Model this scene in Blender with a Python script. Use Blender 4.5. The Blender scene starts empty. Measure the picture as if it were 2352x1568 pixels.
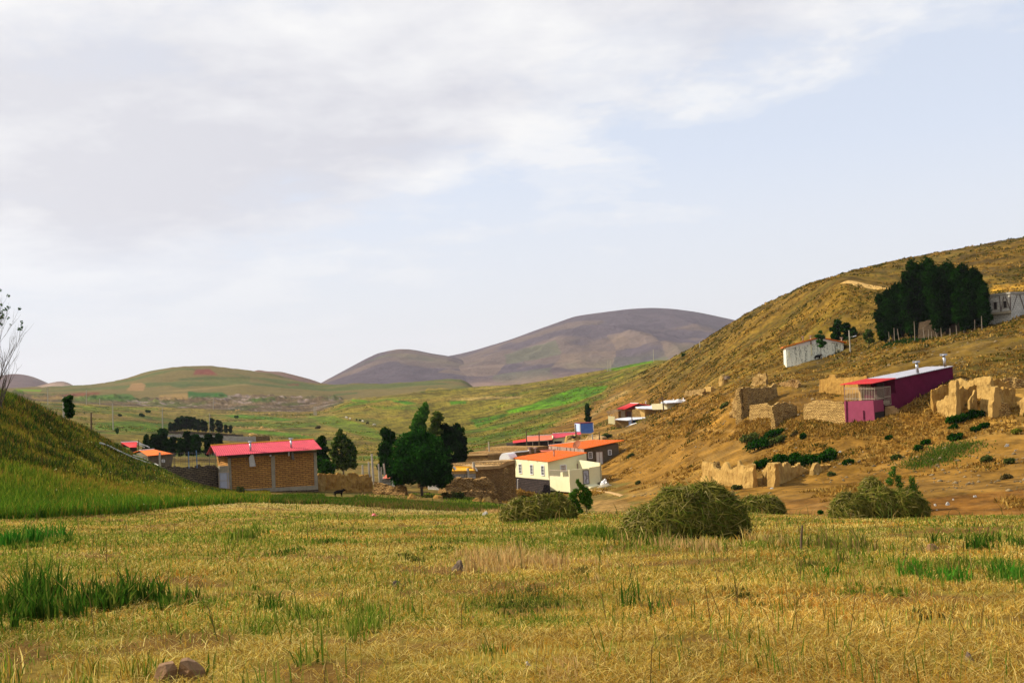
import bpy, math, random
import numpy as np
from mathutils import Vector, Matrix

rnd = random.Random(7)
RNG = np.random.default_rng(11)
SC = bpy.context.scene
COL = SC.collection

# ------------------------------------------------------------------ camera
PITCH, ROLL, FPX = math.radians(2.63), math.radians(3.5), 2522.0   # focal length in units of a 2352 wide picture
cp, sp, cr, sr = math.cos(PITCH), math.sin(PITCH), math.cos(ROLL), math.sin(ROLL)
FWD = np.array([0, cp, sp]); UP0 = np.array([0, -sp, cp]); RT0 = np.array([1.0, 0, 0])
RT = cr * RT0 - sr * UP0
UP = sr * RT0 + cr * UP0
cam_data = bpy.data.cameras.new("camera")
cam = bpy.data.objects.new("camera", cam_data)
COL.objects.link(cam)
cam_data.sensor_width = 36.0
cam_data.lens = 36.0 * FPX / 2352.0
cam_data.clip_start = 0.1
cam_data.clip_end = 60000.0
cam.matrix_world = Matrix(((RT[0], UP[0], -FWD[0], 0), (RT[1], UP[1], -FWD[1], 0), (RT[2], UP[2], -FWD[2], 0), (0, 0, 0, 1)))
SC.camera = cam

# ------------------------------------------------------------------ sun and sky
SUN_AZ, SUN_EL = math.radians(-82), math.radians(38)       # azimuth from +Y, clockwise
sun_dir = Vector((math.sin(SUN_AZ) * math.cos(SUN_EL), math.cos(SUN_AZ) * math.cos(SUN_EL), math.sin(SUN_EL)))
sd = bpy.data.lights.new("sun", 'SUN')
sd.energy = 5.0
sd.angle = math.radians(0.6)
sd.color = (1.0, 0.90, 0.74)
sun = bpy.data.objects.new("sun", sd)
COL.objects.link(sun)
sun.rotation_euler = sun_dir.to_track_quat('Z', 'Y').to_euler()

SC.view_settings.view_transform = 'Standard'
SC.view_settings.look = 'None'
SC.view_settings.exposure = 0.36
SC.view_settings.gamma = 1.0
SC.view_settings.use_curve_mapping = False
SC.cycles.volume_bounces = 0
SC.cycles.max_bounces = 6
SC.cycles.diffuse_bounces = 3
SC.cycles.transparent_max_bounces = 8

W = bpy.data.worlds.new("World")
SC.world = W
W.use_nodes = True
nt = W.node_tree
nt.nodes.clear()
def N(tree, typ, **kw):
    n = tree.nodes.new(typ)
    for k, v in kw.items():
        if k == 'inputs':
            for a, b in v.items():
                n.inputs[a].default_value = b
        else:
            setattr(n, k, v)
    return n
def L(tree, a, b):
    tree.links.new(a, b)
def mathn(tree, op, a, b=None, c=None, clamp=False):
    n = N(tree, 'ShaderNodeMath', operation=op, use_clamp=clamp)
    for i, v in enumerate((a, b, c)):
        if v is None:
            continue
        if isinstance(v, (int, float)):
            n.inputs[i].default_value = v
        else:
            L(tree, v, n.inputs[i])
    return n.outputs[0]
def mixc(tree, fac, a, b, blend='MIX'):
    n = N(tree, 'ShaderNodeMix', data_type='RGBA', blend_type=blend)
    for i, v in ((0, fac), (6, a), (7, b)):
        if isinstance(v, (int, float)):
            n.inputs[i].default_value = v
        elif isinstance(v, tuple):
            n.inputs[i].default_value = v if len(v) == 4 else (*v, 1)
        else:
            L(tree, v, n.inputs[i])
    return n.outputs[2]
def ramp(tree, src, stops, interp='LINEAR'):
    n = N(tree, 'ShaderNodeValToRGB')
    cr_ = n.color_ramp
    cr_.interpolation = interp
    while len(cr_.elements) < len(stops):
        cr_.elements.new(0.5)
    for e, (p, c) in zip(cr_.elements, stops):
        e.position = p
        e.color = (c, c, c, 1) if isinstance(c, (int, float)) else (*c, 1)
    L(tree, src, n.inputs[0])
    return n.outputs[0]

sky = N(nt, 'ShaderNodeTexSky', sky_type='NISHITA')
sky.sun_disc = False
sky.sun_elevation = SUN_EL
sky.sun_rotation = SUN_AZ
sky.altitude = 1500
sky.dust_density = 2.0
sky.air_density = 1.0
bg_sky = N(nt, 'ShaderNodeBackground', inputs={'Strength': 0.13})
# pale high haze: most of the blue is washed out towards the horizon
tc = N(nt, 'ShaderNodeTexCoord')
sep = N(nt, 'ShaderNodeSeparateXYZ')
L(nt, tc.outputs['Generated'], sep.inputs[0])
X_, Y_, Z_ = sep.outputs
el = mathn(nt, 'MAXIMUM', Z_, 0.0)
# flat cloud deck seen in perspective
den = mathn(nt, 'ADD', el, 0.16)
cx = mathn(nt, 'DIVIDE', X_, den)
cy = mathn(nt, 'DIVIDE', Y_, den)
comb = N(nt, 'ShaderNodeCombineXYZ')
L(nt, cx, comb.inputs[0]); L(nt, cy, comb.inputs[1])
def cloud_noise(scale, detail, rough, off, dist=0.0):
    mp = N(nt, 'ShaderNodeMapping')
    mp.inputs['Location'].default_value = off
    L(nt, comb.outputs[0], mp.inputs[0])
    n = N(nt, 'ShaderNodeTexNoise', inputs={'Scale': scale, 'Detail': detail, 'Roughness': rough, 'Distortion': dist})
    L(nt, mp.outputs[0], n.inputs['Vector'])
    return n.outputs[0]
n1 = cloud_noise(1.15, 9.0, 0.55, (3.1, 1.7, 0.0), 0.25)
n2 = cloud_noise(3.2, 8.0, 0.6, (7.3, 2.2, 0.0), 0.1)
n3 = cloud_noise(0.8, 5.0, 0.5, (0.6, 4.4, 0.0), 0.3)
# the deck is thick on the left and overhead, thinning to the right
az = mathn(nt, 'DIVIDE', X_, mathn(nt, 'ADD', mathn(nt, 'MAXIMUM', Y_, 0.05), 0.0))
edge = mathn(nt, 'SUBTRACT', mathn(nt, 'SUBTRACT', el, 0.185), mathn(nt, 'MULTIPLY', az, 0.26))   # the edge of the deck climbs to the right
cover = mathn(nt, 'MINIMUM', mathn(nt, 'MULTIPLY', edge, 4.5), 0.30)
band = mathn(nt, 'ADD', cover, mathn(nt, 'MULTIPLY', mathn(nt, 'SUBTRACT', n1, 0.5), 2.3))
band = mathn(nt, 'ADD', band, mathn(nt, 'MULTIPLY', mathn(nt, 'SUBTRACT', n2, 0.5), 1.5))
band = mathn(nt, 'ADD', band, mathn(nt, 'MULTIPLY', mathn(nt, 'MAXIMUM', mathn(nt, 'MULTIPLY', az, -1.0), 0.0), 0.55))
mask = ramp(nt, mathn(nt, 'ADD', band, 0.22), [(0.0, 0.0), (0.16, 0.28), (0.42, 0.78), (0.75, 1.0)], 'EASE')
shade = ramp(nt, mathn(nt, 'ADD', mathn(nt, 'MULTIPLY', n3, 0.65), mathn(nt, 'MULTIPLY', n2, 0.35)), [(0.40, (0.545, 0.55, 0.60)), (0.48, (0.66, 0.663, 0.69)), (0.55, (0.75, 0.75, 0.752))])
glow = ramp(nt, mathn(nt, 'MULTIPLY', az, -1.0), [(0.0, 0.0), (0.55, 1.0)])
cloudcol = mixc(nt, mathn(nt, 'MULTIPLY', glow, 0.25), shade, (0.79, 0.79, 0.785))
bluefac = ramp(nt, el, [(0.0, 0.97), (0.14, 0.9), (0.22, 0.8), (0.33, 0.74), (0.6, 0.55)])
veil = N(nt, 'ShaderNodeBackground', inputs={'Color': (0.685, 0.69, 0.693, 1), 'Strength': 1.0})
veil2 = N(nt, 'ShaderNodeBackground', inputs={'Color': (0.62, 0.665, 0.75, 1), 'Strength': 1.0})
vm = N(nt, 'ShaderNodeMixShader')
L(nt, ramp(nt, el, [(0.03, 0.0), (0.20, 1.0)]), vm.inputs[0]); L(nt, veil.outputs[0], vm.inputs[1]); L(nt, veil2.outputs[0], vm.inputs[2])
L(nt, sky.outputs[0], bg_sky.inputs[0])
m0 = N(nt, 'ShaderNodeMixShader')
L(nt, bluefac, m0.inputs[0]); L(nt, bg_sky.outputs[0], m0.inputs[1]); L(nt, vm.outputs[0], m0.inputs[2])
bg_cloud = N(nt, 'ShaderNodeBackground', inputs={'Strength': 1.0})
L(nt, cloudcol, bg_cloud.inputs[0])
m1 = N(nt, 'ShaderNodeMixShader')
low = ramp(nt, el, [(0.02, 0.12), (0.09, 0.35), (0.17, 1.0)])
L(nt, mathn(nt, 'MULTIPLY', mask, low), m1.inputs[0]); L(nt, m0.outputs[0], m1.inputs[1]); L(nt, bg_cloud.outputs[0], m1.inputs[2])
wo = N(nt, 'ShaderNodeOutputWorld')
L(nt, m1.outputs[0], wo.inputs[0])

# ------------------------------------------------------------------ helpers: picture measurements -> places in the world
def ray(x, y):
    d = (x - 1176.0) * RT + (784.0 - y) * UP + FPX * FWD
    return d
def P(x, y, r):
    """point seen at (x, y) of a 2352 wide picture, r metres away over the ground"""
    d = ray(x, y)
    return d * (r / math.hypot(d[0], d[1]))
def ang(x, y):
    d = ray(x, y)
    return math.atan2(d[0], d[1])
def zm(x0, y0, s):
    k = 4096.0 / 2352.0
    return lambda x, y: ((x0 + x * s) / k, (y0 + y * s) / k)
z1 = zm(0, 1200, .5739); z2 = zm(400, 1500, .3188); z3 = zm(800, 1650, .3189); z4 = zm(1450, 1550, .3507)
z5 = zm(1950, 1650, .2869); z6 = zm(2250, 1550, .2976); z7 = zm(2700, 1400, .3827); z8 = zm(3300, 1350, .3827)
z9 = zm(3400, 900, .3508); z10 = zm(2900, 1150, .2869); z11 = zm(2750, 1700, .2976); z12 = zm(3250, 1700, .3597)
z13 = zm(1900, 1850, .3401); z14 = zm(0, 2000, .5952); z15 = zm(1400, 2000, .5952); z16 = zm(2700, 2000, .5935)
z17 = zm(1980, 1700, .2126); z18 = zm(3750, 1480, .1471); z19 = zm(0, 1200, .351)
za = zm(0, 1350, .4252); zb = zm(900, 1350, .4252); zc = zm(1800, 1200, .5102)
zd = lambda x, y: (x, y)

def lin(r, g, b):
    f = lambda c: (c / 255.0 / 12.92) if c <= 10 else (((c / 255.0) + 0.055) / 1.055) ** 2.4
    return (f(r), f(g), f(b))

# gradient noise
def _hash(ix, iy, seed):
    h = (ix.astype(np.int64) * 374761393 + iy.astype(np.int64) * 668265263 + seed * 974711) & 0x7fffffff
    h = ((h ^ (h >> 13)) * 1274126177) & 0x7fffffff
    h = (h ^ (h >> 16)) & 0xffff
    return h / 65535.0
def vnoise(x, y, seed=0):
    ix, iy = np.floor(x), np.floor(y)
    fx, fy = x - ix, y - iy
    ux, uy = fx * fx * (3 - 2 * fx), fy * fy * (3 - 2 * fy)
    a, b = _hash(ix, iy, seed), _hash(ix + 1, iy, seed)
    c, d = _hash(ix, iy + 1, seed), _hash(ix + 1, iy + 1, seed)
    return (a * (1 - ux) + b * ux) * (1 - uy) + (c * (1 - ux) + d * ux) * uy
def fbm(x, y, octv=4, seed=0, gain=0.5):
    s, a, t = 0.0, 1.0, 0.0
    for o in range(octv):
        s = s + a * (vnoise(x, y, seed + o * 17) - 0.5)
        t += a
        a *= gain
        x = x * 2.03 + 5.1; y = y * 2.03 - 3.7
    return 2.0 * s / t

def tag(o, label, cat, group=None):
    o['label'] = label; o['category'] = cat
    if group: o['group'] = group
    return o
def struct(o):
    o['kind'] = 'structure'; return o
def stuff(o, label, cat):
    o['kind'] = 'stuff'; o['label'] = label; o['category'] = cat; return o
# ------------------------------------------------------------------ terrain: curves of (x, y, distance) from near to far
CURVES = []
def hzy(x): return 900 - (x - 1176) * math.tan(ROLL)
def curve(n, pts):
    CURVES.append((n, pts))
curve(0, [(0, None, 1.5)])
curve(8, [(-200, None, 6.4), (1176, None, 6.0), (2552, None, 5.6)])
curve(14, [(-200, 1400, 13), (0, 1400, 12.5), (1176, 1400, 11.3), (2352, 1400, 10.6), (2552, 1400, 10.4)])
curve(26, [(-200, 1240, 30), (0, 1240, 29), (1176, 1240, 24.5), (2352, 1240, 22), (2552, 1240, 21.6)])
# field edge
curve(26, [(-200, 1195, 42), (0, 1188, 44), (300, 1174, 50), (560, 1153, 60), (740, 1160, 62), (900, 1168, 60), (1100, 1176, 52), (1300, 1180, 42),
          (1500, 1179, 42), (1700, 1182, 42), (1900, 1188, 38), (2100, 1188, 38), (2352, 1184, 40), (2552, 1182, 40)])
# left: middle of the grassy slope / right: hidden gully behind the field
curve(40, [(-200, 1050, 52), (0, 1078, 55), (100, 1085, 57), (200, 1100, 59), (300, 1120, 63), (400, 1133, 68), (480, 1142, 74), (560, 1148, 72), (740, 1146, 78), (900, 1154, 80),
          (1100, 1170, 76), (1300, 1190, 82), (1500, 1190, 80), (1700, 1186, 80), (1900, 1190, 74), (2100, 1188, 70), (2352, 1182, 69), (2552, 1180, 68)])
# left: crest of the slope / right: lower edge of the road
curve(64, [(-200, 850, 74), (0, 906, 80), (60, 925, 83), (100, 946, 86), (200, 992, 96), (300, 1045, 110), (370, 1080, 120), (430, 1110, 125), (500, 1127, 127), (560, 1132, 127), (740, 1131, 129),
          (800, 1133, 126), (900, 1140, 125), (1000, 1142, 122), (1100, 1149, 122), (1200, 1160, 135), (1300, 1158, 138), (1400, 1142, 135),
          (1500, 1139, 118), (1600, 1140, 104), (1700, 1138, 98), (1850, 1135, 92), (2000, 1132, 86), (2150, 1130, 80), (2352, 1130, 77), (2552, 1128, 76)])
curve(36, [(-200, 1000, 100), (0, 960, 108), (100, 990, 118), (200, 1030, 130), (300, 1070, 138), (370, 1090, 142), (430, 1100, 145), (500, 1115, 140), (740, 1118, 146), (860, 1113, 150), (1000, 1118, 150), (1100, 1128, 150),
          (1180, 1147, 157), (1265, 1152, 157), (1340, 1120, 158), (1400, 1108, 160), (1500, 1100, 145), (1600, 1115, 116), (1700, 1112, 110),
          (1850, 1108, 104), (2000, 1104, 100), (2150, 1100, 95), (2352, 1090, 92), (2552, 1088, 91)])
curve(44, [(-200, 1000, 220), (0, 1000, 220), (200, 1025, 220), (370, 1062, 205), (500, 1062, 200), (740, 1074, 200), (860, 1078, 200), (1000, 1088, 198), (1100, 1092, 194), (1180, 1094, 194), (1270, 1092, 194), (1320, 1076, 196),
          (1350, 1066, 198), (1430, 1025, 200), (1500, 1010, 190), (1600, 1004, 160), (1700, 1000, 142), (1850, 1000, 128), (2000, 998, 122), (2150, 1000, 118), (2352, 985, 115), (2552, 980, 114)])
curve(30, [(-200, 990, 280), (0, 985, 280), (200, 1010, 270), (370, 1030, 262), (500, 1040, 250), (740, 1055, 240), (860, 1060, 240), (1000, 1055, 240), (1100, 1045, 235), (1220, 1038, 230),
          (1350, 1003, 262), (1440, 978, 290), (1500, 968, 240), (1600, 960, 180), (1700, 958, 150), (1850, 962, 134), (1940, 967, 130), (2009, 966, 125), (2060, 945, 128), (2110, 918, 132), (2150, 895, 136), (2200, 872, 139), (2352, 862, 142), (2552, 850, 142)])
curve(44, [(-200, 960, 380), (0, 965, 380), (200, 990, 370), (260, 993, 366), (370, 1000, 360), (500, 1015, 345), (740, 1030, 330), (860, 1035, 310), (1000, 1035, 300), (1100, 1030, 300),
          (1220, 1010, 300), (1350, 985, 320), (1440, 955, 330), (1500, 940, 320), (1600, 905, 275), (1640, 890, 250), (1700, 865, 240), (1800, 842, 225),
          (1850, 833, 222), (1940, 816, 218), (2050, 793, 205), (2150, 778, 198), (2250, 752, 198), (2352, 722, 200), (2552, 690, 200)])
curve(40, [(-200, 940, 480), (0, 945, 480), (260, 968, 480), (400, 984, 470), (500, 990, 470), (600, 994, 470), (740, 986, 480), (800, 985, 480), (900, 1000, 450), (1000, 1005, 430), (1100, 1000, 420),
          (1200, 985, 400), (1300, 965, 400), (1400, 935, 400), (1500, 898, 380), (1600, 852, 340), (1700, 800, 310), (1800, 742, 300), (1850, 708, 298), (1930, 644, 290),
          (1960, 650, 290), (2050, 664, 285), (2150, 675, 283), (2280, 668, 275), (2352, 664, 272), (2552, 655, 270)])
curve(40, [(-200, 920, 650), (0, 925, 650), (260, 945, 640), (400, 960, 640), (500, 965, 620), (600, 962, 620), (740, 956, 620), (800, 950, 600), (900, 956, 560), (1000, 952, 560), (1100, 946, 540),
          (1200, 930, 520), (1300, 910, 520), (1400, 881, 520), (1500, 846, 500), (1570, 813, 490), (1610, 791, 470), (1690, 738, 440), (1750, 706, 420), (1850, 662, 385),
          (1930, 640, 350), (1960, 629, 370), (2050, 607, 400), (2150, 590, 420), (2250, 573, 420), (2352, 553, 420), (2552, 520, 420)])
curve(34, [(-200, 912, 870), (0, 913, 870), (260, 929, 870), (400, 938, 870), (500, 941, 870), (600, 945, 800), (700, 947, 760), (740, 939, 740), (800, 920, 740), (900, 906, 740), (1000, 897, 740), (1090, 891, 740),
          (1200, 884, 720), (1300, 868, 700), (1400, 848, 680), (1500, 829, 640), (1570, 830, 620), (1610, 815, 600), (1690, 782, 580), (1930, 700, 540), (2352, 640, 540), (2552, 600, 540)])
curve(26, [(-200, 905, 980), (0, 905, 980), (200, 906, 990), (300, 915, 1000), (430, 912, 1000), (600, 910, 1000), (740, 912, 1000), (800, 922, 1000), (900, 914, 1000), (1000, 902, 1000), (1090, 897, 1000),
          (1200, 893, 1000), (1500, 850, 1000), (1690, 815, 1000), (2352, 720, 1000), (2552, 700, 1000)])
curve(26, [(-200, 898, 1250), (0, 898, 1250), (200, 897, 1250), (300, 890, 1250), (430, 881, 1250), (550, 884, 1250), (650, 893, 1250), (750, 900, 1250), (900, 897, 1200), (1000, 889, 1200), (1070, 887, 1220), (1090, 897, 1250),
          (1110, 908, 1250), (1200, 905, 1250), (1500, 870, 1200), (2352, 760, 1200), (2552, 740, 1200)])
curve(30, [(-200, 893, 1600), (0, 893, 1600), (100, 892, 1600), (180, 889, 1600), (250, 882, 1600), (300, 869, 1600), (350, 853, 1600), (400, 843, 1600), (430, 840, 1600), (500, 844, 1600), (580, 853, 1600), (650, 868, 1600),
          (700, 879, 1550), (760, 885, 1500), (850, 883, 1450), (950, 878, 1420), (1030, 873, 1420), (1060, 871, 1420), (1075, 876, 1420), (1086, 888, 1420), (1100, 905, 1450), (1300, 900, 1500), (2352, 800, 1500), (2552, 790, 1500)])
curve(12, [(-200, 915, 2300), (0, 910, 2300), (180, 905, 2300), (430, 890, 2300), (700, 905, 2300), (1060, 900, 2200), (1100, 915, 2200), (2352, 850, 2300), (2552, 840, 2300)])
curve(6, [(0, -40, 9000)])

NTH = 2400
TH0, TH1 = -0.62, 0.62
THS = np.linspace(TH0, TH1, NTH)
def gsm(a, s):
    k = int(s * 3)
    w = np.exp(-0.5 * (np.arange(-k, k + 1) / s) ** 2); w /= w.sum()
    return np.convolve(np.pad(a, k, mode='edge'), w, mode='valid')
KR, KZ = [], []
for ci, (n, pts) in enumerate(CURVES):
    th, rr, zz = [], [], []
    for (x, y, r) in pts:
        if ci == 0: th.append(0); rr.append(r); zz.append(-1.62); continue
        if ci == 1: th.append(ang(x, hzy(x))); rr.append(r); zz.append(-1.66); continue
        if ci == len(CURVES) - 1: th.append(0); rr.append(r); zz.append(y); continue
        p = P(x, y, r)
        th.append(math.atan2(p[0], p[1])); rr.append(r); zz.append(p[2])
    o = np.argsort(th); th = np.array(th)[o]; rr = np.array(rr)[o]; zz = np.array(zz)[o]
    # soften the joints of the control polygon a little
    R_ = gsm(np.interp(THS, th, rr), 14); E_ = gsm(np.interp(THS, th, zz / rr), 9 if ci > 9 else 12)
    KR.append(R_); KZ.append(E_ * R_)
KR = np.array(KR); KZ = np.array(KZ)            # K x NTH
for k in range(1, len(KR)):
    KR[k] = np.maximum(KR[k], KR[k - 1] + 1.0)
NK = len(KR)
# monotone cubic slopes along every direction
H_ = np.diff(KR, axis=0); D_ = np.diff(KZ, axis=0) / H_
M_ = np.zeros_like(KZ)
for k in range(1, NK - 1):
    a, b = D_[k - 1], D_[k]
    w1, w2 = 2 * H_[k] + H_[k - 1], H_[k] + 2 * H_[k - 1]
    with np.errstate(divide='ignore', invalid='ignore'):
        m = (w1 + w2) / (w1 / a + w2 / b)
    M_[k] = np.where(a * b > 0, m, 0.0)
M_[-1] = 0; M_[0] = D_[0]
AMP_R = [0, 6, 40, 62, 100, 240, 420, 800, 1600, 9000]
AMP_Z = [0.02, 0.03, 0.08, 0.2, 0.32, 0.5, 0.75, 1.2, 3.0, 3.0]
def relief(th, r):
    X, Y = r * np.sin(th), r * np.cos(th)
    a = np.interp(r, AMP_R, AMP_Z)
    n = fbm(X / 7.0, Y / 7.0, 4, 3) * 0.8 * np.clip(1 - r / 900, 0.1, 1) + fbm(X / 42.0, Y / 42.0, 4, 5) * np.clip(r / 300, 0, 1) * 1.3
    # gullied, tussocky hill on the right
    hill = np.clip((th - 0.06) / 0.08, 0, 1) * np.clip((r - 95) / 40, 0, 1) * np.clip((700 - r) / 200, 0, 1)
    n = n + hill * (fbm(X / 2.6, Y / 2.6, 3, 9) * 0.5)
    # broken rocks of the escarpment across the valley
    sc = np.clip((r - 890) / 30, 0, 1) * np.clip((1010 - r) / 20, 0, 1) * np.clip((0.02 - th) / 0.1, 0, 1)
    n = n + sc * np.abs(fbm(X / 18.0, Y / 18.0, 4, 21, 0.65)) * 4.0
    out = a * n
    lump = np.clip((r - 8) / 10, 0, 1) * np.clip((58 - r) / 10, 0, 1)
    return out + lump * 0.10 * fbm(X / 3.1, Y / 3.1, 3, 31)
def _tcol(th):
    t = (np.clip(th, TH0, TH1) - TH0) / (TH1 - TH0) * (NTH - 1)
    return t
def gz(th, r):
    """height of the ground in direction th at distance r"""
    th = np.atleast_1d(np.asarray(th, float)); r = np.atleast_1d(np.asarray(r, float))
    th, r = np.broadcast_arrays(th, r)
    t = _tcol(th); i = np.clip(t.astype(int), 0, NTH - 2); f = t - i
    kr = KR[:, i] * (1 - f) + KR[:, i + 1] * f
    kz = KZ[:, i] * (1 - f) + KZ[:, i + 1] * f
    km = M_[:, i] * (1 - f) + M_[:, i + 1] * f
    seg = np.clip((kr <= r).sum(0) - 1, 0, NK - 2)
    ar = np.arange(len(r))
    r0, r1, z0, z1_, m0_, m1_ = kr[seg, ar], kr[seg + 1, ar], kz[seg, ar], kz[seg + 1, ar], km[seg, ar], km[seg + 1, ar]
    h = r1 - r0; s = np.clip((r - r0) / h, 0, 1)
    z = (2 * s**3 - 3 * s**2 + 1) * z0 + (s**3 - 2 * s**2 + s) * h * m0_ + (-2 * s**3 + 3 * s**2) * z1_ + (s**3 - s**2) * h * m1_
    # behind the camera the land just falls gently away
    back = np.clip((np.abs(th) - 0.62) / 0.5, 0, 1); back = back * back * (3 - 2 * back)
    zb_ = -1.62 - 0.02 * np.minimum(r, 400)
    return z * (1 - back) + zb_ * back + relief(th, r)
def gxy(x, y):
    return gz(np.arctan2(x, y), np.hypot(x, y))
_RS = np.exp(np.linspace(math.log(3.0), math.log(2200.0), 5000))
def hit(x, y, rmin=3.0):
    d = ray(x, y); hh = math.hypot(d[0], d[1]); e = d[2] / hh; th = math.atan2(d[0], d[1])
    rs = _RS[_RS >= rmin]
    below = gz(np.full(len(rs), th), rs) >= e * rs
    k = int(np.argmax(below))
    if not below[k]:
        return hit(x + 0.1, y + 2.0, rmin)        # just above a skyline: stand it on the crest
    return np.array([rs[k] * math.sin(th), rs[k] * math.cos(th), e * rs[k]])
def rad(p): return math.hypot(p[0], p[1])

# ---- the sheet
inner = np.linspace(-0.5, 0.5, 1150)
sideL = -0.5 - np.cumsum(np.linspace(0.004, 0.06, 110)); sideR = 0.5 + np.cumsum(np.linspace(0.004, 0.06, 110))
sideL = sideL[sideL > -math.pi]; sideR = sideR[sideR < math.pi]
TC = np.concatenate([[-math.pi], sideL[::-1], inner, sideR])
t = _tcol(TC); i_ = np.clip(t.astype(int), 0, NTH - 2); f_ = t - i_
krc = KR[:, i_] * (1 - f_) + KR[:, i_ + 1] * f_
rows = []
for k in range(1, NK):
    n = CURVES[k][0]
    for j in range(n):
        s = j / n
        rows.append(krc[k - 1] * (1 - s) + krc[k] * s)
rows.append(krc[-1])
RR = np.array(rows)                       # rows x cols
NR, NC = RR.shape
TT = np.broadcast_to(TC, RR.shape)
ZZ = np.concatenate([gz(TT[a], RR[a]) for a in range(NR)]).reshape(RR.shape)
# colour zones of the land (fields, bare earth, pasture), as plots on the ground
XX, YY = RR * np.sin(TT), RR * np.cos(TT)
def project(X, Y, Z):
    c = X * RT[0] + Y * RT[1] + Z * RT[2]; u = X * UP[0] + Y * UP[1] + Z * UP[2]; f = X * FWD[0] + Y * FWD[1] + Z * FWD[2]
    f = np.where(f > 0.1, f, 0.1)
    return 1176 + FPX * c / f, 784 - FPX * u / f
PXX, PYY = project(XX, YY, ZZ)
CC = np.zeros((NR, NC, 3))
w1 = fbm(XX / 25, YY / 25, 4, 41)
w2 = fbm(XX / 4.0, YY / 4.0, 4, 43)
w3 = fbm(XX / 90, YY / 90, 4, 47)
w4 = fbm(XX / 1.3, YY / 1.3, 3, 49)
def blend(mask, col):
    global CC
    m = np.clip(mask, 0, 1)[..., None]
    CC = CC * (1 - m) + np.array(col) * m
def sst(a, b, v):
    s = np.clip((v - a) / (b - a), 0, 1); return s * s * (3 - 2 * s)
CC[:] = (0.20, 0.155, 0.04)
ridx = np.searchsorted(np.cumsum([c[0] for c in CURVES[1:]]), np.arange(NR), side='right') + 1   # row -> curve interval end
RI = np.broadcast_to(ridx[:, None], RR.shape)
FIELD = (RI <= 4)
SL = {}
# field: stubble straw over brown soil
fieldcol = np.array([0.40, 0.29, 0.07])
CC[FIELD] = fieldcol
blend(FIELD * sst(0.05, 0.5, w2 + 0.4 * w4) * 0.6, (0.30, 0.175, 0.05))
blend(FIELD * sst(0.0, 0.45, w1 + 0.4 * w2) * 0.6, (0.25, 0.24, 0.045))
BARE = fbm(XX / 1.3, YY / .8, 3, 409) + .6 * fbm(XX / 5, YY / 3.4, 3, 415)
blend(FIELD * sst(.22, .45, BARE), (0.20, 0.115, 0.035))
# left slope
LEFT = (TT < ang(560, 1140)) & (RI >= 5) & (RI <= 7)
LS = np.clip((ang(600, 1140) - TT + 0.02 * w2) / 0.03, 0, 1) * ((RI >= 5) & (RI <= 7))
blend(LS, (0.18, 0.16, 0.026))
blend(LS * sst(-0.05, 0.4, w1 + 0.5 * w2), (0.10, 0.14, 0.018))
blend(LS * sst(0.1, 0.5, w2 - 0.3 * w1) * 0.5, (0.20, 0.14, 0.03))
blend(LS * sst(30, -10, np.abs(PYY - (945 + (PXX - 100) * 0.47)) - 6) * (PXX > 60) * (PXX < 300) * sst(-0.3, 0.2, w2), (0.17, 0.085, 0.02))
# verge and village ground in the middle
VG = sst(0, 0.02, TT - ang(555, 1140) + 0.02 * w2) * sst(0, 0.025, ang(1470, 1130) - TT + 0.03 * w2) * ((RI >= 5) & (RI <= 8))
blend(VG, (0.24, 0.165, 0.05))
blend(VG * sst(0.0, 0.4, w2) * 0.7, (0.12, 0.115, 0.025))
# valley floor
VAL = (RI >= 9) & (RI <= 14) & (TT < ang(1180, 1000))
blend(VAL, (0.215, 0.165, 0.04))
strip = fbm(XX / 160, YY / 28, 4, 71)
blend(VAL * sst(0.0, 0.30, strip + 0.3 * w1), (0.105, 0.145, 0.02))
blend(VAL * sst(0.05, 0.35, fbm(XX / 110, YY / 22, 4, 77)) * 0.75, (0.30, 0.205, 0.065))
# green slope behind the village
GS = sst(740, 800, PXX) * ((RI >= 9) & (RI <= 13)) * (TT < ang(1640, 800))
blend(GS * (RI >= 11), (0.20, 0.165, 0.03))
blend(GS * (RI >= 11) * sst(0.0, 0.35, fbm(XX / 120, YY / 30, 4, 91)), (0.10, 0.155, 0.015))
blend(GS * sst(0.08, 0.4, fbm(XX / 60, YY / 40, 4, 93)) * 0.6, (0.26, 0.18, 0.045))
# right hill
creasex = np.array([1110, 1200, 1330, 1420, 1500, 1575, 1640]); creasey = np.array([1060, 1010, 950, 890, 848, 812, 770])
HR = sst(-14, 14, PXX - np.interp(PYY, creasey[::-1], creasex[::-1]) + 16 * w2) * (RI >= 6) * (RI <= 13) * (TT > ang(1150, 1000)) * np.maximum(RI >= 8, sst(-.02, .01, TT - ang(1450, 1130) + .03 * w2))
blend(HR, (0.315, 0.175, 0.05))
blend(HR * sst(0.0, 0.5, w2 + 0.4 * w1) * 0.75, (0.23, 0.125, 0.028))
blend(HR * sst(0.05, 0.5, -w1 + 0.3 * w2) * 0.55, (0.40, 0.255, 0.09))
UPH = HR * sst(920, 860, PYY + 0.0 * PXX) * (RI >= 10)
blend(UPH * 0.92, (0.17, 0.112, 0.024))
blend(UPH * sst(-0.05, 0.4, w2 + 0.6 * w4), (0.15, 0.115, 0.022))
blend(UPH * sst(0.05, 0.45, w1), (0.235, 0.145, 0.032))
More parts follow.
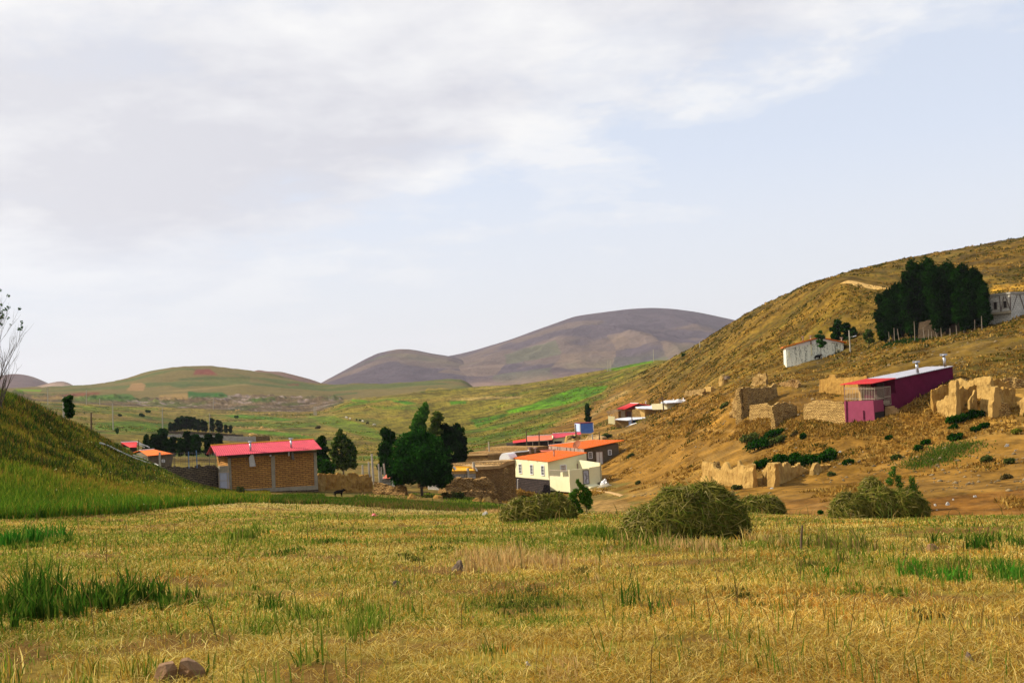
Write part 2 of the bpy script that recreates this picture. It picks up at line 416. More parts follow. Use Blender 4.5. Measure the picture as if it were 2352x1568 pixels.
# far hill with its plots
FH = (RI >= 15) & (TT < ang(1120, 880))
blend(FH, (0.165, 0.13, 0.05))
blend(FH * sst(0.0, 0.35, fbm(XX / 120, YY / 60, 4, 101)), (0.095, 0.115, 0.035))
ESC = (RI == 14) & (TT < ang(790, 930))
blend(ESC * 1.0, (0.135, 0.095, 0.055))
blend(ESC * sst(-0.1, 0.35, fbm(XX / 30, YY / 30, 4, 103)), (0.09, 0.10, 0.03))
blend(ESC * sst(0.12, 0.4, fbm(XX / 9, YY / 9, 4, 107)) * (PXX > 280), (0.27, 0.21, 0.18))
def poly_mask(pts, feather=3.0, wob=4.0):
    """soft mask of a plot given by the outline it has on the ground"""
    pts = np.array(pts, float)
    px = PXX + wob * w1 + 0.5 * wob * w2; py = PYY + 0.35 * wob * w2
    x0, y0 = pts.min(0) - 12; x1, y1 = pts.max(0) + 12
    sel = (px > x0) & (px < x1) & (py > y0) & (py < y1) & (np.abs(TT) < 0.62)
    out = np.zeros(PXX.shape)
    if not sel.any(): return out
    X, Y = px[sel], py[sel]
    inside = np.zeros(X.shape, bool); dist = np.full(X.shape, 1e9)
    for a, b in zip(pts, np.roll(pts, -1, 0)):
        c = ((a[1] > Y) != (b[1] > Y))
        with np.errstate(divide='ignore', invalid='ignore'):
            xi = (b[0] - a[0]) * (Y - a[1]) / (b[1] - a[1] + 1e-12) + a[0]
        inside ^= c & (X < xi)
        ab = b - a; tt = np.clip(((X - a[0]) * ab[0] + (Y - a[1]) * ab[1]) / (ab @ ab + 1e-9), 0, 1)
        dist = np.minimum(dist, np.hypot(X - a[0] - tt * ab[0], Y - a[1] - tt * ab[1]))
    sdist = np.where(inside, dist, -dist)
    out[sel] = sst(-feather, feather, sdist)
    return out
def plot(z, pts, col, lo, hi, a=1.0, feather=2.0, wob=3.0):
    m = poly_mask([z(*p) for p in pts], feather, wob) * ((RI >= lo) & (RI <= hi))
    blend(m * a, col)
GRN, GRD, TAN, RED = (0.085, 0.18, 0.015), (0.035, 0.105, 0.022), (0.33, 0.215, 0.085), (0.20, 0.062, 0.045)
# far hill plots
plot(za, [(1840, 300), (1975, 296), (2045, 348), (1815, 352)], RED, 15, 17, 1, 1.2, 1)
plot(za, [(1190, 498), (1240, 432), (1330, 425), (1370, 440), (1350, 500)], (0.32, 0.19, 0.09), 15, 17, .9, 1.5, 1)
plot(za, [(1770, 502), (1850, 512), (1990, 520), (2090, 512), (2160, 555), (1770, 562)], GRD, 14, 17, 1, 1.2, 1)
plot(za, [(690, 560), (1050, 532), (1220, 530), (1290, 575), (1200, 590), (690, 585)], (0.06, 0.135, 0.025), 14, 16, .9, 1.5, 2)
plot(za, [(540, 545), (700, 522), (940, 512), (940, 532), (700, 548)], (0.20, 0.07, 0.045), 14, 17, .9, 1, 1)
plot(za, [(1500, 540), (1760, 520), (1770, 578), (1500, 585)], TAN, 14, 17, .8, 1.5, 1)
plot(za, [(1480, 505), (1800, 485), (2300, 436), (2352, 440), (2000, 478), (1700, 505)], (0.30, 0.21, 0.09), 14, 17, .7, 1.2, 1)
plot(za, [(1640, 392), (1800, 375), (1960, 365), (2352, 370), (2352, 385), (1700, 405)], (0.07, 0.10, 0.03), 15, 17, .8, 1.2, 1)
plot(za, [(1600, 440), (1760, 425), (1820, 450), (1720, 472), (1620, 462)], (0.065, 0.10, 0.03), 15, 17, .8, 1.5, 1)
plot(za, [(1920, 400), (2352, 385), (2352, 435), (1900, 440)], (0.10, 0.125, 0.035), 15, 17, .7, 1.5, 1)
plot(za, [(150, 485), (390, 492), (380, 508), (200, 500)], (0.16, 0.26, 0.01), 14, 17, 1, 1, 1)
plot(za, [(280, 560), (600, 555), (800, 560), (620, 580), (320, 580)], (0.33, 0.22, 0.09), 14, 15, .7, 1, 1)
plot(zb, [(580, 435), (700, 432), (690, 450), (600, 452)], RED, 15, 17, .7, 1, 1)
plot(zb, [(1020, 535), (1250, 515), (1240, 525), (1030, 545)], GRD, 14, 17, .8, 1, 1)
plot(zb, [(250, 575), (480, 572), (470, 600), (260, 605)], (0.05, 0.10, 0.02), 13, 15, .9, 1.5, 2)
# valley plots
plot(za, [(890, 800), (1200, 785), (1590, 808), (1580, 870), (1350, 880), (900, 865)], (0.10, 0.19, 0.018), 9, 14, .85, 2, 3)
plot(za, [(720, 640), (1500, 660), (1480, 680), (800, 680)], (0.15, 0.19, 0.02), 12, 14, .8, 2, 3)
plot(zb, [(0, 730), (150, 722), (480, 748), (640, 770), (560, 782), (100, 760)], (0.075, 0.19, 0.015), 11, 14, .9, 2, 3)
plot(zb, [(80, 870), (300, 865), (640, 900), (880, 945), (700, 950), (300, 900)], (0.085, 0.20, 0.015), 9, 13, .85, 2, 3)
plot(zb, [(80, 840), (300, 838), (480, 860), (560, 890), (400, 870)], (0.42, 0.28, 0.11), 9, 13, .8, 2, 3)
plot(zb, [(550, 860), (800, 850), (900, 870), (850, 890), (600, 890)], (0.09, 0.10, 0.02), 9, 13, .8, 2, 3)
plot(zb, [(760, 735), (1020, 740), (1250, 800), (1450, 880), (1480, 960), (1200, 900), (950, 820)], (0.12, 0.185, 0.02), 9, 14, .8, 3, 4)
plot(zb, [(850, 800), (1000, 830), (1250, 920), (1420, 1000), (1400, 1040), (1150, 940), (900, 840)], (0.26, 0.185, 0.05), 9, 14, .6, 3, 4)
# green slope plots
plot(zc, [(420, 870), (640, 815), (820, 745), (1000, 685), (1240, 670), (1200, 720), (980, 800), (760, 850), (480, 885)], (0.10, 0.235, 0.012), 9, 14, 1, 2, 2)
plot(zc, [(0, 790), (140, 790), (120, 812), (0, 820)], (0.055, 0.19, 0.01), 9, 14, .9, 2, 2)
plot(zc, [(150, 940), (420, 890), (500, 880), (320, 960), (220, 1000)], (0.06, 0.165, 0.012), 9, 14, .9, 3, 3)
plot(zc, [(0, 775), (330, 752), (570, 755), (560, 768), (200, 782), (0, 788)], (0.38, 0.27, 0.10), 9, 14, .9, 1, 1)
plot(zc, [(1160, 545), (1360, 500), (1600, 470), (1590, 488), (1300, 550)], (0.11, 0.25, 0.01), 11, 14, .9, 1.5, 2)
plot(zb, [(1540, 585), (1700, 595), (1820, 620), (1700, 630)], (0.04, 0.20, 0.008), 11, 14, .9, 1.5, 2)
plot(zb, [(1180, 580), (1340, 590), (1330, 605), (1200, 600)], (0.10, 0.25, 0.01), 12, 14, .9, 2, 2)
plot(zb, [(1360, 640), (1800, 640), (1900, 620), (1780, 680), (1450, 670)], (0.12, 0.20, 0.012), 11, 14, .7, 3, 3)
plot(zb, [(1200, 750), (1400, 760), (1480, 790), (1420, 830), (1250, 790)], (0.09, 0.10, 0.02), 10, 14, .8, 2, 2)
plot(zb, [(1090, 590), (1200, 565), (1190, 580), (1100, 600)], TAN, 11, 14, .8, 2, 2)
plot(zb, [(880, 690), (1000, 650), (1010, 665), (920, 700)], TAN, 11, 14, .6, 2, 2)
plot(zb, [(1500, 520), (1800, 512), (1850, 520), (1600, 540)], TAN, 11, 14, .7, 2, 2)
plot(zc, [(0, 690), (300, 685), (650, 630), (900, 596), (640, 640), (300, 695)], (0.36, 0.25, 0.10), 11, 14, .7, 1.5, 1)
# right hill details
plot(z12, [(1050, 480), (1230, 400), (1320, 310), (1500, 260), (1750, 185), (1900, 155), (1840, 200), (1500, 330), (1380, 420), (1150, 490)], (0.11, 0.13, 0.018), 7, 10, .6, 3, 4)
plot(z6, [(330, 420), (640, 120), (860, 40), (900, 60), (640, 200), (400, 420)], (0.36, 0.27, 0.14), 9, 13, .6, 4, 5)
plot(z6, [(1850, 540), (2352, 570), (2352, 600), (1700, 590), (1300, 660), (1100, 760), (1350, 600), (1600, 545)], (0.42, 0.26, 0.10), 7, 11, .8, 3, 4)
plot(z6, [(0, 1360), (300, 1355), (820, 1430), (1300, 1400), (1100, 1450), (500, 1420), (0, 1420)], (0.42, 0.275, 0.11), 6, 9, .7, 3, 4)
plot(zd, [(1350, 1150), (1420, 1145), (1470, 1165), (1540, 1150), (1500, 1190), (1380, 1190)], (0.40, 0.24, 0.09), 5, 8, .8, 3, 4)
plot(zd, [(2100, 1148), (2352, 1122), (2352, 1186), (2080, 1186)], (0.25, 0.115, 0.03), 5, 7, .9, 3, 4)
plot(zd, [(1720, 1150), (1900, 1142), (1920, 1180), (1720, 1186)], (0.27, 0.135, 0.04), 5, 7, .8, 3, 4)
plot(zd, [(2280, 655), (2352, 650), (2352, 672), (2275, 672)], (0.66, 0.38, 0.08), 10, 12, .9, 2, 3)
plot(z9, [(480, 690), (600, 650), (600, 735), (560, 720)], (0.70, 0.42, 0.10), 10, 12, .95, 2, 3)
plot(z8, [(300, 900), (560, 840), (900, 1010), (300, 1010)], (0.42, 0.26, 0.09), 8, 10, .7, 3, 4)
for (sc_, lo_, a_, c_) in ((6, 9, .5, .62), (17, 9, .55, .70), (2.2, 6, .4, .72), (0.8, 6, .4, .66)):
    n_ = fbm(XX / sc_, YY / sc_, 3, 500 + int(sc_ * 10)); far_ = np.clip(sc_ * 900 / np.maximum(RR, 1), 0, 1)
    CC = np.where(((RI >= lo_) & (RI <= 14))[..., None], CC * (1 - (1 - c_) * (sst(-.05, .4, n_) * np.where(RR < 900, 1, .4))[..., None]), CC)
    CC = np.where(((RI >= lo_) & (RI <= 14))[..., None], CC * (1 + .18 * sst(.1, .5, -n_))[..., None], CC)
nv = NR * NC
CC = CC.mean(-1, keepdims=True) + (CC - CC.mean(-1, keepdims=True)) * 1.12
HRM = (HR * np.clip((RR - 60) / 40, 0, 1))[..., None]
CC = CC * (1 - HRM + HRM * np.array([0.97, 0.93, 0.72]))
CC = CC * 0.72
CCF = np.clip(CC, 0.003, 0.9).reshape(-1, 3)

def mesh_from(name, verts, quads=None, tris=None, mat=None, colors=None, smooth=False, faces=None):
    me = bpy.data.meshes.new(name)
    verts = np.asarray(verts, np.float32)
    me.vertices.add(len(verts)); me.vertices.foreach_set('co', verts.ravel())
    parts = []
    if quads is not None and len(quads): parts.append(np.asarray(quads, np.int32))
    if tris is not None and len(tris): parts.append(np.asarray(tris, np.int32))
    nl = sum(p.size for p in parts); npoly = sum(len(p) for p in parts)
    me.loops.add(nl); me.polygons.add(npoly)
    me.loops.foreach_set('vertex_index', np.concatenate([p.ravel() for p in parts]))
    starts, tot, off = [], [], 0
    for p in parts:
        k = p.shape[1]
        starts.append(off + np.arange(len(p)) * k); tot.append(np.full(len(p), k)); off += p.size
    me.polygons.foreach_set('loop_start', np.concatenate(starts).astype(np.int32))
    me.polygons.foreach_set('loop_total', np.concatenate(tot).astype(np.int32))
    if smooth: me.polygons.foreach_set('use_smooth', np.ones(npoly, bool))
    if colors is not None:
        at = me.color_attributes.new('Col', 'FLOAT_COLOR', 'POINT')
        c = np.ones((len(verts), 4), np.float32); c[:, :3] = colors
        at.data.foreach_set('color', c.ravel())
    me.update(calc_edges=True)
    if mat: me.materials.append(mat)
    return me
def link(name, me, parent=None, loc=None):
    o = bpy.data.objects.new(name, me); COL.objects.link(o)
    if parent: o.parent = parent
    if loc is not None: o.location = loc
    return o

# ---- materials
MATS = {}
def newmat(name):
    m = bpy.data.materials.new(name); m.use_nodes = True
    t = m.node_tree; t.nodes.clear()
    out = N(t, 'ShaderNodeOutputMaterial'); b = N(t, 'ShaderNodeBsdfPrincipled', inputs={'Roughness': 0.85, 'Specular IOR Level': 0.2})
    L(t, b.outputs[0], out.inputs[0])
    MATS[name] = m
    return m, t, b
def coord(t, scale=1.0, kind='Object'):
    c = N(t, 'ShaderNodeTexCoord')
    mp = N(t, 'ShaderNodeMapping')
    mp.inputs['Scale'].default_value = (scale,) * 3 if isinstance(scale, (int, float)) else scale
    L(t, c.outputs[kind], mp.inputs[0])
    return mp.outputs[0]
def noise(t, vec, scale, detail=6, rough=0.6):
    n = N(t, 'ShaderNodeTexNoise', inputs={'Scale': scale, 'Detail': detail, 'Roughness': rough})
    L(t, vec, n.inputs['Vector'])
    return n.outputs[0]
def bump(t, b, h, strength=0.5, dist=0.1):
    n = N(t, 'ShaderNodeBump', inputs={'Strength': strength, 'Distance': dist})
    L(t, h, n.inputs['Height']); L(t, n.outputs[0], b.inputs['Normal'])
def land_mat(name, amp=0.5, bumpd=0.3):
    m, t, b = newmat(name)
    at = N(t, 'ShaderNodeVertexColor', layer_name='Col')
    v = coord(t)
    a = noise(t, v, 2.2, 8, 0.7); c = noise(t, v, 0.22, 8, 0.65); d = noise(t, v, 0.02, 6, 0.6)
    mixn = mathn(t, 'ADD', mathn(t, 'MULTIPLY', a, 0.45), mathn(t, 'ADD', mathn(t, 'MULTIPLY', c, 0.35), mathn(t, 'MULTIPLY', d, 0.2)))
    k = ramp(t, mixn, [(0.30, 1.0 - amp), (0.5, 1.0), (0.70, 1.0)])
    col = mixc(t, 1.0, at.outputs[0], k, 'MULTIPLY')
    col2 = mixc(t, ramp(t, mixn, [(0.5, 0.0), (0.72, 0.35)]), col, (0.42, 0.30, 0.13))
    L(t, col2, b.inputs['Base Color'])
    b.inputs['Roughness'].default_value = 0.95
    b.inputs['Specular IOR Level'].default_value = 0.05
    bump(t, b, mathn(t, 'ADD', mathn(t, 'MULTIPLY', a, 0.25), c), 0.7, bumpd)
    return m
land_mat('land', 0.62, 0.45)
vid = np.arange(nv).reshape(NR, NC)
q = np.stack([vid[:-1], np.roll(vid, -1, 1)[:-1], np.roll(vid, -1, 1)[1:], vid[1:]], -1).reshape(-1, 4)[:, ::-1]
V = np.stack([XX, YY, ZZ], -1).reshape(-1, 3)
V = np.vstack([V, [[0, 0, -1.62]]])
CCF = np.vstack([CCF, CCF[:1]])
fan = np.stack([np.full(NC, nv), vid[0], np.roll(vid[0], -1)], -1)[:, ::-1]
me = mesh_from('ground', V, q, fan, MATS['land'], CCF, True)
struct(link('ground', me))

# ---- mountains beyond
def mountain(name, sky_pts, r_ridge, r_front, foot_y, n_cols, n_rows, gul, col_fn, back=900):
    th, ev = [], []
    for (x, y) in sky_pts:
        p = P(x, y, 1.0); th.append(math.atan2(p[0], p[1])); ev.append(p[2])
    th = np.array(th); ev = np.array(ev)
    tc_ = np.linspace(th[0], th[-1], n_cols)
    e = gsm(np.interp(tc_, th, ev), 5)
    foot = np.array([P(x, foot_y, 1.0)[2] for x in np.linspace(sky_pts[0][0], sky_pts[-1][0], n_cols)])
    s = np.concatenate([np.linspace(0, 1, n_rows), 1 + np.linspace(0.1, 1, 10)])
    R = np.where(s[:, None] <= 1, r_front + (r_ridge - r_front) * s[:, None], r_ridge + back * (s[:, None] - 1)) + 0 * tc_[None]
    T = np.broadcast_to(tc_, R.shape)
    sp_ = np.clip(s, 0, 1)[:, None]
    prof = sp_ ** 1.25 * (2.0 - sp_) ** 0.9 * 0.5 + 0.5 * sp_ ** 1.1
    prof = prof / prof[n_rows - 1]
    zt = e * r_ridge; zf = foot * r_front - 20
    Z = zf + (zt - zf) * prof
    Z = np.where(s[:, None] > 1, zt + (-60 - zt) * (s[:, None] - 1) ** 1.3, Z)
    X, Y = R * np.sin(T), R * np.cos(T)
    env = np.sin(np.pi * np.clip(sp_, 0, 1)) ** 0.8
    ax = X / gul + 0.4 * fbm(X / 900, Y / 900, 3, 201)
    ridg = 1 - np.abs(2 * vnoise(ax, Y / (gul * 3.2), 203) - 1)
    n = fbm(X / (gul * 2.4), Y / (gul * 2.4), 5, 205) * 0.9 + (ridg - 0.5) * 0.8 + 0.25 * fbm(X / 90, Y / 90, 4, 207)
    Z = Z + env * n * (zt - zf) * 0.16
    C = col_fn(X, Y, Z, sp_ + 0 * T, n, T)
    nr, nc = R.shape
    vi = np.arange(nr * nc).reshape(nr, nc)
    qq = np.stack([vi[:-1, :-1], vi[:-1, 1:], vi[1:, 1:], vi[1:, :-1]], -1).reshape(-1, 4)
    me = mesh_from(name, np.stack([X, Y, Z], -1).reshape(-1, 3), qq, None, MATS['mountain_soil'], np.clip(C, .004, .9).reshape(-1, 3), True)
    return struct(link(name, me))
m, t, b = newmat('mountain_soil')
at = N(t, 'ShaderNodeVertexColor', layer_name='Col')
v = coord(t)
a = noise(t, v, 0.012, 9, 0.68); c2 = noise(t, v, 0.1, 6, 0.7)
L(t, mixc(t, 1.0, at.outputs[0], ramp(t, mathn(t, 'ADD', mathn(t, 'MULTIPLY', a, 0.6), mathn(t, 'MULTIPLY', c2, 0.4)), [(0.35, 0.6), (0.6, 1.1)]), 'MULTIPLY'), b.inputs['Base Color'])
b.inputs['Roughness'].default_value = 1.0; b.inputs['Specular IOR Level'].default_value = 0.0
bump(t, b, a, 0.8, 25.0)
def lerpc(C, m, col):
    m = np.clip(m, 0, 1)[..., None]; return C * (1 - m) + np.array(col) * m
def mcol(X, Y, Z, s, n, T):
    C = np.zeros(X.shape + (3,)); C[:] = (0.082, 0.064, 0.074)
    C = lerpc(C, sst(0.0, 0.4, fbm(X / 420, Y / 420, 4, 221)) * (s < 0.75), (0.085, 0.095, 0.045))
    C = lerpc(C, sst(0.12, 0.35, fbm(X / 260, Y / 330, 4, 225)) * 0.6 * (s < 0.85), (0.17, 0.12, 0.085))
    fields = np.floor(X / 170 + 0.5 * vnoise(X / 300, Y / 300, 3)) * 7 + np.floor(Y / 210) * 13
    hsh = _hash(fields, fields * 0 + 3, 9)
    C = lerpc(C, (hsh > 0.84) * (s < 0.5) * 0.45, (0.24, 0.165, 0.10))
    C = lerpc(C, (hsh < 0.12) * (s < 0.5) * 0.4, (0.07, 0.11, 0.04))
    C = lerpc(C, sst(0.30, 0.05, s) * sst(ang(1040, 880), ang(1110, 880), T) * 0.8, (0.30, 0.19, 0.12))
    return C
mountain('mountain', [(1010, 822), (1029, 818), (1060, 812), (1092, 804), (1135, 791), (1180, 777), (1225, 760), (1268, 745), (1320, 726), (1362, 720), (1400, 715), (1444, 709.5), (1494, 706.5), (1546, 709), (1605, 717), (1693, 736), (1760, 752), (1900, 790), (2100, 850)],
         4700, 2900, 895, 420, 150, 260, mcol)
mountain('mountain', [(735, 882), (754, 870), (780, 856), (810, 840), (838, 825), (866, 812), (895, 804.5), (932, 801), (956, 804), (993, 812), (1029, 817), (1060, 826), (1110, 845), (1180, 880), (1250, 905)],
         4100, 2900, 897, 300, 110, 220, mcol)
def mcol2(X, Y, Z, s, n, T):
    C = np.zeros(X.shape + (3,)); C[:] = (0.18, 0.105, 0.07)
    return lerpc(C, sst(0.0, 0.3, fbm(X / 200, Y / 200, 4, 231)), (0.12, 0.10, 0.07))
mountain('hill', [(540, 885), (560, 868), (575, 856), (588, 849), (598, 848), (604, 852), (625, 853), (645, 853), (680, 862), (715, 871), (750, 884), (780, 892)], 2700, 2350, 897, 160, 40, 120, mcol2, 500)
def mcol3(X, Y, Z, s, n, T):
    C = np.zeros(X.shape + (3,)); C[:] = (0.33, 0.27, 0.22); return C
mountain('mountain', [(720, 890), (750, 871), (790, 853), (815, 842), (860, 830), (900, 860)], 6500, 5600, 897, 100, 40, 260, mcol3)
def mcol4(X, Y, Z, s, n, T):
    C = np.zeros(X.shape + (3,)); C[:] = (0.125, 0.08, 0.07)
    return lerpc(C, sst(0.1, 0.3, fbm(X / 200, Y / 200, 4, 231)) * .5, (0.24, 0.17, 0.12))
mountain('mountain', [(-160, 872), (-60, 866), (0, 863), (18, 859), (36, 858), (63, 861), (85, 868), (105, 877), (125, 887), (150, 898)], 4300, 3500, 899, 160, 60, 240, mcol4)
def mcol5(X, Y, Z, s, n, T):
    C = np.zeros(X.shape + (3,)); C[:] = (0.30, 0.205, 0.145)
    return lerpc(C, sst(0.0, 0.3, fbm(X / 90, Y / 90, 4, 233)) * .7, (0.19, 0.14, 0.12))
mountain('hill', [(60, 893), (85, 887), (110, 880), (130, 876), (145, 875), (160, 880), (172, 887), (185, 893)], 3300, 3000, 900, 120, 40, 70, mcol5, 300)

# dry valley air
hz = bpy.data.meshes.new('haze')
x0, x1, y0, y1, z0_, z1_ = -9500, 9500, -9500, 9500, -62, 520
hv = [(x0, y0, z0_), (x1, y0, z0_), (x1, y1, z0_), (x0, y1, z0_), (x0, y0, z1_), (x1, y0, z1_), (x1, y1, z1_), (x0, y1, z1_)]
hz.from_pydata(hv, [], [(0, 3, 2, 1), (4, 5, 6, 7), (0, 1, 5, 4), (1, 2, 6, 5), (2, 3, 7, 6), (3, 0, 4, 7)])
hm = bpy.data.materials.new('haze_air'); hm.use_nodes = True
ht = hm.node_tree; ht.nodes.clear()
ho = N(ht, 'ShaderNodeOutputMaterial')
pv = N(ht, 'ShaderNodeVolumePrincipled', inputs={'Color': (0.84, 0.84, 0.97, 1), 'Density': 0.00005, 'Anisotropy': 0.2})
L(ht, pv.outputs[0], ho.inputs['Volume'])
hz.materials.append(hm)
ho_ = link('haze', hz); ho_['kind'] = 'stuff'
# ------------------------------------------------------------------ modelling helpers
class MB:
    def __init__(s): s.v = []; s.f = []
    def add(s, vs, fs):
        o = len(s.v); s.v += [tuple(map(float, p)) for p in vs]; s.f += [tuple(i + o for i in f) for f in fs]
        return s
    def hexa(s, b, t):
        """b, t: four bottom and four top points in the same order round"""
        return s.add(list(b) + list(t), [(3, 2, 1, 0), (4, 5, 6, 7), (0, 1, 5, 4), (1, 2, 6, 5), (2, 3, 7, 6), (3, 0, 4, 7)])
    def slab(s, pts, d):
        """polygon pts pushed along vector d"""
        n = len(pts); pts = [np.array(p, float) for p in pts]; d = np.array(d, float)
        return s.add(pts + [p + d for p in pts], [tuple(range(n))[::-1], tuple(range(n, 2 * n))] + [(i, (i + 1) % n, n + (i + 1) % n, n + i) for i in range(n)])
    def box(s, c, sx, sy, sz, rz=0.0):
        """box standing on c"""
        ux = np.array([math.cos(rz), math.sin(rz), 0]); uy = np.array([-math.sin(rz), math.cos(rz), 0]); c = np.array(c, float)
        b = [c + ux * i * sx / 2 + uy * j * sy / 2 for i, j in ((-1, -1), (1, -1), (1, 1), (-1, 1))]
        return s.hexa(b, [p + np.array([0, 0, sz]) for p in b])
    def bar(s, a, b, w, h=None, up=(0, 0, 1)):
        a, b, up = np.array(a, float), np.array(b, float), np.array(up, float); h = h or w
        d = b - a; d /= np.linalg.norm(d)
        x = np.cross(d, up)
        if np.linalg.norm(x) < 1e-3: x = np.cross(d, (1, 0, 0))
        x /= np.linalg.norm(x); y = np.cross(x, d)
        q = [x * i * w / 2 + y * j * h / 2 for i, j in ((-1, -1), (1, -1), (1, 1), (-1, 1))]
        return s.hexa([a + p for p in q], [b + p for p in q])
    def tube(s, pts, rads, n=8, cap=True):
        pts = [np.array(p, float) for p in pts]
        if isinstance(rads, (int, float)): rads = [rads] * len(pts)
        o = len(s.v); prev = None
        for i, p in enumerate(pts):
            d = pts[min(i + 1, len(pts) - 1)] - pts[max(i - 1, 0)]; d = d / (np.linalg.norm(d) + 1e-9)
            x = np.cross(d, (0, 1, 0)) if prev is None else prev - d * (prev @ d)
            if np.linalg.norm(x) < 1e-3: x = np.cross(d, (1, 0, 0))
            x /= np.linalg.norm(x); prev = x; y = np.cross(d, x)
            for k in range(n):
                a = 2 * math.pi * k / n
                s.v.append(tuple(p + rads[i] * (x * math.cos(a) + y * math.sin(a))))
        for i in range(len(pts) - 1):
            for k in range(n):
                s.f.append((o + i * n + k, o + i * n + (k + 1) % n, o + (i + 1) * n + (k + 1) % n, o + (i + 1) * n + k))
        if cap:
            s.f.append(tuple(o + k for k in range(n))[::-1]); s.f.append(tuple(o + (len(pts) - 1) * n + k for k in range(n)))
        return s
    def build(s, name, mat, parent=None, smooth=False):
        v = np.array(s.v, float)
        off = np.zeros(3)
        q = parent
        while q is not None:
            off += np.array(q.location); q = q.parent
        me = bpy.data.meshes.new(name)
        if parent is None:
            c = v.mean(0); c[2] = v[:, 2].min()
            me.from_pydata((v - c).tolist(), [], s.f)
        else:
            me.from_pydata((v - off).tolist(), [], s.f)
        import bmesh
        bm = bmesh.new(); bm.from_mesh(me); bmesh.ops.recalc_face_normals(bm, faces=bm.faces); bm.to_mesh(me); bm.free()
        if smooth: me.polygons.foreach_set('use_smooth', [True] * len(me.polygons))
        if mat is not None: me.materials.append(MATS[mat] if isinstance(mat, str) else mat)
        o = link(name, me, parent)
        if parent is None: o.location = c
        return o
def thing(name, label, cat, loc, group=None):
    o = bpy.data.objects.new(name, None); COL.objects.link(o)
    o.location = [float(k) for k in loc]; o.empty_display_size = 0.5
    return tag(o, label, cat, group)
def dup(root, loc, rz=0.0, sc=(1, 1, 1), label=None):
    r = root.copy(); COL.objects.link(r); r.location = loc; r.rotation_euler = (0, 0, rz); r.scale = sc
    if label: r['label'] = label
    for ch in list(root.children):
        c = ch.copy(); COL.objects.link(c); c.parent = r
        for g in ch.children:
            d = g.copy(); COL.objects.link(d); d.parent = c
    return r
def unit(v): v = np.array(v, float); return v / np.linalg.norm(v)
class Wall:
    """upright plane through two ground points; at() finds the spot on it seen at a measured point of the photograph"""
    def __init__(s, a, b):
        s.a = np.array(a, float); s.b = np.array(b, float)
        s.u = unit([s.b[0] - s.a[0], s.b[1] - s.a[1], 0]); s.n = np.array([s.u[1], -s.u[0], 0])
        if s.n @ (-s.a) < 0: s.n = -s.n          # towards the camera
    def at(s, xy, out=0.0):
        d = ray(*xy); t = ((s.a + s.n * out - 0) @ s.n) / (d @ s.n)
        return d * t
    def pts(s, z, L_, out=0.0): return [s.at(z(*p), out) for p in L_]
    def slab(s, mb, z, L_, front, back=-0.05):
        base = s.pts(z, L_)
        return mb.slab([p + s.n * back for p in base], s.n * (front - back))
def fplane(O, d_u, xy):
    """point of the plan line O + k*d_u in the direction of picture point xy -> k"""
    d = ray(*xy)
    A = np.array([[d_u[0], -d[0]], [d_u[1], -d[1]]]); k, t = np.linalg.solve(A, [-O[0], -O[1]])
    return k
UPV = np.array([0, 0, 1.0])
def vz(p, z): return np.array([p[0], p[1], z])

# ---- surface materials
def plain(name, col, rough=0.7, var=0.15, scale=3.0, bumps=0.0, metal=0.0, spec=0.3, dirt=None, dirtscale=0.6):
    m, t, b = newmat(name)
    v = coord(t)
    a = noise(t, v, scale, 7, 0.65); big = noise(t, v, dirtscale, 6, 0.7)
    k = ramp(t, mathn(t, 'ADD', mathn(t, 'MULTIPLY', a, 0.5), mathn(t, 'MULTIPLY', big, 0.5)), [(0.33, 1 - 2 * var), (0.62, 1.0 + var * 0.6)])
    c = mixc(t, 1.0, (*col, 1), k, 'MULTIPLY')
    if dirt:
        c = mixc(t, ramp(t, big, [(0.48, 0.0), (0.72, 0.75)]), c, (*dirt, 1))
    L(t, c, b.inputs['Base Color'])
    b.inputs['Roughness'].default_value = rough; b.inputs['Metallic'].default_value = metal; b.inputs['Specular IOR Level'].default_value = spec
    if bumps: bump(t, b, a, bumps, 0.05)
    return m
plain('pink_roof', lin(200, 76, 90), 0.6, 0.16, 1.2, spec=0.08, dirt=lin(165, 62, 66), dirtscale=0.5)
plain('orange_roof', (0.80, 0.155, 0.012), 0.45, 0.07, 2.0, spec=0.08, dirt=(0.55, 0.13, 0.03), dirtscale=0.5)
plain('red_roof', (0.70, 0.045, 0.045), 0.45, 0.10, 2.0, spec=0.08)
plain('salmon_roof', (0.76, 0.20, 0.11), 0.5, 0.12, 2.0, spec=0.08)
plain('grey_roof', (0.34, 0.345, 0.40), 0.6, 0.14, 2.0, dirt=(0.24, 0.22, 0.22), dirtscale=0.5)
plain('white_roof', (0.72, 0.73, 0.76), 0.6, 0.12, 2.0, dirt=(0.4, 0.36, 0.3))
plain('yellow_roof', (0.80, 0.40, 0.015), 0.5, 0.08, 2.0, spec=0.08)
plain('yellow_trim', (0.75, 0.38, 0.01), 0.5, 0.05)
plain('white_trim', (0.78, 0.77, 0.74), 0.6, 0.08)
plain('cream', (0.74, 0.69, 0.43), 0.85, 0.05, 1.2, dirt=(0.62, 0.55, 0.30), dirtscale=0.25)
plain('dark_stone', (0.075, 0.058, 0.05), 0.95, 0.3, 4.0, 1.0)
plain('brown_plaster', (0.135, 0.105, 0.06), 0.95, 0.22, 2.5, 0.6)
plain('plank', (0.42, 0.27, 0.20), 0.9, 0.25, 2.0, 0.4)
plain('concrete', (0.34, 0.29, 0.20), 0.95, 0.18, 3.0, 0.5)
plain('block', (0.36, 0.33, 0.27), 0.95, 0.2, 2.0, 0.6)
plain('grey_door', (0.40, 0.40, 0.45), 0.6, 0.07)
plain('white_door', (0.72, 0.68, 0.60), 0.6, 0.08)
plain('galvanised', (0.50, 0.50, 0.51), 0.35, 0.15, 4.0, metal=0.7, spec=0.5)
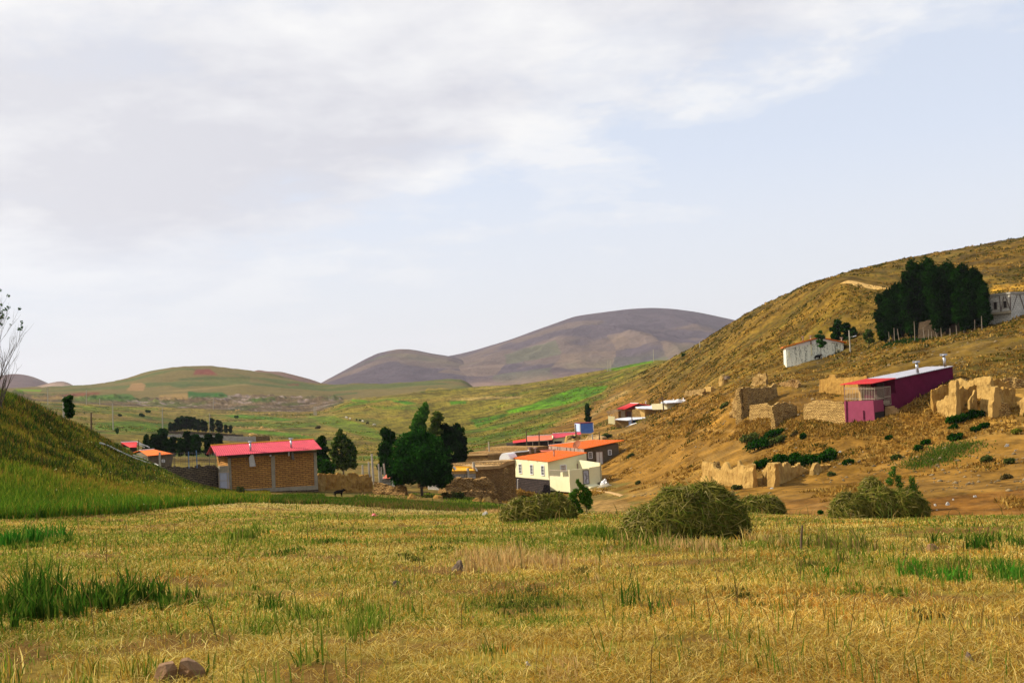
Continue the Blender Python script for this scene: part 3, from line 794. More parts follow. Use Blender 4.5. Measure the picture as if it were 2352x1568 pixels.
plain('glass_dark', (0.025, 0.03, 0.035), 0.15, 0.05, spec=0.5)
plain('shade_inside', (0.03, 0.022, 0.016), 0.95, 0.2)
plain('pole_concrete', (0.40, 0.36, 0.28), 0.9, 0.15, 3.0)
plain('pole_wood', (0.14, 0.09, 0.05), 0.95, 0.25, 4.0)
plain('iron', (0.16, 0.13, 0.11), 0.6, 0.15)
plain('pale_iron', (0.42, 0.34, 0.25), 0.6, 0.1)
plain('blue_iron', (0.10, 0.22, 0.38), 0.6, 0.15)
plain('blue_sheet', (0.075, 0.19, 0.56), 0.5, 0.12, 1.5)
plain('pale_blue', (0.45, 0.55, 0.78), 0.6, 0.12)
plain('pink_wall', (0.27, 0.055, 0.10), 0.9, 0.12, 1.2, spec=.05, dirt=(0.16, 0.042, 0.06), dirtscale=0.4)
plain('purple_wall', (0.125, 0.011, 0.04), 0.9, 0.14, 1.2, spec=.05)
plain('earth_roof', (0.42, 0.26, 0.10), 0.98, 0.2, 1.5, 0.5)
plain('bark', (0.10, 0.075, 0.05), 0.95, 0.3, 8.0, 0.6)
plain('pale_bark', (0.30, 0.24, 0.17), 0.95, 0.3, 6.0, 0.4)
plain('white_plastic', (0.82, 0.80, 0.78), 0.5, 0.08)
plain('pink_plastic', (0.85, 0.16, 0.17), 0.4, 0.1)
plain('black_hide', (0.006, 0.005, 0.004), 0.95, 0.2, 6.0, spec=0.02)
plain('white_fleece', (0.62, 0.56, 0.44), 0.95, 0.15, 6.0)
plain('rock_grey', (0.42, 0.39, 0.34), 0.9, 0.25, 5.0, 0.8)
plain('rock_rust', (0.27, 0.15, 0.07), 0.9, 0.25, 7.0, 0.8)
plain('rock_brown', (0.16, 0.11, 0.07), 0.9, 0.3, 8.0, 0.8)
plain('hose', (0.62, 0.62, 0.55), 0.6, 0.1)
plain('rust', (0.30, 0.085, 0.03), 0.8, 0.2)
plain('dark_red', (0.16, 0.012, 0.015), 0.7, 0.1)
plain('ochre_plaster', (0.50, 0.32, 0.10), 0.95, 0.15, 2.0, 0.3)
plain('road_dirt', (0.56, 0.34, 0.095), 0.98, 0.2, 1.2, 0.4)
plain('straw_stack', (0.46, 0.28, 0.075), 0.95, 0.3, 5.0, 1.2)
plain('soot_metal', (0.20, 0.18, 0.16), 0.6, 0.3, 5.0, metal=0.3)

def brick_mat(name, c1, c2, mortar, bw=0.42, bh=0.16, ms=0.02, bs=1.0, soft=0.5, axis='xz'):
    """coursed masonry: works on any upright wall, courses follow the height"""
    m, t, b = newmat(name)
    c = N(t, 'ShaderNodeTexCoord'); g = N(t, 'ShaderNodeNewGeometry')
    s_ = N(t, 'ShaderNodeSeparateXYZ'); L(t, c.outputs['Object'], s_.inputs[0])
    sn = N(t, 'ShaderNodeSeparateXYZ'); L(t, g.outputs['True Normal'], sn.inputs[0])
    pick = mathn(t, 'GREATER_THAN', mathn(t, 'ABSOLUTE', sn.outputs[0]), mathn(t, 'ABSOLUTE', sn.outputs[1]))
    h = mathn(t, 'ADD', mathn(t, 'MULTIPLY', s_.outputs[1], pick), mathn(t, 'MULTIPLY', s_.outputs[0], mathn(t, 'SUBTRACT', 1.0, pick)))
    cb = N(t, 'ShaderNodeCombineXYZ'); L(t, h, cb.inputs[0]); L(t, s_.outputs[2], cb.inputs[1])
    wob = N(t, 'ShaderNodeTexNoise', inputs={'Scale': 1.6, 'Detail': 4.0}); L(t, c.outputs['Object'], wob.inputs['Vector'])
    vv = N(t, 'ShaderNodeVectorMath', operation='MULTIPLY_ADD')
    L(t, wob.outputs['Color'], vv.inputs[0]); vv.inputs[1].default_value = (soft * 0.25, soft * 0.22, 0); L(t, cb.outputs[0], vv.inputs[2])
    br = N(t, 'ShaderNodeTexBrick', inputs={'Scale': 1.0, 'Mortar Size': ms, 'Mortar Smooth': 0.4, 'Bias': 0.0, 'Brick Width': bw, 'Row Height': bh})
    br.inputs['Color1'].default_value = (*c1, 1); br.inputs['Color2'].default_value = (*c2, 1); br.inputs['Mortar'].default_value = (*mortar, 1)
    L(t, vv.outputs[0], br.inputs['Vector'])
    v = coord(t)
    a = noise(t, v, 5.0, 7, 0.7); big = noise(t, v, 0.7, 5, 0.6)
    k = ramp(t, mathn(t, 'ADD', mathn(t, 'MULTIPLY', a, 0.6), mathn(t, 'MULTIPLY', big, 0.4)), [(0.32, 0.6), (0.65, 1.15)])
    L(t, mixc(t, 1.0, br.outputs['Color'], k, 'MULTIPLY'), b.inputs['Base Color'])
    b.inputs['Roughness'].default_value = 0.95; b.inputs['Specular IOR Level'].default_value = 0.1
    hgt = mathn(t, 'ADD', mathn(t, 'MULTIPLY', br.outputs['Fac'], -1.0), mathn(t, 'MULTIPLY', a, 0.6))
    bump(t, b, hgt, 0.9, 0.06 * bs)
    return m
brick_mat('brick', (0.62, 0.30, 0.07), (0.44, 0.20, 0.055), (0.20, 0.115, 0.04), 0.62, 0.22, 0.04, 1.0, 0.12)
brick_mat('field_stone', (0.23, 0.165, 0.095), (0.13, 0.095, 0.06), (0.045, 0.033, 0.02), 0.55, 0.2, 0.045, 1.6, 1.0)
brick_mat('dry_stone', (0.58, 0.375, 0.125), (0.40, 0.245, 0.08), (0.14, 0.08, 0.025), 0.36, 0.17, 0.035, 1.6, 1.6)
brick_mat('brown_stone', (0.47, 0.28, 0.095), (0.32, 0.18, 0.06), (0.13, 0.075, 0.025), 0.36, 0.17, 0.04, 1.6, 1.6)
brick_mat('block_courses', (0.70, 0.67, 0.58), (0.58, 0.55, 0.47), (0.34, 0.32, 0.28), 0.6, 0.32, 0.04, 0.7, 0.1)
brick_mat('grey_block', (0.40, 0.37, 0.31), (0.32, 0.295, 0.25), (0.18, 0.165, 0.14), 0.6, 0.32, 0.04, 0.7, 0.1)
brick_mat('black_stone', (0.085, 0.062, 0.055), (0.055, 0.042, 0.038), (0.022, 0.018, 0.016), 0.5, 0.25, 0.05, 1.5, 1.0)
def adobe_mat(name, col, dark):
    m, t, b = newmat(name)
    v = coord(t)
    a = noise(t, v, 3.2, 8, 0.7); big = noise(t, v, 0.9, 6, 0.6)
    st = noise(t, coord(t, (2.6, 2.6, 0.35)), 1.0, 5, 0.6)       # rain streaks
    k = mathn(t, 'ADD', mathn(t, 'MULTIPLY', a, 0.3), mathn(t, 'ADD', mathn(t, 'MULTIPLY', big, 0.3), mathn(t, 'MULTIPLY', st, 0.4)))
    L(t, mixc(t, ramp(t, k, [(0.38, 1.0), (0.52, 0.0)]), (*col, 1), (*dark, 1)), b.inputs['Base Color'])
    b.inputs['Roughness'].default_value = 1.0; b.inputs['Specular IOR Level'].default_value = 0.05
    bump(t, b, mathn(t, 'ADD', a, st), 0.8, 0.12)
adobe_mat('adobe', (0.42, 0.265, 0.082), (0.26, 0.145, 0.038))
adobe_mat('adobe_brown_shade', (0.36, 0.205, 0.05), (0.23, 0.12, 0.028))  # browner mud; also puts the shade into faces turned from the sun
def streak_mat():
    m, t, b = newmat('peeling_whitewash')
    st = noise(t, coord(t, (1.3, 1.3, 0.22)), 1.6, 6, 0.7); sp2 = noise(t, coord(t), 5.0, 5, 0.75)
    k = mathn(t, 'ADD', mathn(t, 'MULTIPLY', st, 0.5), mathn(t, 'MULTIPLY', sp2, 0.5))
    L(t, mixc(t, ramp(t, k, [(0.42, 0.0), (0.50, 1.0)]), (0.16, 0.17, 0.13, 1), (0.74, 0.75, 0.62, 1)), b.inputs['Base Color'])
    b.inputs['Roughness'].default_value = 0.95
streak_mat()
def leaf_mat(name):
    m, t, b = newmat(name)
    at = N(t, 'ShaderNodeVertexColor', layer_name='Col')
    L(t, at.outputs[0], b.inputs['Base Color'])
    b.inputs['Roughness'].default_value = 0.9; b.inputs['Specular IOR Level'].default_value = 0.0
    tr = N(t, 'ShaderNodeBsdfTranslucent'); L(t, at.outputs[0], tr.inputs[0])
    mx = N(t, 'ShaderNodeMixShader', inputs={0: 0.28}); L(t, b.outputs[0], mx.inputs[1]); L(t, tr.outputs[0], mx.inputs[2])
    L(t, mx.outputs[0], t.nodes['Material Output'].inputs[0])
    return m
leaf_mat('leaf')
def blade_mat():
    m, t, b = newmat('blade')
    at = N(t, 'ShaderNodeVertexColor', layer_name='Col')
    L(t, at.outputs[0], b.inputs['Base Color']); b.inputs['Roughness'].default_value = 0.95; b.inputs['Specular IOR Level'].default_value = 0.0
    tr = N(t, 'ShaderNodeBsdfTranslucent'); L(t, at.outputs[0], tr.inputs[0])
    mx = N(t, 'ShaderNodeMixShader', inputs={0: 0.42}); L(t, b.outputs[0], mx.inputs[1]); L(t, tr.outputs[0], mx.inputs[2])
    L(t, mx.outputs[0], t.nodes['Material Output'].inputs[0])
blade_mat()

def corrugated(mb, A, B, C, D, ribs, amp, thick=0.03, over=0):
    """ribbed sheet roof: eave A-B, ridge D-C, ribs running from eave to ridge"""
    A, B, C, D = (np.array(p, float) for p in (A, B, C, D))
    n = unit(np.cross(B - A, D - A)); n = n if n[2] > 0 else -n
    k = ribs * 4; o = len(mb.v)
    prof = [0, 1, 1, 0]
    for i in range(k + 1):
        s = i / k; h = prof[i % 4] * amp
        e, r = A + (B - A) * s, D + (C - D) * s
        for p in (e + n * h, r + n * h, e + n * (h - thick), r + n * (h - thick)): mb.v.append(tuple(p))
    for i in range(k):
        a, b_ = o + i * 4, o + i * 4 + 4
        mb.f += [(a, b_, b_ + 1, a + 1), (a + 2, a + 3, b_ + 3, b_ + 2), (a, a + 2, b_ + 2, b_), (a + 1, b_ + 1, b_ + 3, a + 3)]
    mb.f += [(o, o + 1, o + 3, o + 2), (o + k * 4, o + k * 4 + 2, o + k * 4 + 3, o + k * 4 + 1)]
    return mb
def window(root, wall, z, L_, frame_mat='white_trim', bars=2, cross=1, w=0.09, pane='glass_dark'):
    """L_: four corners in the photograph, clockwise from top left"""
    q = wall.pts(z, L_)
    fr = MB()
    for i in range(4): fr.bar(q[i] + wall.n * 0.04, q[(i + 1) % 4] + wall.n * 0.04, w, 0.14, wall.n)
    f = fr.build('window', frame_mat, root)
    pb = MB().slab([p - wall.n * 0.02 for p in q], wall.n * 0.035).build('pane', pane, f)
    if bars or cross:
        gb = MB()
        for i in range(bars):
            s = (i + 1) / (bars + 1); gb.bar(q[0] * (1 - s) + q[1] * s + wall.n * .06, q[3] * (1 - s) + q[2] * s + wall.n * .06, 0.035, 0.035, wall.n)
        for i in range(cross):
            s = (i + 1) / (cross + 1); gb.bar(q[0] * (1 - s) + q[3] * s + wall.n * .06, q[1] * (1 - s) + q[2] * s + wall.n * .06, 0.035, 0.035, wall.n)
        gb.build('window_bars', frame_mat, f)
    return f
def flue(root, base, top, r=0.14, mat='galvanised', cap=True, name='chimney'):
    mb = MB().tube([base, top], r, 10)
    o = mb.build(name, mat, root, True)
    if cap:
        t_ = np.array(top)
        c = MB().tube([t_ + UPV * 0.02, t_ + UPV * 0.14], [r * 2.0, r * 1.7], 10)
        c.bar(t_ + np.array([-r * 2.4, 0, 0.1]), t_ + np.array([r * 2.4, 0, 0.1]), r * 1.6)
        c.build('chimney_cap', mat, o)
    return o

def ruin(name, label, cat, z, r0, r1, base, top, thick, mat, group=None, rough=0.12, sink=0.9, parent=None, build=True, lean=0.0):
    """broken wall: base and top outlines measured in the photograph, standing along a straight line from distance r0 to r1"""
    b = np.array([z(*p) for p in base]); t = np.array([z(*p) for p in top])
    if r0 is None: r0 = rad(hit(*b[0]))
    if r1 is None: r1 = rad(hit(*b[-1]))
    xs0, xs1 = max(b[0, 0], t[0, 0]), min(b[-1, 0], t[-1, 0])
    xs0, xs1 = min(b[0, 0], t[0, 0]), max(b[-1, 0], t[-1, 0])
    xa, xb = 0.5 * (b[0, 0] + t[0, 0]), 0.5 * (b[-1, 0] + t[-1, 0])
    pa = P(b[0, 0], b[0, 1], r0); pb = P(b[-1, 0], b[-1, 1], r1)
    nrm = unit([-(pb - pa)[1], (pb - pa)[0], 0])
    if nrm @ (pa + pb) < 0: nrm = -nrm                  # away from the camera
    n = max(16, int(abs(t[-1, 0] - t[0, 0]) / 1.0)); m = 14
    mb = MB(); W_ = Wall(pa, pb)
    grid = []
    tn = (t[:, 0] - t[0, 0]) / (t[-1, 0] - t[0, 0] + 1e-9); bn = (b[:, 0] - b[0, 0]) / (b[-1, 0] - b[0, 0] + 1e-9)
    for i in range(n + 1):
        s = i / n
        tp = W_.at((np.interp(s, tn, t[:, 0]), np.interp(s, tn, t[:, 1])))
        bp = W_.at((np.interp(s, bn, b[:, 0]), np.interp(s, bn, b[:, 1]))) - UPV * sink
        grid.append((bp, tp))
    def wobble(p, k): 
        q = p * 1.1
        return float(fbm(np.array([q[0] + q[1] * 0.7 + k * 31]), np.array([q[2] * 1.3 + k * 7]), 4, 55, .62)[0])
    for i in range(1, n):
        bp, tp = grid[i]; hh_ = (tp - bp)[2]; grid[i] = (bp, tp + UPV * min(.22, .1 * hh_) * float(fbm(np.array([tp[0] * 3.1 + tp[1] * 2]), np.array([tp[1] * .3]), 3, 57)[0]))
    o = 0
    fr, bk = [], []
    for i, (bp, tp) in enumerate(grid):
        cf, cb = [], []
        for j in range(m + 1):
            s = j / m
            p = bp * (1 - s) + tp * s
            th = thick * (1.0 - 0.35 * s)
            cf.append(p + nrm * (1.7 * rough * wobble(p, 0) + 0.3 * thick * s ** 1.5)); cb.append(p + nrm * (th + rough * wobble(p, 1)))
        fr.append(cf); bk.append(cb)
    vs = [p for c in fr for p in c] + [p for c in bk for p in c]
    K = m + 1; Bk = (n + 1) * K
    fs = []
    for i in range(n):
        for j in range(m):
            fs.append((i * K + j, (i + 1) * K + j, (i + 1) * K + j + 1, i * K + j + 1))
            fs.append((Bk + i * K + j, Bk + i * K + j + 1, Bk + (i + 1) * K + j + 1, Bk + (i + 1) * K + j))
        fs.append((i * K + m, (i + 1) * K + m, Bk + (i + 1) * K + m, Bk + i * K + m))
        fs.append((i * K, Bk + i * K, Bk + (i + 1) * K, (i + 1) * K))
    for i in (0, n):
        for j in range(m):
            fs.append((i * K + j, i * K + j + 1, Bk + i * K + j + 1, Bk + i * K + j))
    mb.add(vs, fs)
    if not build: return mb
    o_ = mb.build(name, mat, parent)
    if parent is None: tag(o_, label, cat, group)
    return o_

# ---- leaves, blades
def leaf_cloud(centers, radii, n, size, cols, seed, hollow=0.35, up=0.25, aspect=1.4):
    """n small leaf faces spread through ellipsoids; returns verts, quads, colours"""
    g = np.random.default_rng(seed)
    centers = np.array(centers, float); radii = np.array(radii, float)
    vol = (radii[:, 0] * radii[:, 1] * radii[:, 2]) ** 0.75
    k = g.choice(len(centers), n, p=vol / vol.sum())
    d = g.normal(size=(n, 3)); d /= np.linalg.norm(d, axis=1)[:, None]
    rr = (hollow + (1 - hollow) * g.random(n)) ** 0.6 * (1 + np.clip(0.17 * g.normal(size=n), -.4, .26))
    p = centers[k] + d * radii[k] * rr[:, None]
    nrm = d * 0.6 + g.normal(size=(n, 3)) * 0.7 + np.array([0, 0, up]); nrm /= np.linalg.norm(nrm, axis=1)[:, None]
    a = np.cross(nrm, g.normal(size=(n, 3))); a /= np.linalg.norm(a, axis=1)[:, None]
    b = np.cross(nrm, a)
    s = size * (0.6 + 0.8 * g.random(n))[:, None]
    v = np.stack([p - a * s * aspect * .5, p - b * s * .42 + a * s * .1, p + a * s * aspect * .5, p + b * s * .42 + a * s * .1], 1).reshape(-1, 3)
    q = np.arange(4 * n).reshape(n, 4)
    cols = np.array(cols, float)
    tuft = g.random(len(centers))[k]
    w = np.clip(0.5 * g.random(n) + 0.5 * tuft, 0, 0.999) * (len(cols) - 1)
    i = w.astype(int); f = (w - i)[:, None]
    c = cols[i] * (1 - f) + cols[i + 1] * f
    c = c * (0.75 + 0.5 * g.random(n))[:, None]
    return v, q, np.repeat(c, 4, 0)
def blades(px, py, pz, h, w, lean, cols, seed, curl=0.3, tri=False):
    """grass blades: arrays of base points, heights, widths, lean (0 upright .. 1 flat)"""
    g = np.random.default_rng(seed); n = len(px)
    a = g.random(n) * 2 * math.pi; fa = g.random(n) * 2 * math.pi
    dx, dy = np.cos(a), np.sin(a)
    fx, fy = np.cos(fa), np.sin(fa)
    la = np.clip(lean, 0, 1) * (math.pi / 2) * 0.98
    hx, hz_ = h * np.sin(la), h * np.cos(la)
    b0 = np.stack([px - fx * w / 2, py - fy * w / 2, pz - 0.01], -1); b1 = np.stack([px + fx * w / 2, py + fy * w / 2, pz - 0.01], -1)
    mx, my, mz = px + dx * hx * 0.5 * (1 - curl), py + dy * hx * 0.5 * (1 - curl), pz + hz_ * 0.6 + 0.02 * (lean > .7)
    m0 = np.stack([mx - fx * w * .4, my - fy * w * .4, mz], -1); m1 = np.stack([mx + fx * w * .4, my + fy * w * .4, mz], -1)
    tp = np.stack([px + dx * hx * (1 + curl * .4), py + dy * hx * (1 + curl * .4), pz + hz_ + 0.012], -1)
    v = np.stack([b0, b1, m1, m0, tp], 1).reshape(-1, 3)
    k = np.arange(n)[:, None] * 5
    q = k + np.array([[0, 1, 2, 3]]); t = k + np.array([[3, 2, 4]])
    return v, q, t, np.repeat(cols, 5, 0)
# ------------------------------------------------------------------ buildings
def prism(mb, W_, z, L_, depth, drop=0.0):
    p = W_.pts(z, L_)
    if drop:
        zlo = sorted(range(len(p)), key=lambda i: p[i][2])[:2]
        for i in zlo: p[i] = p[i] - UPV * drop
    return mb.slab(p, depth)
def back(W_, d): return -W_.n * d

# ---- brick house with the pink sheet roof
A = P(*z3(385, 990), 130.2); B = P(*z3(1478, 1020), 132.0)
WB = Wall(A, B)
bh = thing('brick_house', 'brown brick house with pink sheet roof and yellow ridge beside the stone yard wall', 'house', A * .5 + B * .5)
dep = np.array([-math.sin(math.radians(25)), math.cos(math.radians(25)), 0]) * 7.0
mb = MB(); q = WB.pts(z3, [(342, 550), (1455, 478), (1478, 930), (392, 975)])
q[2] -= UPV * 1.0; q[3] -= UPV * 1.0
mb.slab(q, dep).build('wall', 'brick', bh)
mb = MB(); q = WB.pts(z3, [(342, 640), (1478, 640)]);
for L_ in ([(345, 560), (384, 560), (402, 972), (372, 972)], [(888, 545), (938, 540), (946, 940), (903, 942)], [(1424, 495), (1460, 492), (1477, 910), (1436, 912)]):
    WB.slab(MB(), z3, L_, 0.07).build('pillar', 'concrete', bh)
WB.slab(MB(), z3, [(345, 545), (1462, 470), (1463, 498), (346, 572)], 0.09).build('ring_beam', 'brown_plaster', bh)
WB.slab(MB(), z3, [(395, 965), (905, 942), (1478, 908), (1480, 975), (900, 1008), (395, 1012)], 0.12).build('plinth', 'concrete', bh)
WB.slab(MB(), z3, [(640, 995), (1480, 960), (1482, 1050), (640, 1080)], 0.2).build('foundation', 'field_stone', bh)
eL, eR = P(*z3(205, 545), 128.7), P(*z3(1532, 456), 130.6)
gL, gR = P(*z3(135, 412), 132.6), P(*z3(1424, 332), 134.4)
corrugated(MB(), eL, eR, gR, gL, 52, 0.05).build('roof', 'pink_roof', bh)
off = (gL - eL) * np.array([1, 1, 0]); bz = np.array([0, 0, eL[2] - gL[2]])
corrugated(MB(), gL + off + bz, gR + off + bz, gR, gL, 52, 0.05).build('roof', 'pink_roof', bh)
MB().bar(gL + UPV * .05, gR + UPV * .05, 0.26, 0.14).build('ridge_cap', 'yellow_trim', bh)
WE = Wall(eL, eR)
for s, e in ((0, 1),):
    MB().add([eL + UPV * -.06 + dep * .05, gL - UPV * .12, gL + off + bz - UPV * .06], [(0, 1, 2)])
gb = MB(); c_ = (gL - eL) * .25
gb.slab([eL + dep * .13 - UPV * .15 + WB.u * .55, gL - UPV * .2 + WB.u * .55, gL + off + bz - UPV * .15 + WB.u * .55], WB.u * .1).build('gable', 'shade_inside', bh)
for (t_, m_, d1, d2) in (((628, 372), (636, 492), [(607, 560), (632, 522), (662, 525), (693, 668), (618, 676)], None), ((1140, 335), (1143, 458), [(1135, 480), (1160, 480), (1178, 590), (1145, 585)], [(1103, 488), (1117, 487), (1118, 540), (1103, 540)])):
    rr_ = 130.2 if t_[0] < 900 else 131.2
    f = flue(bh, P(*z3(*m_), rr_), P(*z3(*t_), rr_), 0.11)
    WB.slab(MB(), z3, d1, 0.40, 0.05).build('flue_duct', 'galvanised' if d2 is None else 'soot_metal', bh)
    if d2: WB.slab(MB(), z3, d2, 0.3, 0.05).build('flue_duct', 'galvanised', bh)
MB().tube([WB.at(z3(884, 538), .1), WB.at(z3(884, 538), .25)], .12, 10).build('lamp', 'white_plastic', bh)

# ---- stone yard wall with door, wire fence on top
ruin('stone_wall', 'grey brown stone yard wall with white metal door left of the brick house', 'wall', z2, 124, 130, [(745, 1300), (1000, 1330), (1300, 1400), (1500, 1425)],
     [(745, 1150), (800, 1140), (950, 1142), (1200, 1145), (1210, 1132), (1460, 1130), (1500, 1160), (1600, 1160)], 0.5, 'field_stone', None, 0.1, 0.8)
sw = bpy.data.objects['stone_wall']
WD = Wall(P(*z3(237, 945), 129.6), P(*z3(350, 950), 130))
d = WD.slab(MB(), z3, [(236, 750), (340, 745), (352, 950), (242, 942)], 0.35, .1).build('door', 'grey_door', sw)
mbd = MB(); qd = WD.pts(z3, [(236, 750), (340, 745), (352, 950), (242, 942)], .37)
for i in range(4): mbd.bar(qd[i], qd[(i + 1) % 4], .09, .07, WD.n)
mbd.bar(qd[0] * .48 + qd[3] * .52, qd[1] * .48 + qd[2] * .52, .06, .05, WD.n); mbd.build('door_frame', 'pale_iron', d)
WD.slab(MB(), z3, [(232, 668), (340, 665), (342, 740), (234, 745)], 0.28, -.2).build('lintel', 'concrete', sw)
fence = thing('wire_fence', 'wire mesh fence with blue posts on top of the stone yard wall', 'fence', P(*z2(1100, 1140), 127))
for (a, b_, mt, w) in (((748, 965), (752, 1150), 'pole_concrete', .22), ((1110, 958), (1115, 1135), 'blue_iron', .09), ((1207, 942), (1217, 1130), 'blue_iron', .09), ((932, 975), (935, 1135), 'iron', .06), ((1370, 960), (1375, 1130), 'iron', .06), ((1450, 965), (1452, 1130), 'iron', .06)):
    r_ = 124.4 + (a[0] - 745) * .0065
    MB().bar(P(*z2(*b_), r_) - UPV * .3, P(*z2(*a), r_), w).build('post', mt, fence)
wm = MB()
for i in range(23):
    x = 770 + i * 30; r_ = 124.4 + (x - 745) * .0065
    wm.bar(P(*z2(x, 1135), r_), P(*z2(x, 972 - .01 * (x - 770)), r_), .022)
for y in (985, 1045, 1100):
    wm.bar(P(*z2(752, y), 124.4), P(*z2(1450, y - 12), 129), .022)
wm.build('wire_mesh', 'iron', fence)

def shed(name, label, cat, z, eave, ridge, base, rl, rr, depth, wall_mat, roof_mat, ribs=14, group=None, ridge_mat=None, back_roof=True, amp=.035, drop=.8, over=.35, root=None):
    """eave: (left, right), ridge: (left, right), base: (left, right) as measured in the photograph; front at distance rl..rr"""
    W_ = Wall(P(*z(*base[0]), rl), P(*z(*base[1]), rr))
    root = root or thing(name, label, cat, .5 * (W_.a + W_.b), group)
    e = W_.pts(z, eave); bs = W_.pts(z, base)
    MB().slab([e[0] - UPV * .05, e[1] - UPV * .05, bs[1] - UPV * drop, bs[0] - UPV * drop], back(W_, depth)).build('wall', wall_mat, root)
    dr = depth * .5 + over
    E = [P(*z(*eave[0]), rl - over), P(*z(*eave[1]), rr - over)]
    G = [P(*z(*ridge[0]), rl - over + dr), P(*z(*ridge[1]), rr - over + dr)]
    corrugated(MB(), E[0], E[1], G[1], G[0], ribs, amp).build('roof', roof_mat, root)
    if back_roof:
        o0 = back(W_, dr); dz = UPV * (.5 * (G[0] + G[1] - E[0] - E[1])[2])
        corrugated(MB(), G[0] + o0 - dz, G[1] + o0 - dz, G[1], G[0], ribs, amp).build('roof', roof_mat, root)
        for i, sg in ((0, 1), (1, -1)):
            ins = W_.u * sg * .3
            MB().slab([E[i] - W_.n * over + ins - UPV * .06, G[i] + ins - UPV * .1, G[i] + o0 - dz + ins - UPV * .06], W_.u * sg * .08).build('gable', wall_mat, root)
    if ridge_mat: MB().bar(G[0] + UPV * .05, G[1] + UPV * .05, .22, .12).build('ridge_cap', ridge_mat, root)
    return root, W_

# ---- far left of the brick house
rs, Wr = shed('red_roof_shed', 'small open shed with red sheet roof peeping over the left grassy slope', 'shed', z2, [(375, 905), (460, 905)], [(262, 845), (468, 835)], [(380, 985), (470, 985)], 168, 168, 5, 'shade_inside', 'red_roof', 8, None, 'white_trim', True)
mb = MB()
for (a, b_) in (((470, 838), (620, 905)), ((455, 865), (560, 905)), ((480, 860), (600, 890))): mb.bar(P(*z2(*a), 170), P(*z2(*b_), 172), .12)
mb.build('roof_frame', 'white_trim', rs)
MB().bar(P(*z2(484, 950), 168), P(*z2(482, 805), 168), .12).build('post', 'pole_wood', rs)
ob, Wo = shed('orange_roof_house', 'low plastered house with flat pitched orange roof behind the wire fence', 'house', z2, [(600, 1012), (925, 985)], [(495, 945), (675, 930)], [(605, 1120), (880, 1130)], 150, 152, 7, 'brown_plaster', 'orange_roof', 14, None, 'white_trim', True)
window(ob, Wo, z2, [(775, 1060), (805, 1060), (806, 1090), (776, 1090)], 'white_trim', 1, 1)

# ---- roofless mud walls right of the brick house
ruin('mud_wall', 'tall ragged brown shaded mud wall touching the right corner of the brick house', 'wall', z3, 138, 140, [(1478, 965), (1600, 975), (1760, 970)],
     [(1485, 790), (1500, 768), (1545, 760), (1600, 775), (1640, 755), (1680, 768), (1720, 765), (1745, 748), (1775, 752), (1790, 790)], 0.7, 'adobe_brown_shade', 'roofless mud walls', .2)
ruin('mud_wall', 'lower brown shaded mud wall with ragged top standing behind the black calf', 'wall', z3, 132, 137, [(1750, 955), (1850, 950), (2000, 948), (2165, 965)],
     [(1762, 800), (1790, 780), (1840, 778), (1870, 800), (1905, 755), (1950, 752), (1975, 775), (2020, 790), (2080, 775), (2150, 770), (2165, 800)], 0.8, 'adobe_brown_shade', 'roofless mud walls', .2)
ruin('mud_wall', 'thin end of a pale mud wall next to the brick house corner', 'wall', z3, 133.5, 133.8, [(1480, 960), (1560, 968)], [(1488, 800), (1530, 800), (1560, 790), (1590, 810)], 0.9, 'adobe', 'roofless mud walls', .15)
ruin('rubble_wall', 'low tumbled dark rubble wall between the mud wall and the big round tree', 'wall', z4, 127, 124, [(110, 1170), (250, 1200), (480, 1215)], [(115, 1075), (180, 1085), (250, 1110), (330, 1130), (400, 1110), (470, 1130)], 0.8, 'brown_stone', None, .25)

# ---- small block hut, yellow barn, earth roofed stone house
sh, W_ = shed('block_hut', 'small grey block hut with salmon orange roof half hidden by the big round tree', 'hut', z4, [(228, 1035), (430, 1030)], [(300, 960), (470, 955)], [(230, 1125), (420, 1140)], 134, 134, 4, 'grey_block', 'salmon_roof', 8)
W_.slab(MB(), z4, [(335, 1045), (375, 1045), (375, 1125), (337, 1125)], .1).build('door', 'white_door', sh)
yb, W_ = shed('yellow_roof_barn', 'long grey block barn with yellow roof between the big round tree and the stone house', 'barn', z4, [(920, 952), (1285, 945)], [(955, 900), (1262, 905)], [(925, 1075), (1295, 1030)], 140, 142, 5, 'grey_block', 'yellow_roof', 22, None, 'yellow_trim', True, .035, 4.0)
W_.slab(MB(), z4, [(925, 952), (1285, 942), (1290, 978), (925, 985)], .05).build('wall', 'ochre_plaster', yb)
for (a, b_) in (((1005, 890), (1012, 1010)), ((1200, 918), (1206, 1025)), ((1266, 850), (1270, 910))): MB().bar(W_.at(z4(*b_), .25), W_.at(z4(*a), .25), .26).build('post', 'pole_concrete', yb)
W_.slab(MB(), z4, [(1012, 897), (1030, 897), (1050, 930), (1030, 935)], .6, .3).build('roof_sheet', 'white_trim', yb)
W_.slab(MB(), z4, [(1262, 912), (1272, 910), (1292, 945), (1285, 948)], .6, .3).build('bargeboard', 'white_trim', yb)
WS = Wall(P(*z4(1300, 1030), 143), P(*z4(1735, 1010), 152))
es = thing('stone_house', 'brown stone house with flat bare earth roof left of the cream house', 'house', WS.a)
prism(MB(), WS, z4, [(1275, 910), (1560, 895), (1640, 850), (1740, 830), (1740, 1010), (1300, 1040)], back(WS, 9), 4).build('wall', 'brown_stone', es)
q = WS.pts(z4, [(1265, 903), (1560, 888), (1640, 843), (1738, 822)], .3)
top = [P(*z4(1060, 880), 158), P(*z4(1150, 846), 165), P(*z4(1400, 830), 168), P(*z4(1700, 815), 164)]
MB().slab([q[0], q[1], q[2], q[3], top[3], top[2], top[1], top[0]], -UPV * .4).build('roof', 'earth_roof', es)
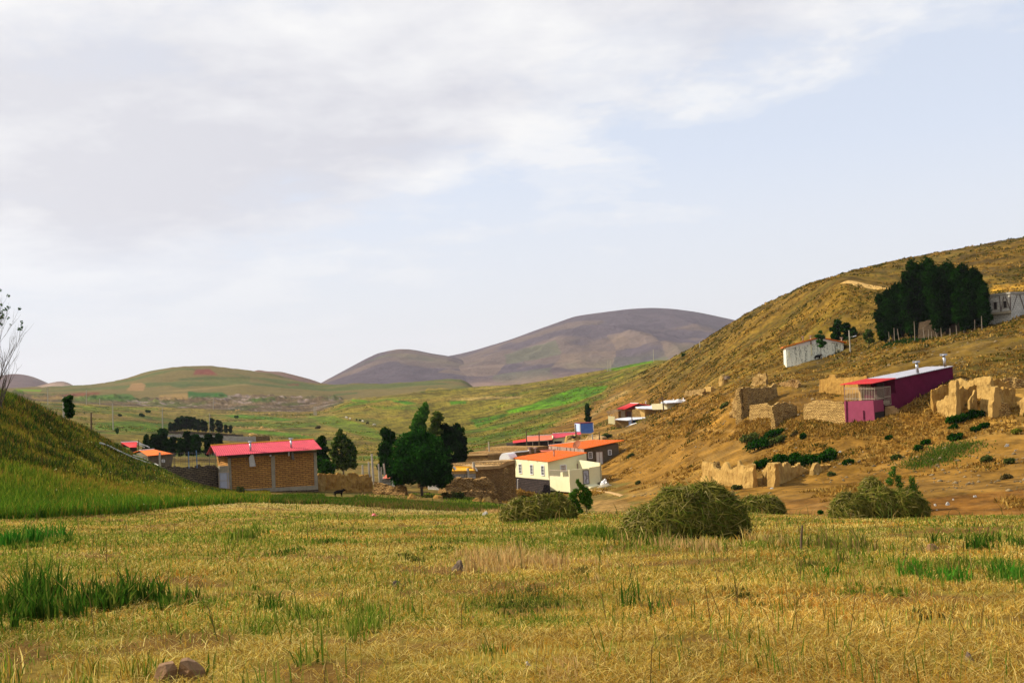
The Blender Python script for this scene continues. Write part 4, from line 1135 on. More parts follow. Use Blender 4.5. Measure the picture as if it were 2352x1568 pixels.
for a, b_, m in (((650, 432), (668, 540), 'plank'), ((755, 437), (757, 530), 'plank')):
    flue(es, P(*z17(*b_), 182), P(*z17(*a), 182), .16, m)
WS2 = Wall(P(*z17(20, 660), 178), P(*z17(320, 600), 184))
sy = thing('stone_store', 'low brown stone storehouse with grassy earth roof behind the white tank', 'store', WS2.a)
prism(MB(), WS2, z17, [(-130, 560), (320, 525), (330, 660), (-130, 680)], back(WS2, 6), 1).build('wall', 'brown_stone', sy)
prism(MB(), WS2, z17, [(-140, 535), (340, 510), (340, 535), (-140, 565)], back(WS2, 6.3)).build('roof', 'earth_roof', sy)
WS3 = Wall(P(*z17(320, 640), 181), P(*z17(1000, 480), 186))
s3 = thing('stone_terrace', 'brown stone terrace wall with white stone edging under the red roofed lean-to', 'wall', WS3.a)
prism(MB(), WS3, z17, [(320, 515), (640, 470), (660, 420), (1000, 385), (1010, 520), (320, 640)], back(WS3, 12), 1).build('wall', 'brown_stone', s3)
MB().tube(WS3.pts(z17, [(325, 515), (480, 500), (620, 488), (640, 465)], .1), .12, 6).build('edging', 'white_plastic', s3)
# white tunnel tank
mb = MB(); a = P(*z17(180, 640), 174); b_ = P(*z17(330, 625), 176); n_ = 10
ax = unit(b_ - a); 
vs, fs = [], []
for p in (a, b_):
    for i in range(n_ + 1):
        t_ = math.pi * i / n_; w_ = np.array([-ax[1], ax[0], 0])
        vs.append(p + w_ * math.cos(t_) * 1.0 + UPV * (math.sin(t_) * 1.15 - .15))
for i in range(n_): fs.append((i, i + 1, n_ + 2 + i, n_ + 1 + i))
fs += [tuple(range(n_ + 1)), tuple(range(n_ + 1, 2 * n_ + 2)), (0, n_, 2 * n_ + 1, n_ + 1)]
tag(mb.add(vs, fs).build('water_tank', 'white_plastic'), 'white rounded tank lying behind the left end of the orange roof', 'tank')

# ---- cream house
K = P(*z17(1030, 1335), 163.0); A0 = P(*z17(372, 1260), 174.6)
u = unit([A0[0] - K[0], A0[1] - K[1], 0]); v = np.array([u[1], -u[0], 0])
A0 = K + u * fplane(K, u, z17(360, 900))
lv = fplane(K, v, z17(1722, 620))
WL, WR = Wall(K, A0), Wall(K, K + v * lv)
ch = thing('cream_house', 'cream painted house with bright orange sheet roof and dark stone basement', 'house', K)
zK, zA, zC = WL.at(z17(1016, 692))[2], WL.at(z17(352, 640))[2], WR.at(z17(1712, 535))[2]
zm_ = WL.at(z17(1028, 1035))[2]
b4 = [vz(K, zm_ - .1), vz(K + v * lv, zm_ - .1), vz(K + v * lv + u * rad(A0 - K), zm_ - .1), vz(A0, zm_ - .1)]
t4 = [vz(K, zK), vz(K + v * lv, zC), vz(K + v * lv + A0 - K, zC + zA - zK), vz(A0, zA)]
MB().hexa(b4, t4).build('wall', 'cream', ch)
WL.slab(MB(), z17, [(372, 978), (1030, 1035), (1048, 1400), (375, 1330)], .1, -6.0).build('basement', 'black_stone', ch)
MB().bar(WL.at(z17(372, 962), .03), WL.at(z17(1030, 1018), .03), .12, .08, WL.n).build('string_course', 'cream', ch)
rC, rA = rad(K + v * lv), rad(A0)
RA, RB, RC, RD = P(*z17(300, 616), rA + .8), P(*z17(1010, 684), 162.3), P(*z17(1733, 515), rC + .3), P(*z17(1165, 472), rA + 3.6)
corrugated(MB(), RA, RB, RC, RD, 44, .05, .06).build('roof', 'orange_roof', ch)
for s in (.04, .24, .46, .69, .96):
    p = RA * (1 - s) + RB * s - UPV * .14
    MB().bar(p + WL.n * .02, p - WL.n * .8, .14, .12).build('rafter', 'cream', ch)
for L_ in ([(450, 726), (501, 729), (510, 905), (459, 904)], [(666, 741), (718, 744), (725, 921), (675, 919)], [(873, 757), (928, 761), (937, 942), (882, 939)]):
    window(ch, WL, z17, L_, 'white_trim', 2, 2, .11)
window(ch, WR, z17, [(1226, 746), (1336, 741), (1341, 868), (1230, 872)], 'white_trim', 4, 1, .1, 'plank')
window(ch, WR, z17, [(1545, 727), (1641, 722), (1646, 815), (1550, 820)], 'plank', 5, 0, .09)
MB().tube([WL.at(z17(436, 1014), .5), WL.at(z17(425, 1016), .5), WL.at(z17(425, 1290), .5)], .06, 6).build('downpipe', 'white_trim', ch)
flue(ch, P(*z17(1112, 625), 168), P(*z17(1108, 472), 168), .11, 'plank')
# walled yard in front of it
c_ = fplane(K, -u, z17(1416, 1180)); K2 = K - u * c_
l2 = fplane(K2, v, z17(2003, 850))
WF = Wall(K2, K2 + v * l2)
zt = WL.at(z17(1030, 960))[2]
MB().hexa([vz(K, zt - 5), vz(K + v * l2, zt - 5), vz(K2 + v * l2, zt - 5), vz(K2, zt - 5)][::-1], [vz(K, zt - .15), vz(K + v * l2, zt - .15), vz(K2 + v * (l2 - .1) + u * .3, zt - .15), vz(K2 + u * .3, zt - .15)][::-1])
WL.slab(MB(), z17, [(1030, 955), (1402, 976), (1420, 1260), (1040, 1225)], .02, -.28).build('yard_wall', 'cream', ch)
WF.slab(MB(), z17, [(1396, 840), (1655, 817), (1670, 1190), (1420, 1290)], 0, -.25).build('yard_wall', 'cream', ch)
WF.slab(MB(), z17, [(1768, 797), (1993, 762), (2012, 1040), (1775, 1180)], 0, -.25).build('yard_wall', 'cream', ch)
WSd = Wall(K2 + v * l2, K + v * l2)
zs_ = WF.at(z17(1990, 762))[2]
p0, p1 = K2 + v * l2, K2 + v * l2 + u * (c_ + 1.0)
zs2 = WSd.at(z17(1990, 708))[2]
MB().hexa([vz(p0, zt - 4), vz(p0 - v * .25, zt - 4), vz(p1 - v * .25, zt - 4), vz(p1, zt - 4)], [vz(p0, zs2), vz(p0 - v * .25, zs2), vz(p1 - v * .25, zs2 + .25), vz(p1, zs2 + .25)]).build('yard_wall', 'cream', ch)
MB().hexa([vz(K, zt - .5), vz(K2 + u * .3, zt - .5), vz(K2 + u * .3 + v * (l2 - .3), zt - .5), vz(K + v * (l2 - .3), zt - .5)], [vz(K, zt - .1), vz(K2 + u * .3, zt - .1), vz(K2 + u * .3 + v * (l2 - .3), zt - .1), vz(K + v * (l2 - .3), zt - .1)]).build('terrace_floor', 'concrete', ch)
g = WF.slab(MB(), z17, [(1656, 850), (1758, 845), (1773, 1092), (1668, 1104)], .06, -.1).build('gate', 'grey_door', ch)
mb = MB(); G_ = lambda pts: WF.pts(z17, pts, .08)
for pl in ([(1690, 895), (1692, 925), (1722, 965), (1722, 1000), (1700, 1025), (1702, 1075)], [(1712, 893), (1714, 930), (1735, 955), (1748, 955)], [(1718, 1078), (1718, 1030), (1738, 985), (1752, 985)]):
    pp = G_(pl)
    for i in range(len(pp) - 1): mb.bar(pp[i], pp[i + 1], .05, .05, WF.n)
pp = G_([(1656, 850), (1758, 845), (1773, 1092), (1668, 1104)])
for i in range(4): mb.bar(pp[i], pp[(i + 1) % 4], .09, .07, WF.n)
mb.build('gate_moulding', 'iron', g)
WF.slab(MB(), z17, [(1655, 817), (1756, 808), (1759, 846), (1656, 851)], .02, -.2).build('lintel', 'cream', ch)
rl = MB()
a0, a1, b0, b1 = WL.at(z17(1030, 842), -.12), WL.at(z17(1394, 852), -.12), WL.at(z17(1032, 957), -.12), WL.at(z17(1400, 975), -.12)
rl.bar(a0, a1, .07); rl.bar(b0 + UPV * .1, b1 + UPV * .1, .05)
for i in range(25): rl.bar(b0 + (b1 - b0) * i / 24, a0 + (a1 - a0) * i / 24, .035)
rl.build('railing', 'pale_iron', ch)
WL.slab(MB(), z17, [(1230, 885), (1272, 880), (1278, 975), (1232, 972)], .0, -.35).build('railing_post', 'cream', ch)
sp_ = [hit(*z17(1672, 1168)), hit(*z17(1890, 1132))]
p_ = [WF.at(z17(1672, 1120)), WF.at(z17(1885, 1100))]
MB().hexa([p_[0] + WF.n * 1.9 - UPV * .6, p_[1] + WF.n * 1.5 - UPV * .6, p_[1] - UPV * .6, p_[0] - UPV * .6], [p_[0] + WF.n * 1.9 - UPV * .25, p_[1] + WF.n * 1.5 - UPV * .1, p_[1] + UPV * .05, p_[0] + UPV * .05]).build('doorstep', 'cream', ch)
# ---- brown house above it
K = P(*z17(1685, 690), 187.0)
A0 = K + u * fplane(K, u, z17(1022, 450)); lv = fplane(K, v, z17(2325, 420))
WL, WR = Wall(K, A0), Wall(K, K + v * lv)
br = thing('brown_house', 'brown mud plastered house with wide orange roof and white double door above the cream house', 'house', K)
zK, zA, zC = WL.at(z17(1685, 440))[2], WL.at(z17(1016, 388))[2], WR.at(z17(2310, 335))[2]
zb0 = K[2] - 2.5
MB().hexa([vz(K, zb0), vz(K + v * lv, zb0), vz(K + v * lv + A0 - K, zb0), vz(A0, zb0)], [vz(K, zK), vz(K + v * lv, zC), vz(K + v * lv + A0 - K, zC + zA - zK), vz(A0, zA)]).build('wall', 'brown_plaster', br)
WL.slab(MB(), z17, [(1018, 392), (1680, 440), (1680, 540), (1018, 480)], .08).build('plank_wall', 'plank', br)
for x in (1060, 1185, 1225, 1350, 1420, 1500):
    yy = 395 + (x - 1018) * .07
    WL.slab(MB(), z17, [(x, yy), (x + 10, yy), (x + 10, yy + 75), (x, yy + 75)], .12, .05).build('wall_batten', 'pole_wood', br)
rA, rC = rad(A0), rad(K + v * lv)
corrugated(MB(), P(*z17(1008, 380), rA + .6), P(*z17(1690, 440), 186.2), P(*z5(1906, 384), rC + .3), P(*z5(1470, 380), rA + lv * .45), 46, .06, .06).build('roof', 'orange_roof', br)
MB().bar(P(*z17(1008, 372), rA + .9), P(*z17(1500, 318), rA + 3.2), .18, .12).build('bargeboard', 'white_trim', br)
for L_ in ([(1757, 510), (1822, 507), (1827, 620), (1762, 625)], [(2128, 468), (2185, 464), (2189, 553), (2131, 559)]): window(br, WR, z17, L_, 'white_trim', 1, 2, .12)
d = WR.slab(MB(), z17, [(1898, 503), (2022, 497), (2032, 742), (1910, 695)], .08).build('door', 'white_door', br)
mb = MB()
for a, b_ in (((1960, 500), (1970, 718)), ((1898, 503), (1910, 695)), ((2022, 497), (2032, 742)), ((1898, 503), (2022, 497))): mb.bar(WR.at(z17(*a), .1), WR.at(z17(*b_), .1), .08, .06, WR.n)
mb.build('door_frame', 'plank', d)
# dish
dc = P(*z17(1546, 368), 183.0)
dn = unit([-.55, -.6, .55]); dx = unit(np.cross(dn, UPV)); dy = np.cross(dx, dn)
mb = MB(); vs, fs = [dc], []
for k, (rr_, dz) in enumerate(((.3, .02), (.55, .08), (.78, .17))):
    for i in range(20):
        a = 2 * math.pi * i / 20; vs.append(dc + (dx * math.cos(a) + dy * math.sin(a)) * rr_ + dn * dz)
for i in range(20):
    fs.append((0, 1 + i, 1 + (i + 1) % 20))
    for k in (0, 1): fs.append((1 + k * 20 + i, 21 + k * 20 + i, 21 + k * 20 + (i + 1) % 20, 1 + k * 20 + (i + 1) % 20))
sdh = thing('satellite_dish', 'rust red satellite dish on the orange roof of the brown house', 'dish', dc - UPV * .9)
mb.add(vs, fs).build('dish', 'rust', sdh, True)
MB().tube([dc - dn * .05, dc - UPV * .8 - dn * .2], .05, 6).build('mast', 'iron', sdh)
mb = MB().tube([dc - dy * .6, dc + dn * .6 - dy * .2], .03, 5); mb.box(dc + dn * .6 - dy * .2, .14, .14, .14); mb.build('receiver_arm', 'iron', sdh)
# lean-to canopy behind
ca, W_ = shed('canopy', 'small flat orange canopy between the cream house and the brown house', 'canopy', z17, [(880, 500), (1112, 480)], [(780, 438), (980, 425)], [(880, 560), (1100, 560)], 184, 186, 3, 'brown_stone', 'salmon_roof', 10, None, None, False)
# ---- row of pink roofed sheds
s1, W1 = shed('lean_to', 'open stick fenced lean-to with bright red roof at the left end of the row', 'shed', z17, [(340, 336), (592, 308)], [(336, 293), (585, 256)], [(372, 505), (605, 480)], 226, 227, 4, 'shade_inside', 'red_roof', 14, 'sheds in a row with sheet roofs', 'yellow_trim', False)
for a, b_ in (((375, 340), (375, 505)), ((392, 345), (398, 500)), ((362, 340), (366, 505))): MB().bar(W1.at(z17(*b_), .4), W1.at(z17(*a), .4), .14).build('post', 'pole_wood', s1)
mb = MB()
for i in range(20): x = 400 + i * 10; mb.bar(W1.at(z17(x, 500 - i), .3), W1.at(z17(x + rnd.uniform(-3, 3), 462 - i + rnd.uniform(-5, 5)), .3), .1)
mb.build('stick_fence', 'plank', s1)
s2, W2 = shed('pink_roof_shed', 'long dark stone shed with salmon roof in the middle of the shed row', 'shed', z17, [(606, 306), (1082, 272)], [(604, 210), (1070, 182)], [(606, 450), (1000, 380)], 228, 229, 5, 'black_stone', 'salmon_roof', 30, 'sheds in a row with sheet roofs', 'white_trim')
for a, b_ in (((708, 315), (710, 410)), ((998, 285), (1002, 365))): MB().bar(W2.at(z17(*b_), .5), W2.at(z17(*a), .5), .14).build('post', 'pale_iron', s2)
MB().bar(W2.at(z17(606, 308), .5), W2.at(z17(1000, 288), .5), .16).build('eave_beam', 'pale_iron', s2)
s3_, W3 = shed('pink_roof_shed', 'pale walled shed with rose pink roof at the right end of the row', 'shed', z17, [(1094, 250), (1622, 172)], [(1086, 156), (1612, 126)], [(1100, 335), (1600, 260)], 231, 233, 5, 'cream', 'pink_roof', 30, 'sheds in a row with sheet roofs', 'white_trim')
W3.slab(MB(), z17, [(1115, 300), (1260, 300), (1240, 345), (1115, 350)], .2).build('opening', 'shade_inside', s3_)
ruin('oven_mound', 'rounded earth mound with dark opening right of the rose pink roof', 'mound', z17, 224, 225, [(1365, 290), (1480, 290), (1620, 270)], [(1372, 235), (1400, 200), (1450, 192), (1520, 190), (1580, 185), (1625, 200)], 2.5, 'adobe', None, .3)
om = bpy.data.objects['oven_mound']
Wm = Wall(P(*z17(1440, 260), 223.4), P(*z17(1540, 250), 223.8))
Wm.slab(MB(), z17, [(1448, 205), (1528, 203), (1510, 240), (1480, 252), (1460, 235)], .1, -.5).build('opening', 'shade_inside', om)
ruin('earth_bank', 'low flat earth roof edge and bank behind the brown house roof', 'bank', z17, 218, 214, [(1280, 345), (1600, 330), (1980, 300)], [(1285, 290), (1400, 300), (1540, 285), (1640, 275), (1700, 200), (1900, 205), (1985, 240)], 4, 'earth_roof', None, .2)
# ---- blue cabin
Wc = Wall(P(*z5(1295, 266), 268), P(*z5(1475, 250), 268.3))
bc = thing('blue_cabin', 'bright blue sheet metal cabin on the slope below the lone poplar', 'cabin', Wc.a)
q = Wc.pts(z5, [(1290, 150), (1472, 139), (1477, 248), (1440, 270), (1297, 266)])
for k in (2, 3, 4): q[k] -= UPV * .3
MB().slab(q, back(Wc, 5.5) - Wc.u * .75).build('wall', 'blue_sheet', bc)
q2 = Wc.pts(z5, [(1286, 152), (1476, 140)], .12); q3 = [p + back(Wc, 5.8) - Wc.u * .75 for p in q2]
MB().slab([q2[0], q2[1], q3[1], q3[0]], UPV * .12).build('roof', 'dark_red', bc)
for a, b_ in (((1290, 152), (1296, 266)), ((1472, 140), (1477, 246))): MB().bar(Wc.at(z5(*a), .03), Wc.at(z5(*b_), .03), .16, .1, Wc.n).build('corner_trim', 'white_trim', bc)
mb = MB()
for i in range(15):
    x = 1302 + i * 11.5; mb.bar(Wc.at(z5(x, 154 - .06 * (x - 1290)), .03), Wc.at(z5(x, 262), .03), .06, .05, Wc.n)
mb.build('sheet_ribs', 'blue_sheet', bc)
Wl_ = Wall(Wc.a, Wc.a + back(Wc, 5.5) - Wc.u * .75)
MB().slab([Wc.at(z5(1289, 154)) - Wc.u * .05, Wc.at(z5(1294, 264)) - Wc.u * .05, Wc.at(z5(1294, 264)) - Wc.u * .755 + back(Wc, 5.5), Wc.at(z5(1289, 154)) - Wc.u * .755 + back(Wc, 5.5)], -Wc.u * .06).build('side_panel', 'pale_blue', bc)
# ---- red roofed house, its neighbours
Wh = Wall(P(*z6(750, 425), 300), P(*z6(980, 410), 301))
rh = thing('red_roof_house', 'small house with bright red pitched roof and dark red gable on the hillside', 'house', Wh.a)
prism(MB(), Wh, z6, [(748, 288), (985, 285), (985, 415), (752, 430)], back(Wh, 8), .8).build('wall', 'brown_stone', rh)
Wh.slab(MB(), z6, [(786, 305), (840, 300), (842, 415), (790, 418)], .06).build('plaster_panel', 'concrete', rh)
Wh.slab(MB(), z6, [(826, 291), (1018, 213), (1185, 242), (985, 292)], .15).build('gable', 'dark_red', rh)
corrugated(MB(), P(*z6(724, 283), 299.4), P(*z6(832, 292), 298.6), P(*z6(1020, 211), 300.5), P(*z6(915, 207), 308), 10, .05, .08).build('roof', 'red_roof', rh)
corrugated(MB(), P(*z6(1190, 243), 300.5), P(*z6(1160, 235), 308), P(*z6(915, 207), 308), P(*z6(1020, 211), 300.5), 10, .05, .08).build('roof', 'red_roof', rh)
MB().bar(P(*z6(915, 205), 307), P(*z6(1020, 209), 300.5), .2, .12).build('ridge_cap', 'white_trim', rh)
window(rh, Wh, z6, [(858, 320), (926, 317), (927, 405), (860, 408)], 'dark_red', 3, 1, .12)
flue(rh, P(*z6(1120, 228), 301), P(*z6(1118, 190), 301), .1)
pg = MB()
for a, b_ in (((590, 330), (745, 292)), ((640, 342), (790, 300)), ((600, 333), (690, 355)), ((612, 330), (615, 385)), ((640, 340), (640, 385))): pg.bar(P(*z6(*a), 299), P(*z6(*b_), 299), .16)
tag(pg.build('pergola', 'pale_iron'), 'bare pole pergola sticking out left of the red roofed house', 'pergola')
Wp = Wall(P(*z6(617, 470), 297), P(*z6(705, 482), 295))
fp = thing('sheet_fence', 'pale corrugated sheet fence panel below the pole pergola', 'fence', Wp.a)
qf = Wp.pts(z6, [(617, 480), (705, 492), (702, 388), (614, 380)])
corrugated(MB(), qf[0], qf[1], qf[2], qf[3], 12, .07).build('sheet_panel', 'cream', fp)
MB().bar(Wp.at(z6(700, 395), -.1), Wp.at(z6(703, 520), -.1), .14).build('post', 'pole_wood', fp)
Wn = Wall(P(*z6(985, 402), 296), P(*z6(1105, 400), 294))
sn_ = thing('stone_hut', 'ochre plastered stone hut with flat white sheet roof right of the red roofed house', 'hut', Wn.a)
prism(MB(), Wn, z6, [(980, 278), (1102, 290), (1106, 402), (985, 404)], back(Wn, 6), .6).build('wall', 'ochre_plaster', sn_)
Wn2 = Wall(P(*z6(1105, 402), 294), P(*z6(1300, 340), 300))
prism(MB(), Wn2, z6, [(1103, 289), (1300, 262), (1305, 345), (1108, 402)], back(Wn2, 4), .6).build('wall', 'dry_stone', sn_)
Wn2.slab(MB(), z6, [(1148, 312), (1168, 310), (1170, 338), (1150, 340)], .05).build('window', 'shade_inside', sn_)
Wn.slab(MB(), z6, [(1008, 308), (1020, 308), (1020, 330), (1008, 330)], .05).build('window', 'shade_inside', sn_)
rf = [P(*z6(978, 268), 298), P(*z6(1020, 284), 293.4), P(*z6(1235, 295), 293.4), P(*z6(1312, 250), 299), P(*z6(1298, 232), 306)]
MB().slab(rf, UPV * .18).build('roof', 'white_roof', sn_)
Wq = Wall(P(*z6(715, 560), 285), P(*z6(890, 520), 284))
lh = thing('low_hut', 'low rubble hut with pale blue sheet roof below the red roofed house', 'hut', Wq.a)
prism(MB(), Wq, z6, [(708, 436), (885, 446), (890, 520), (730, 580)], back(Wq, 5), .6).build('wall', 'dry_stone', lh)
MB().slab([P(*z6(702, 432), 284), P(*z6(872, 445), 283), P(*z6(1152, 412), 288), P(*z6(1150, 400), 293), P(*z6(880, 404), 293), P(*z6(738, 420), 291)], UPV * .12).build('roof', 'white_roof', lh)
Wq2 = Wall(P(*z6(930, 460), 286), P(*z6(1120, 450), 289))
prism(MB(), Wq2, z6, [(930, 440), (1130, 418), (1100, 455), (930, 462)], back(Wq2, 3), .3).build('wall', 'blue_sheet', lh)
Wq.slab(MB(), z6, [(890, 432), (930, 424), (926, 482), (893, 507)], .1, 0.0).build('door', 'pale_blue', lh)
tag(MB().slab([hit(*z6(850, 535)) + UPV * .1, hit(*z6(905, 520)) + UPV * .25, hit(*z6(995, 488)) + UPV * .2, hit(*z6(930, 510)) + UPV * .3], UPV * .15).build('sheet_pile', 'white_roof'), 'loose white roofing sheet lying on the slope below the pale blue roof', 'sheet')
Wf = Wall(P(*z6(1410, 272), 262), P(*z6(1840, 190), 270))
fw = thing('flat_roof_house', 'pale yellow house with flat white roof sunk into the hillside beside the pole', 'house', Wf.a)
prism(MB(), Wf, z6, [(1395, 212), (1842, 184), (1700, 232), (1410, 272)], back(Wf, 5), .3).build('wall', 'cream', fw)
MB().slab([P(*z6(1320, 208), 262), P(*z6(1400, 216), 260.5), P(*z6(1848, 184), 269), P(*z6(1842, 174), 275), P(*z6(1560, 176), 276), P(*z6(1380, 182), 274)], UPV * .2).build('roof', 'white_roof', fw)
for x, y0, y1 in ((1492, 150, 178), (1625, 135, 170), (1746, 122, 172)): flue(fw, P(*z6(x, y1), 268), P(*z6(x, y0), 268), .1, 'white_trim', False)
MB().tube([P(*z6(1525, 185), 266), P(*z6(1550, 172), 266), P(*z6(1600, 180), 267), P(*z6(1645, 178), 267), P(*z6(1650, 165), 267)], .35, 7).build('roof_bundle', 'white_plastic', fw)

# ---- magenta house
R0 = rad(hit(*z8(518, 872)))
K = P(*z8(520, 872), R0)
u = unit([-3.5, 4.5, 0]); v = np.array([u[1], -u[0], 0])
lu = fplane(K, u, z8(205, 760)); lt = fplane(K, v, z8(742, 600)); lv = fplane(K, v, z8(1338, 380))
WL, WR = Wall(K, K + u * lu), Wall(K, K + v * lv)
ph = thing('magenta_house', 'magenta house with grey sheet roof and red roofed veranda on the hillside', 'house', K)
z_lo, z_ve = WL.at(z8(520, 657))[2], K[2]
def blk(p0, du, dv, zb_, zt_, inset=0):
    b = [p0, p0 + dv, p0 + dv + du, p0 + du]
    return [vz(p, zb_) for p in b], [vz(p, zt_) for p in b]
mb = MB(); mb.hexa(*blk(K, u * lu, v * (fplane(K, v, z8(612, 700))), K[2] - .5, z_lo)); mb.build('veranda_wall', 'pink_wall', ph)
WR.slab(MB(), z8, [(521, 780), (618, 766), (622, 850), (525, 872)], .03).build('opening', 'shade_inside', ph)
K3 = K + v * lt
zE, zR = WR.at(z8(745, 432))[2], WR.at(z8(1335, 305))[2]
du = u * lu
b4 = [vz(K3, K[2] - .5), vz(K + v * lv, K[2] - .5), vz(K + v * lv + du, K[2] - .5), vz(K3 + du, K[2] - .5)]
t4 = [vz(K3, zE), vz(K + v * lv, zR), vz(K + v * lv + du, zR), vz(K3 + du, zE)]
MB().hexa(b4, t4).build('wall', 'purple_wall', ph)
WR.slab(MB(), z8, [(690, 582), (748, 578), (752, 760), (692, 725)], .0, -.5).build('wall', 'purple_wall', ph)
MB().bar(WR.at(z8(748, 440), .03), WR.at(z8(1337, 383), .03), .06, .05, WR.n).build('string_course', 'purple_wall', ph)
# veranda: shaded back, roof, posts, railing, gate
zf = z_lo - .1
MB().hexa(*blk(K + u * .2 + v * .2, u * (lu - .4), v * (lt - .3), zf - .4, zf - .05)).build('veranda_floor', 'concrete', ph)
corrugated(MB(), P(*z8(155, 491), R0 + lu * .75), P(*z8(492, 477), R0 - .6), P(*z8(742, 424), rad(K3) - .2), P(*z8(430, 431), rad(K3 + du)), 24, .04, .05).build('veranda_roof', 'red_roof', ph)
corrugated(MB(), P(*z8(742, 427), rad(K3) - .1), P(*z8(1346, 297), rad(K + v * lv) - .2), P(*z8(1062, 306), rad(K + v * lv + du * .9)), P(*z8(428, 433), rad(K3 + du)), 34, .05, .06).build('roof', 'grey_roof', ph)
for a, b_ in (((201, 490), (206, 660)), ((425, 485), (428, 560)), ((365, 485), (367, 530))): MB().bar(P(*z8(*b_), R0 + lu * .6 if a[0] < 300 else R0 + 4), P(*z8(*a), R0 + lu * .6 if a[0] < 300 else R0 + 4), .1).build('post', 'dark_red', ph)
rl = MB()
a0, b0 = WL.at(z8(206, 512), -.1), WL.at(z8(206, 655), -.1); a1, b1 = WL.at(z8(518, 512), -.1), WL.at(z8(518, 655), -.1)
n_ = 19
for i in range(n_ + 1): s = i / n_; rl.bar(b0 + (b1 - b0) * s, a0 + (a1 - a0) * s, .032)
for s in (.12, .86): rl.bar(b0 + (a0 - b0) * s, b1 + (a1 - b1) * s, .05)
c0, d0 = WR.at(z8(520, 512), -.1), WR.at(z8(520, 652), -.1); c1, d1 = WR.at(z8(612, 508), -.1), WR.at(z8(612, 645), -.1)
for i in range(9): s = i / 8; rl.bar(d0 + (d1 - d0) * s, c0 + (c1 - c0) * s, .03)
for s in (.12, .86): rl.bar(d0 + (c0 - d0) * s, d1 + (c1 - d1) * s, .05)
rl.build('railing', 'pale_iron', ph)
gt = MB(); g0, g1, g2, g3 = WR.pts(z8, [(618, 510), (682, 506), (690, 700), (626, 708)], .03)
for i in range(6): s = i / 5; gt.bar(g3 + (g2 - g3) * s, g0 + (g1 - g0) * s, .035)
for s in (0.02, .45, .98): gt.bar(g3 + (g0 - g3) * s, g2 + (g1 - g2) * s, .06)
gt.build('gate', 'pale_iron', ph)
WR.slab(MB(), z8, [(612, 480), (690, 470), (695, 720), (622, 730)], -.9, -1.0).build('doorway', 'shade_inside', ph)
st = MB()
for i, (y, o_) in enumerate(((716, .35), (735, .65), (755, .95), (775, 1.25))):
    p = WR.at(z8(658, y)); st.hexa([p + WR.n * o_ - WR.u * .55 - UPV * 1.8, p + WR.n * o_ + WR.u * .75 - UPV * 1.8, p + WR.u * .75 - UPV * 1.8, p - WR.u * .55 - UPV * 1.8], [p + WR.n * o_ - WR.u * .55, p + WR.n * o_ + WR.u * .75, p + WR.u * .75, p - WR.u * .55])
st.build('steps', 'earth_roof', ph)
for a, t_ in (((968, 368), (955, 262)), ((1258, 305), (1240, 188))): flue(ph, P(*z8(*a), R0 + 7.5), P(*z8(*t_), R0 + 7.5), .16)
MB().tube([WL.at(z8(217, 655), .08), WL.at(z8(222, 880), .08)], .09, 7).build('downpipe', 'pink_wall', ph)
MB().tube([WL.at(z8(397, 760), .08), WL.at(z8(399, 850), .08)], .1, 7).build('downpipe', 'pink_wall', ph)
WL.slab(MB(), z8, [(345, 560), (440, 560), (440, 655), (345, 655)], -1.2, -1.9).build('laundry_tub', 'purple_wall', ph)
# tan back wall seen through the bars
MB().hexa(*blk(K + v * (lt * .55) + u * (lu - .6), u * .3, v * (lt * .45), zf, zf + 2.1)).build('wall', 'ochre_plaster', ph)


# ---- peeling house with the orange roof, block hut on the far right
W_ = Wall(P(*z10(860, 1075), 223), P(*z10(1655, 925), 224))
wh = thing('whitewashed_house', 'long peeling whitewashed house with thin orange roof high on the hillside', 'house', W_.a)
MB().slab(W_.pts(z10, [(848, 842), (990, 800), (1280, 716), (1370, 712), (1655, 775), (1658, 960), (860, 1110)]), back(W_, 8)).build('wall', 'peeling_whitewash', wh)
W_.slab(MB(), z10, [(848, 846), (990, 803), (1000, 780), (1280, 716), (1370, 712), (1655, 774), (1655, 785), (1360, 742), (1200, 790), (1000, 822), (848, 862)], .04).build('gable', 'white_trim', wh)
for a, b_ in (((812, 834), (1285, 706)), ((1285, 706), (1370, 704)), ((1370, 704), (1700, 772))):
    p0, p1 = W_.at(z10(*a), .5), W_.at(z10(*b_), .5)
    MB().slab([p0, p1, p1 + back(W_, 9), p0 + back(W_, 9)], UPV * .14).build('roof', 'orange_roof', wh)
window(wh, W_, z10, [(1553, 865), (1605, 858), (1605, 920), (1555, 925)], 'cream', 3, 0, .14)
window(wh, W_, z10, [(880, 893), (905, 890), (908, 975), (884, 980)], 'peeling_whitewash', 0, 0, .1, 'cream')
for a, t_ in (((1088, 745), (1085, 692)), ((1198, 790), (1192, 680)), ((1628, 770), (1625, 705))): flue(wh, W_.at(z10(*a), .2), W_.at(z10(*t_), .2), .12, 'plank')
MB().tube(W_.pts(z10, [(1200, 790), (1212, 945)], .1), .09, 6).build('downpipe', 'cream', wh)
Wb = Wall(P(*z9(1610, 1012), 201), P(*z9(1830, 988), 199)); Wb2 = Wall(P(*z9(1830, 988), 199), P(*z9(2060, 990), 203))
bk = thing('block_house', 'unfinished grey block house with dark window holes at the right edge of the photo', 'house', Wb.a)
prism(MB(), Wb, z9, [(1595, 818), (1825, 790), (1832, 992), (1610, 1018)], back(Wb, 7), 4).build('wall', 'block_courses', bk)
prism(MB(), Wb2, z9, [(1825, 790), (2080, 785), (2085, 985), (1832, 992)], back(Wb2, 7), 4).build('wall', 'block_courses', bk)
pr = [Wb.at(z9(1590, 815), .15), Wb.at(z9(1828, 786), .15), Wb2.at(z9(2085, 782), .15)]
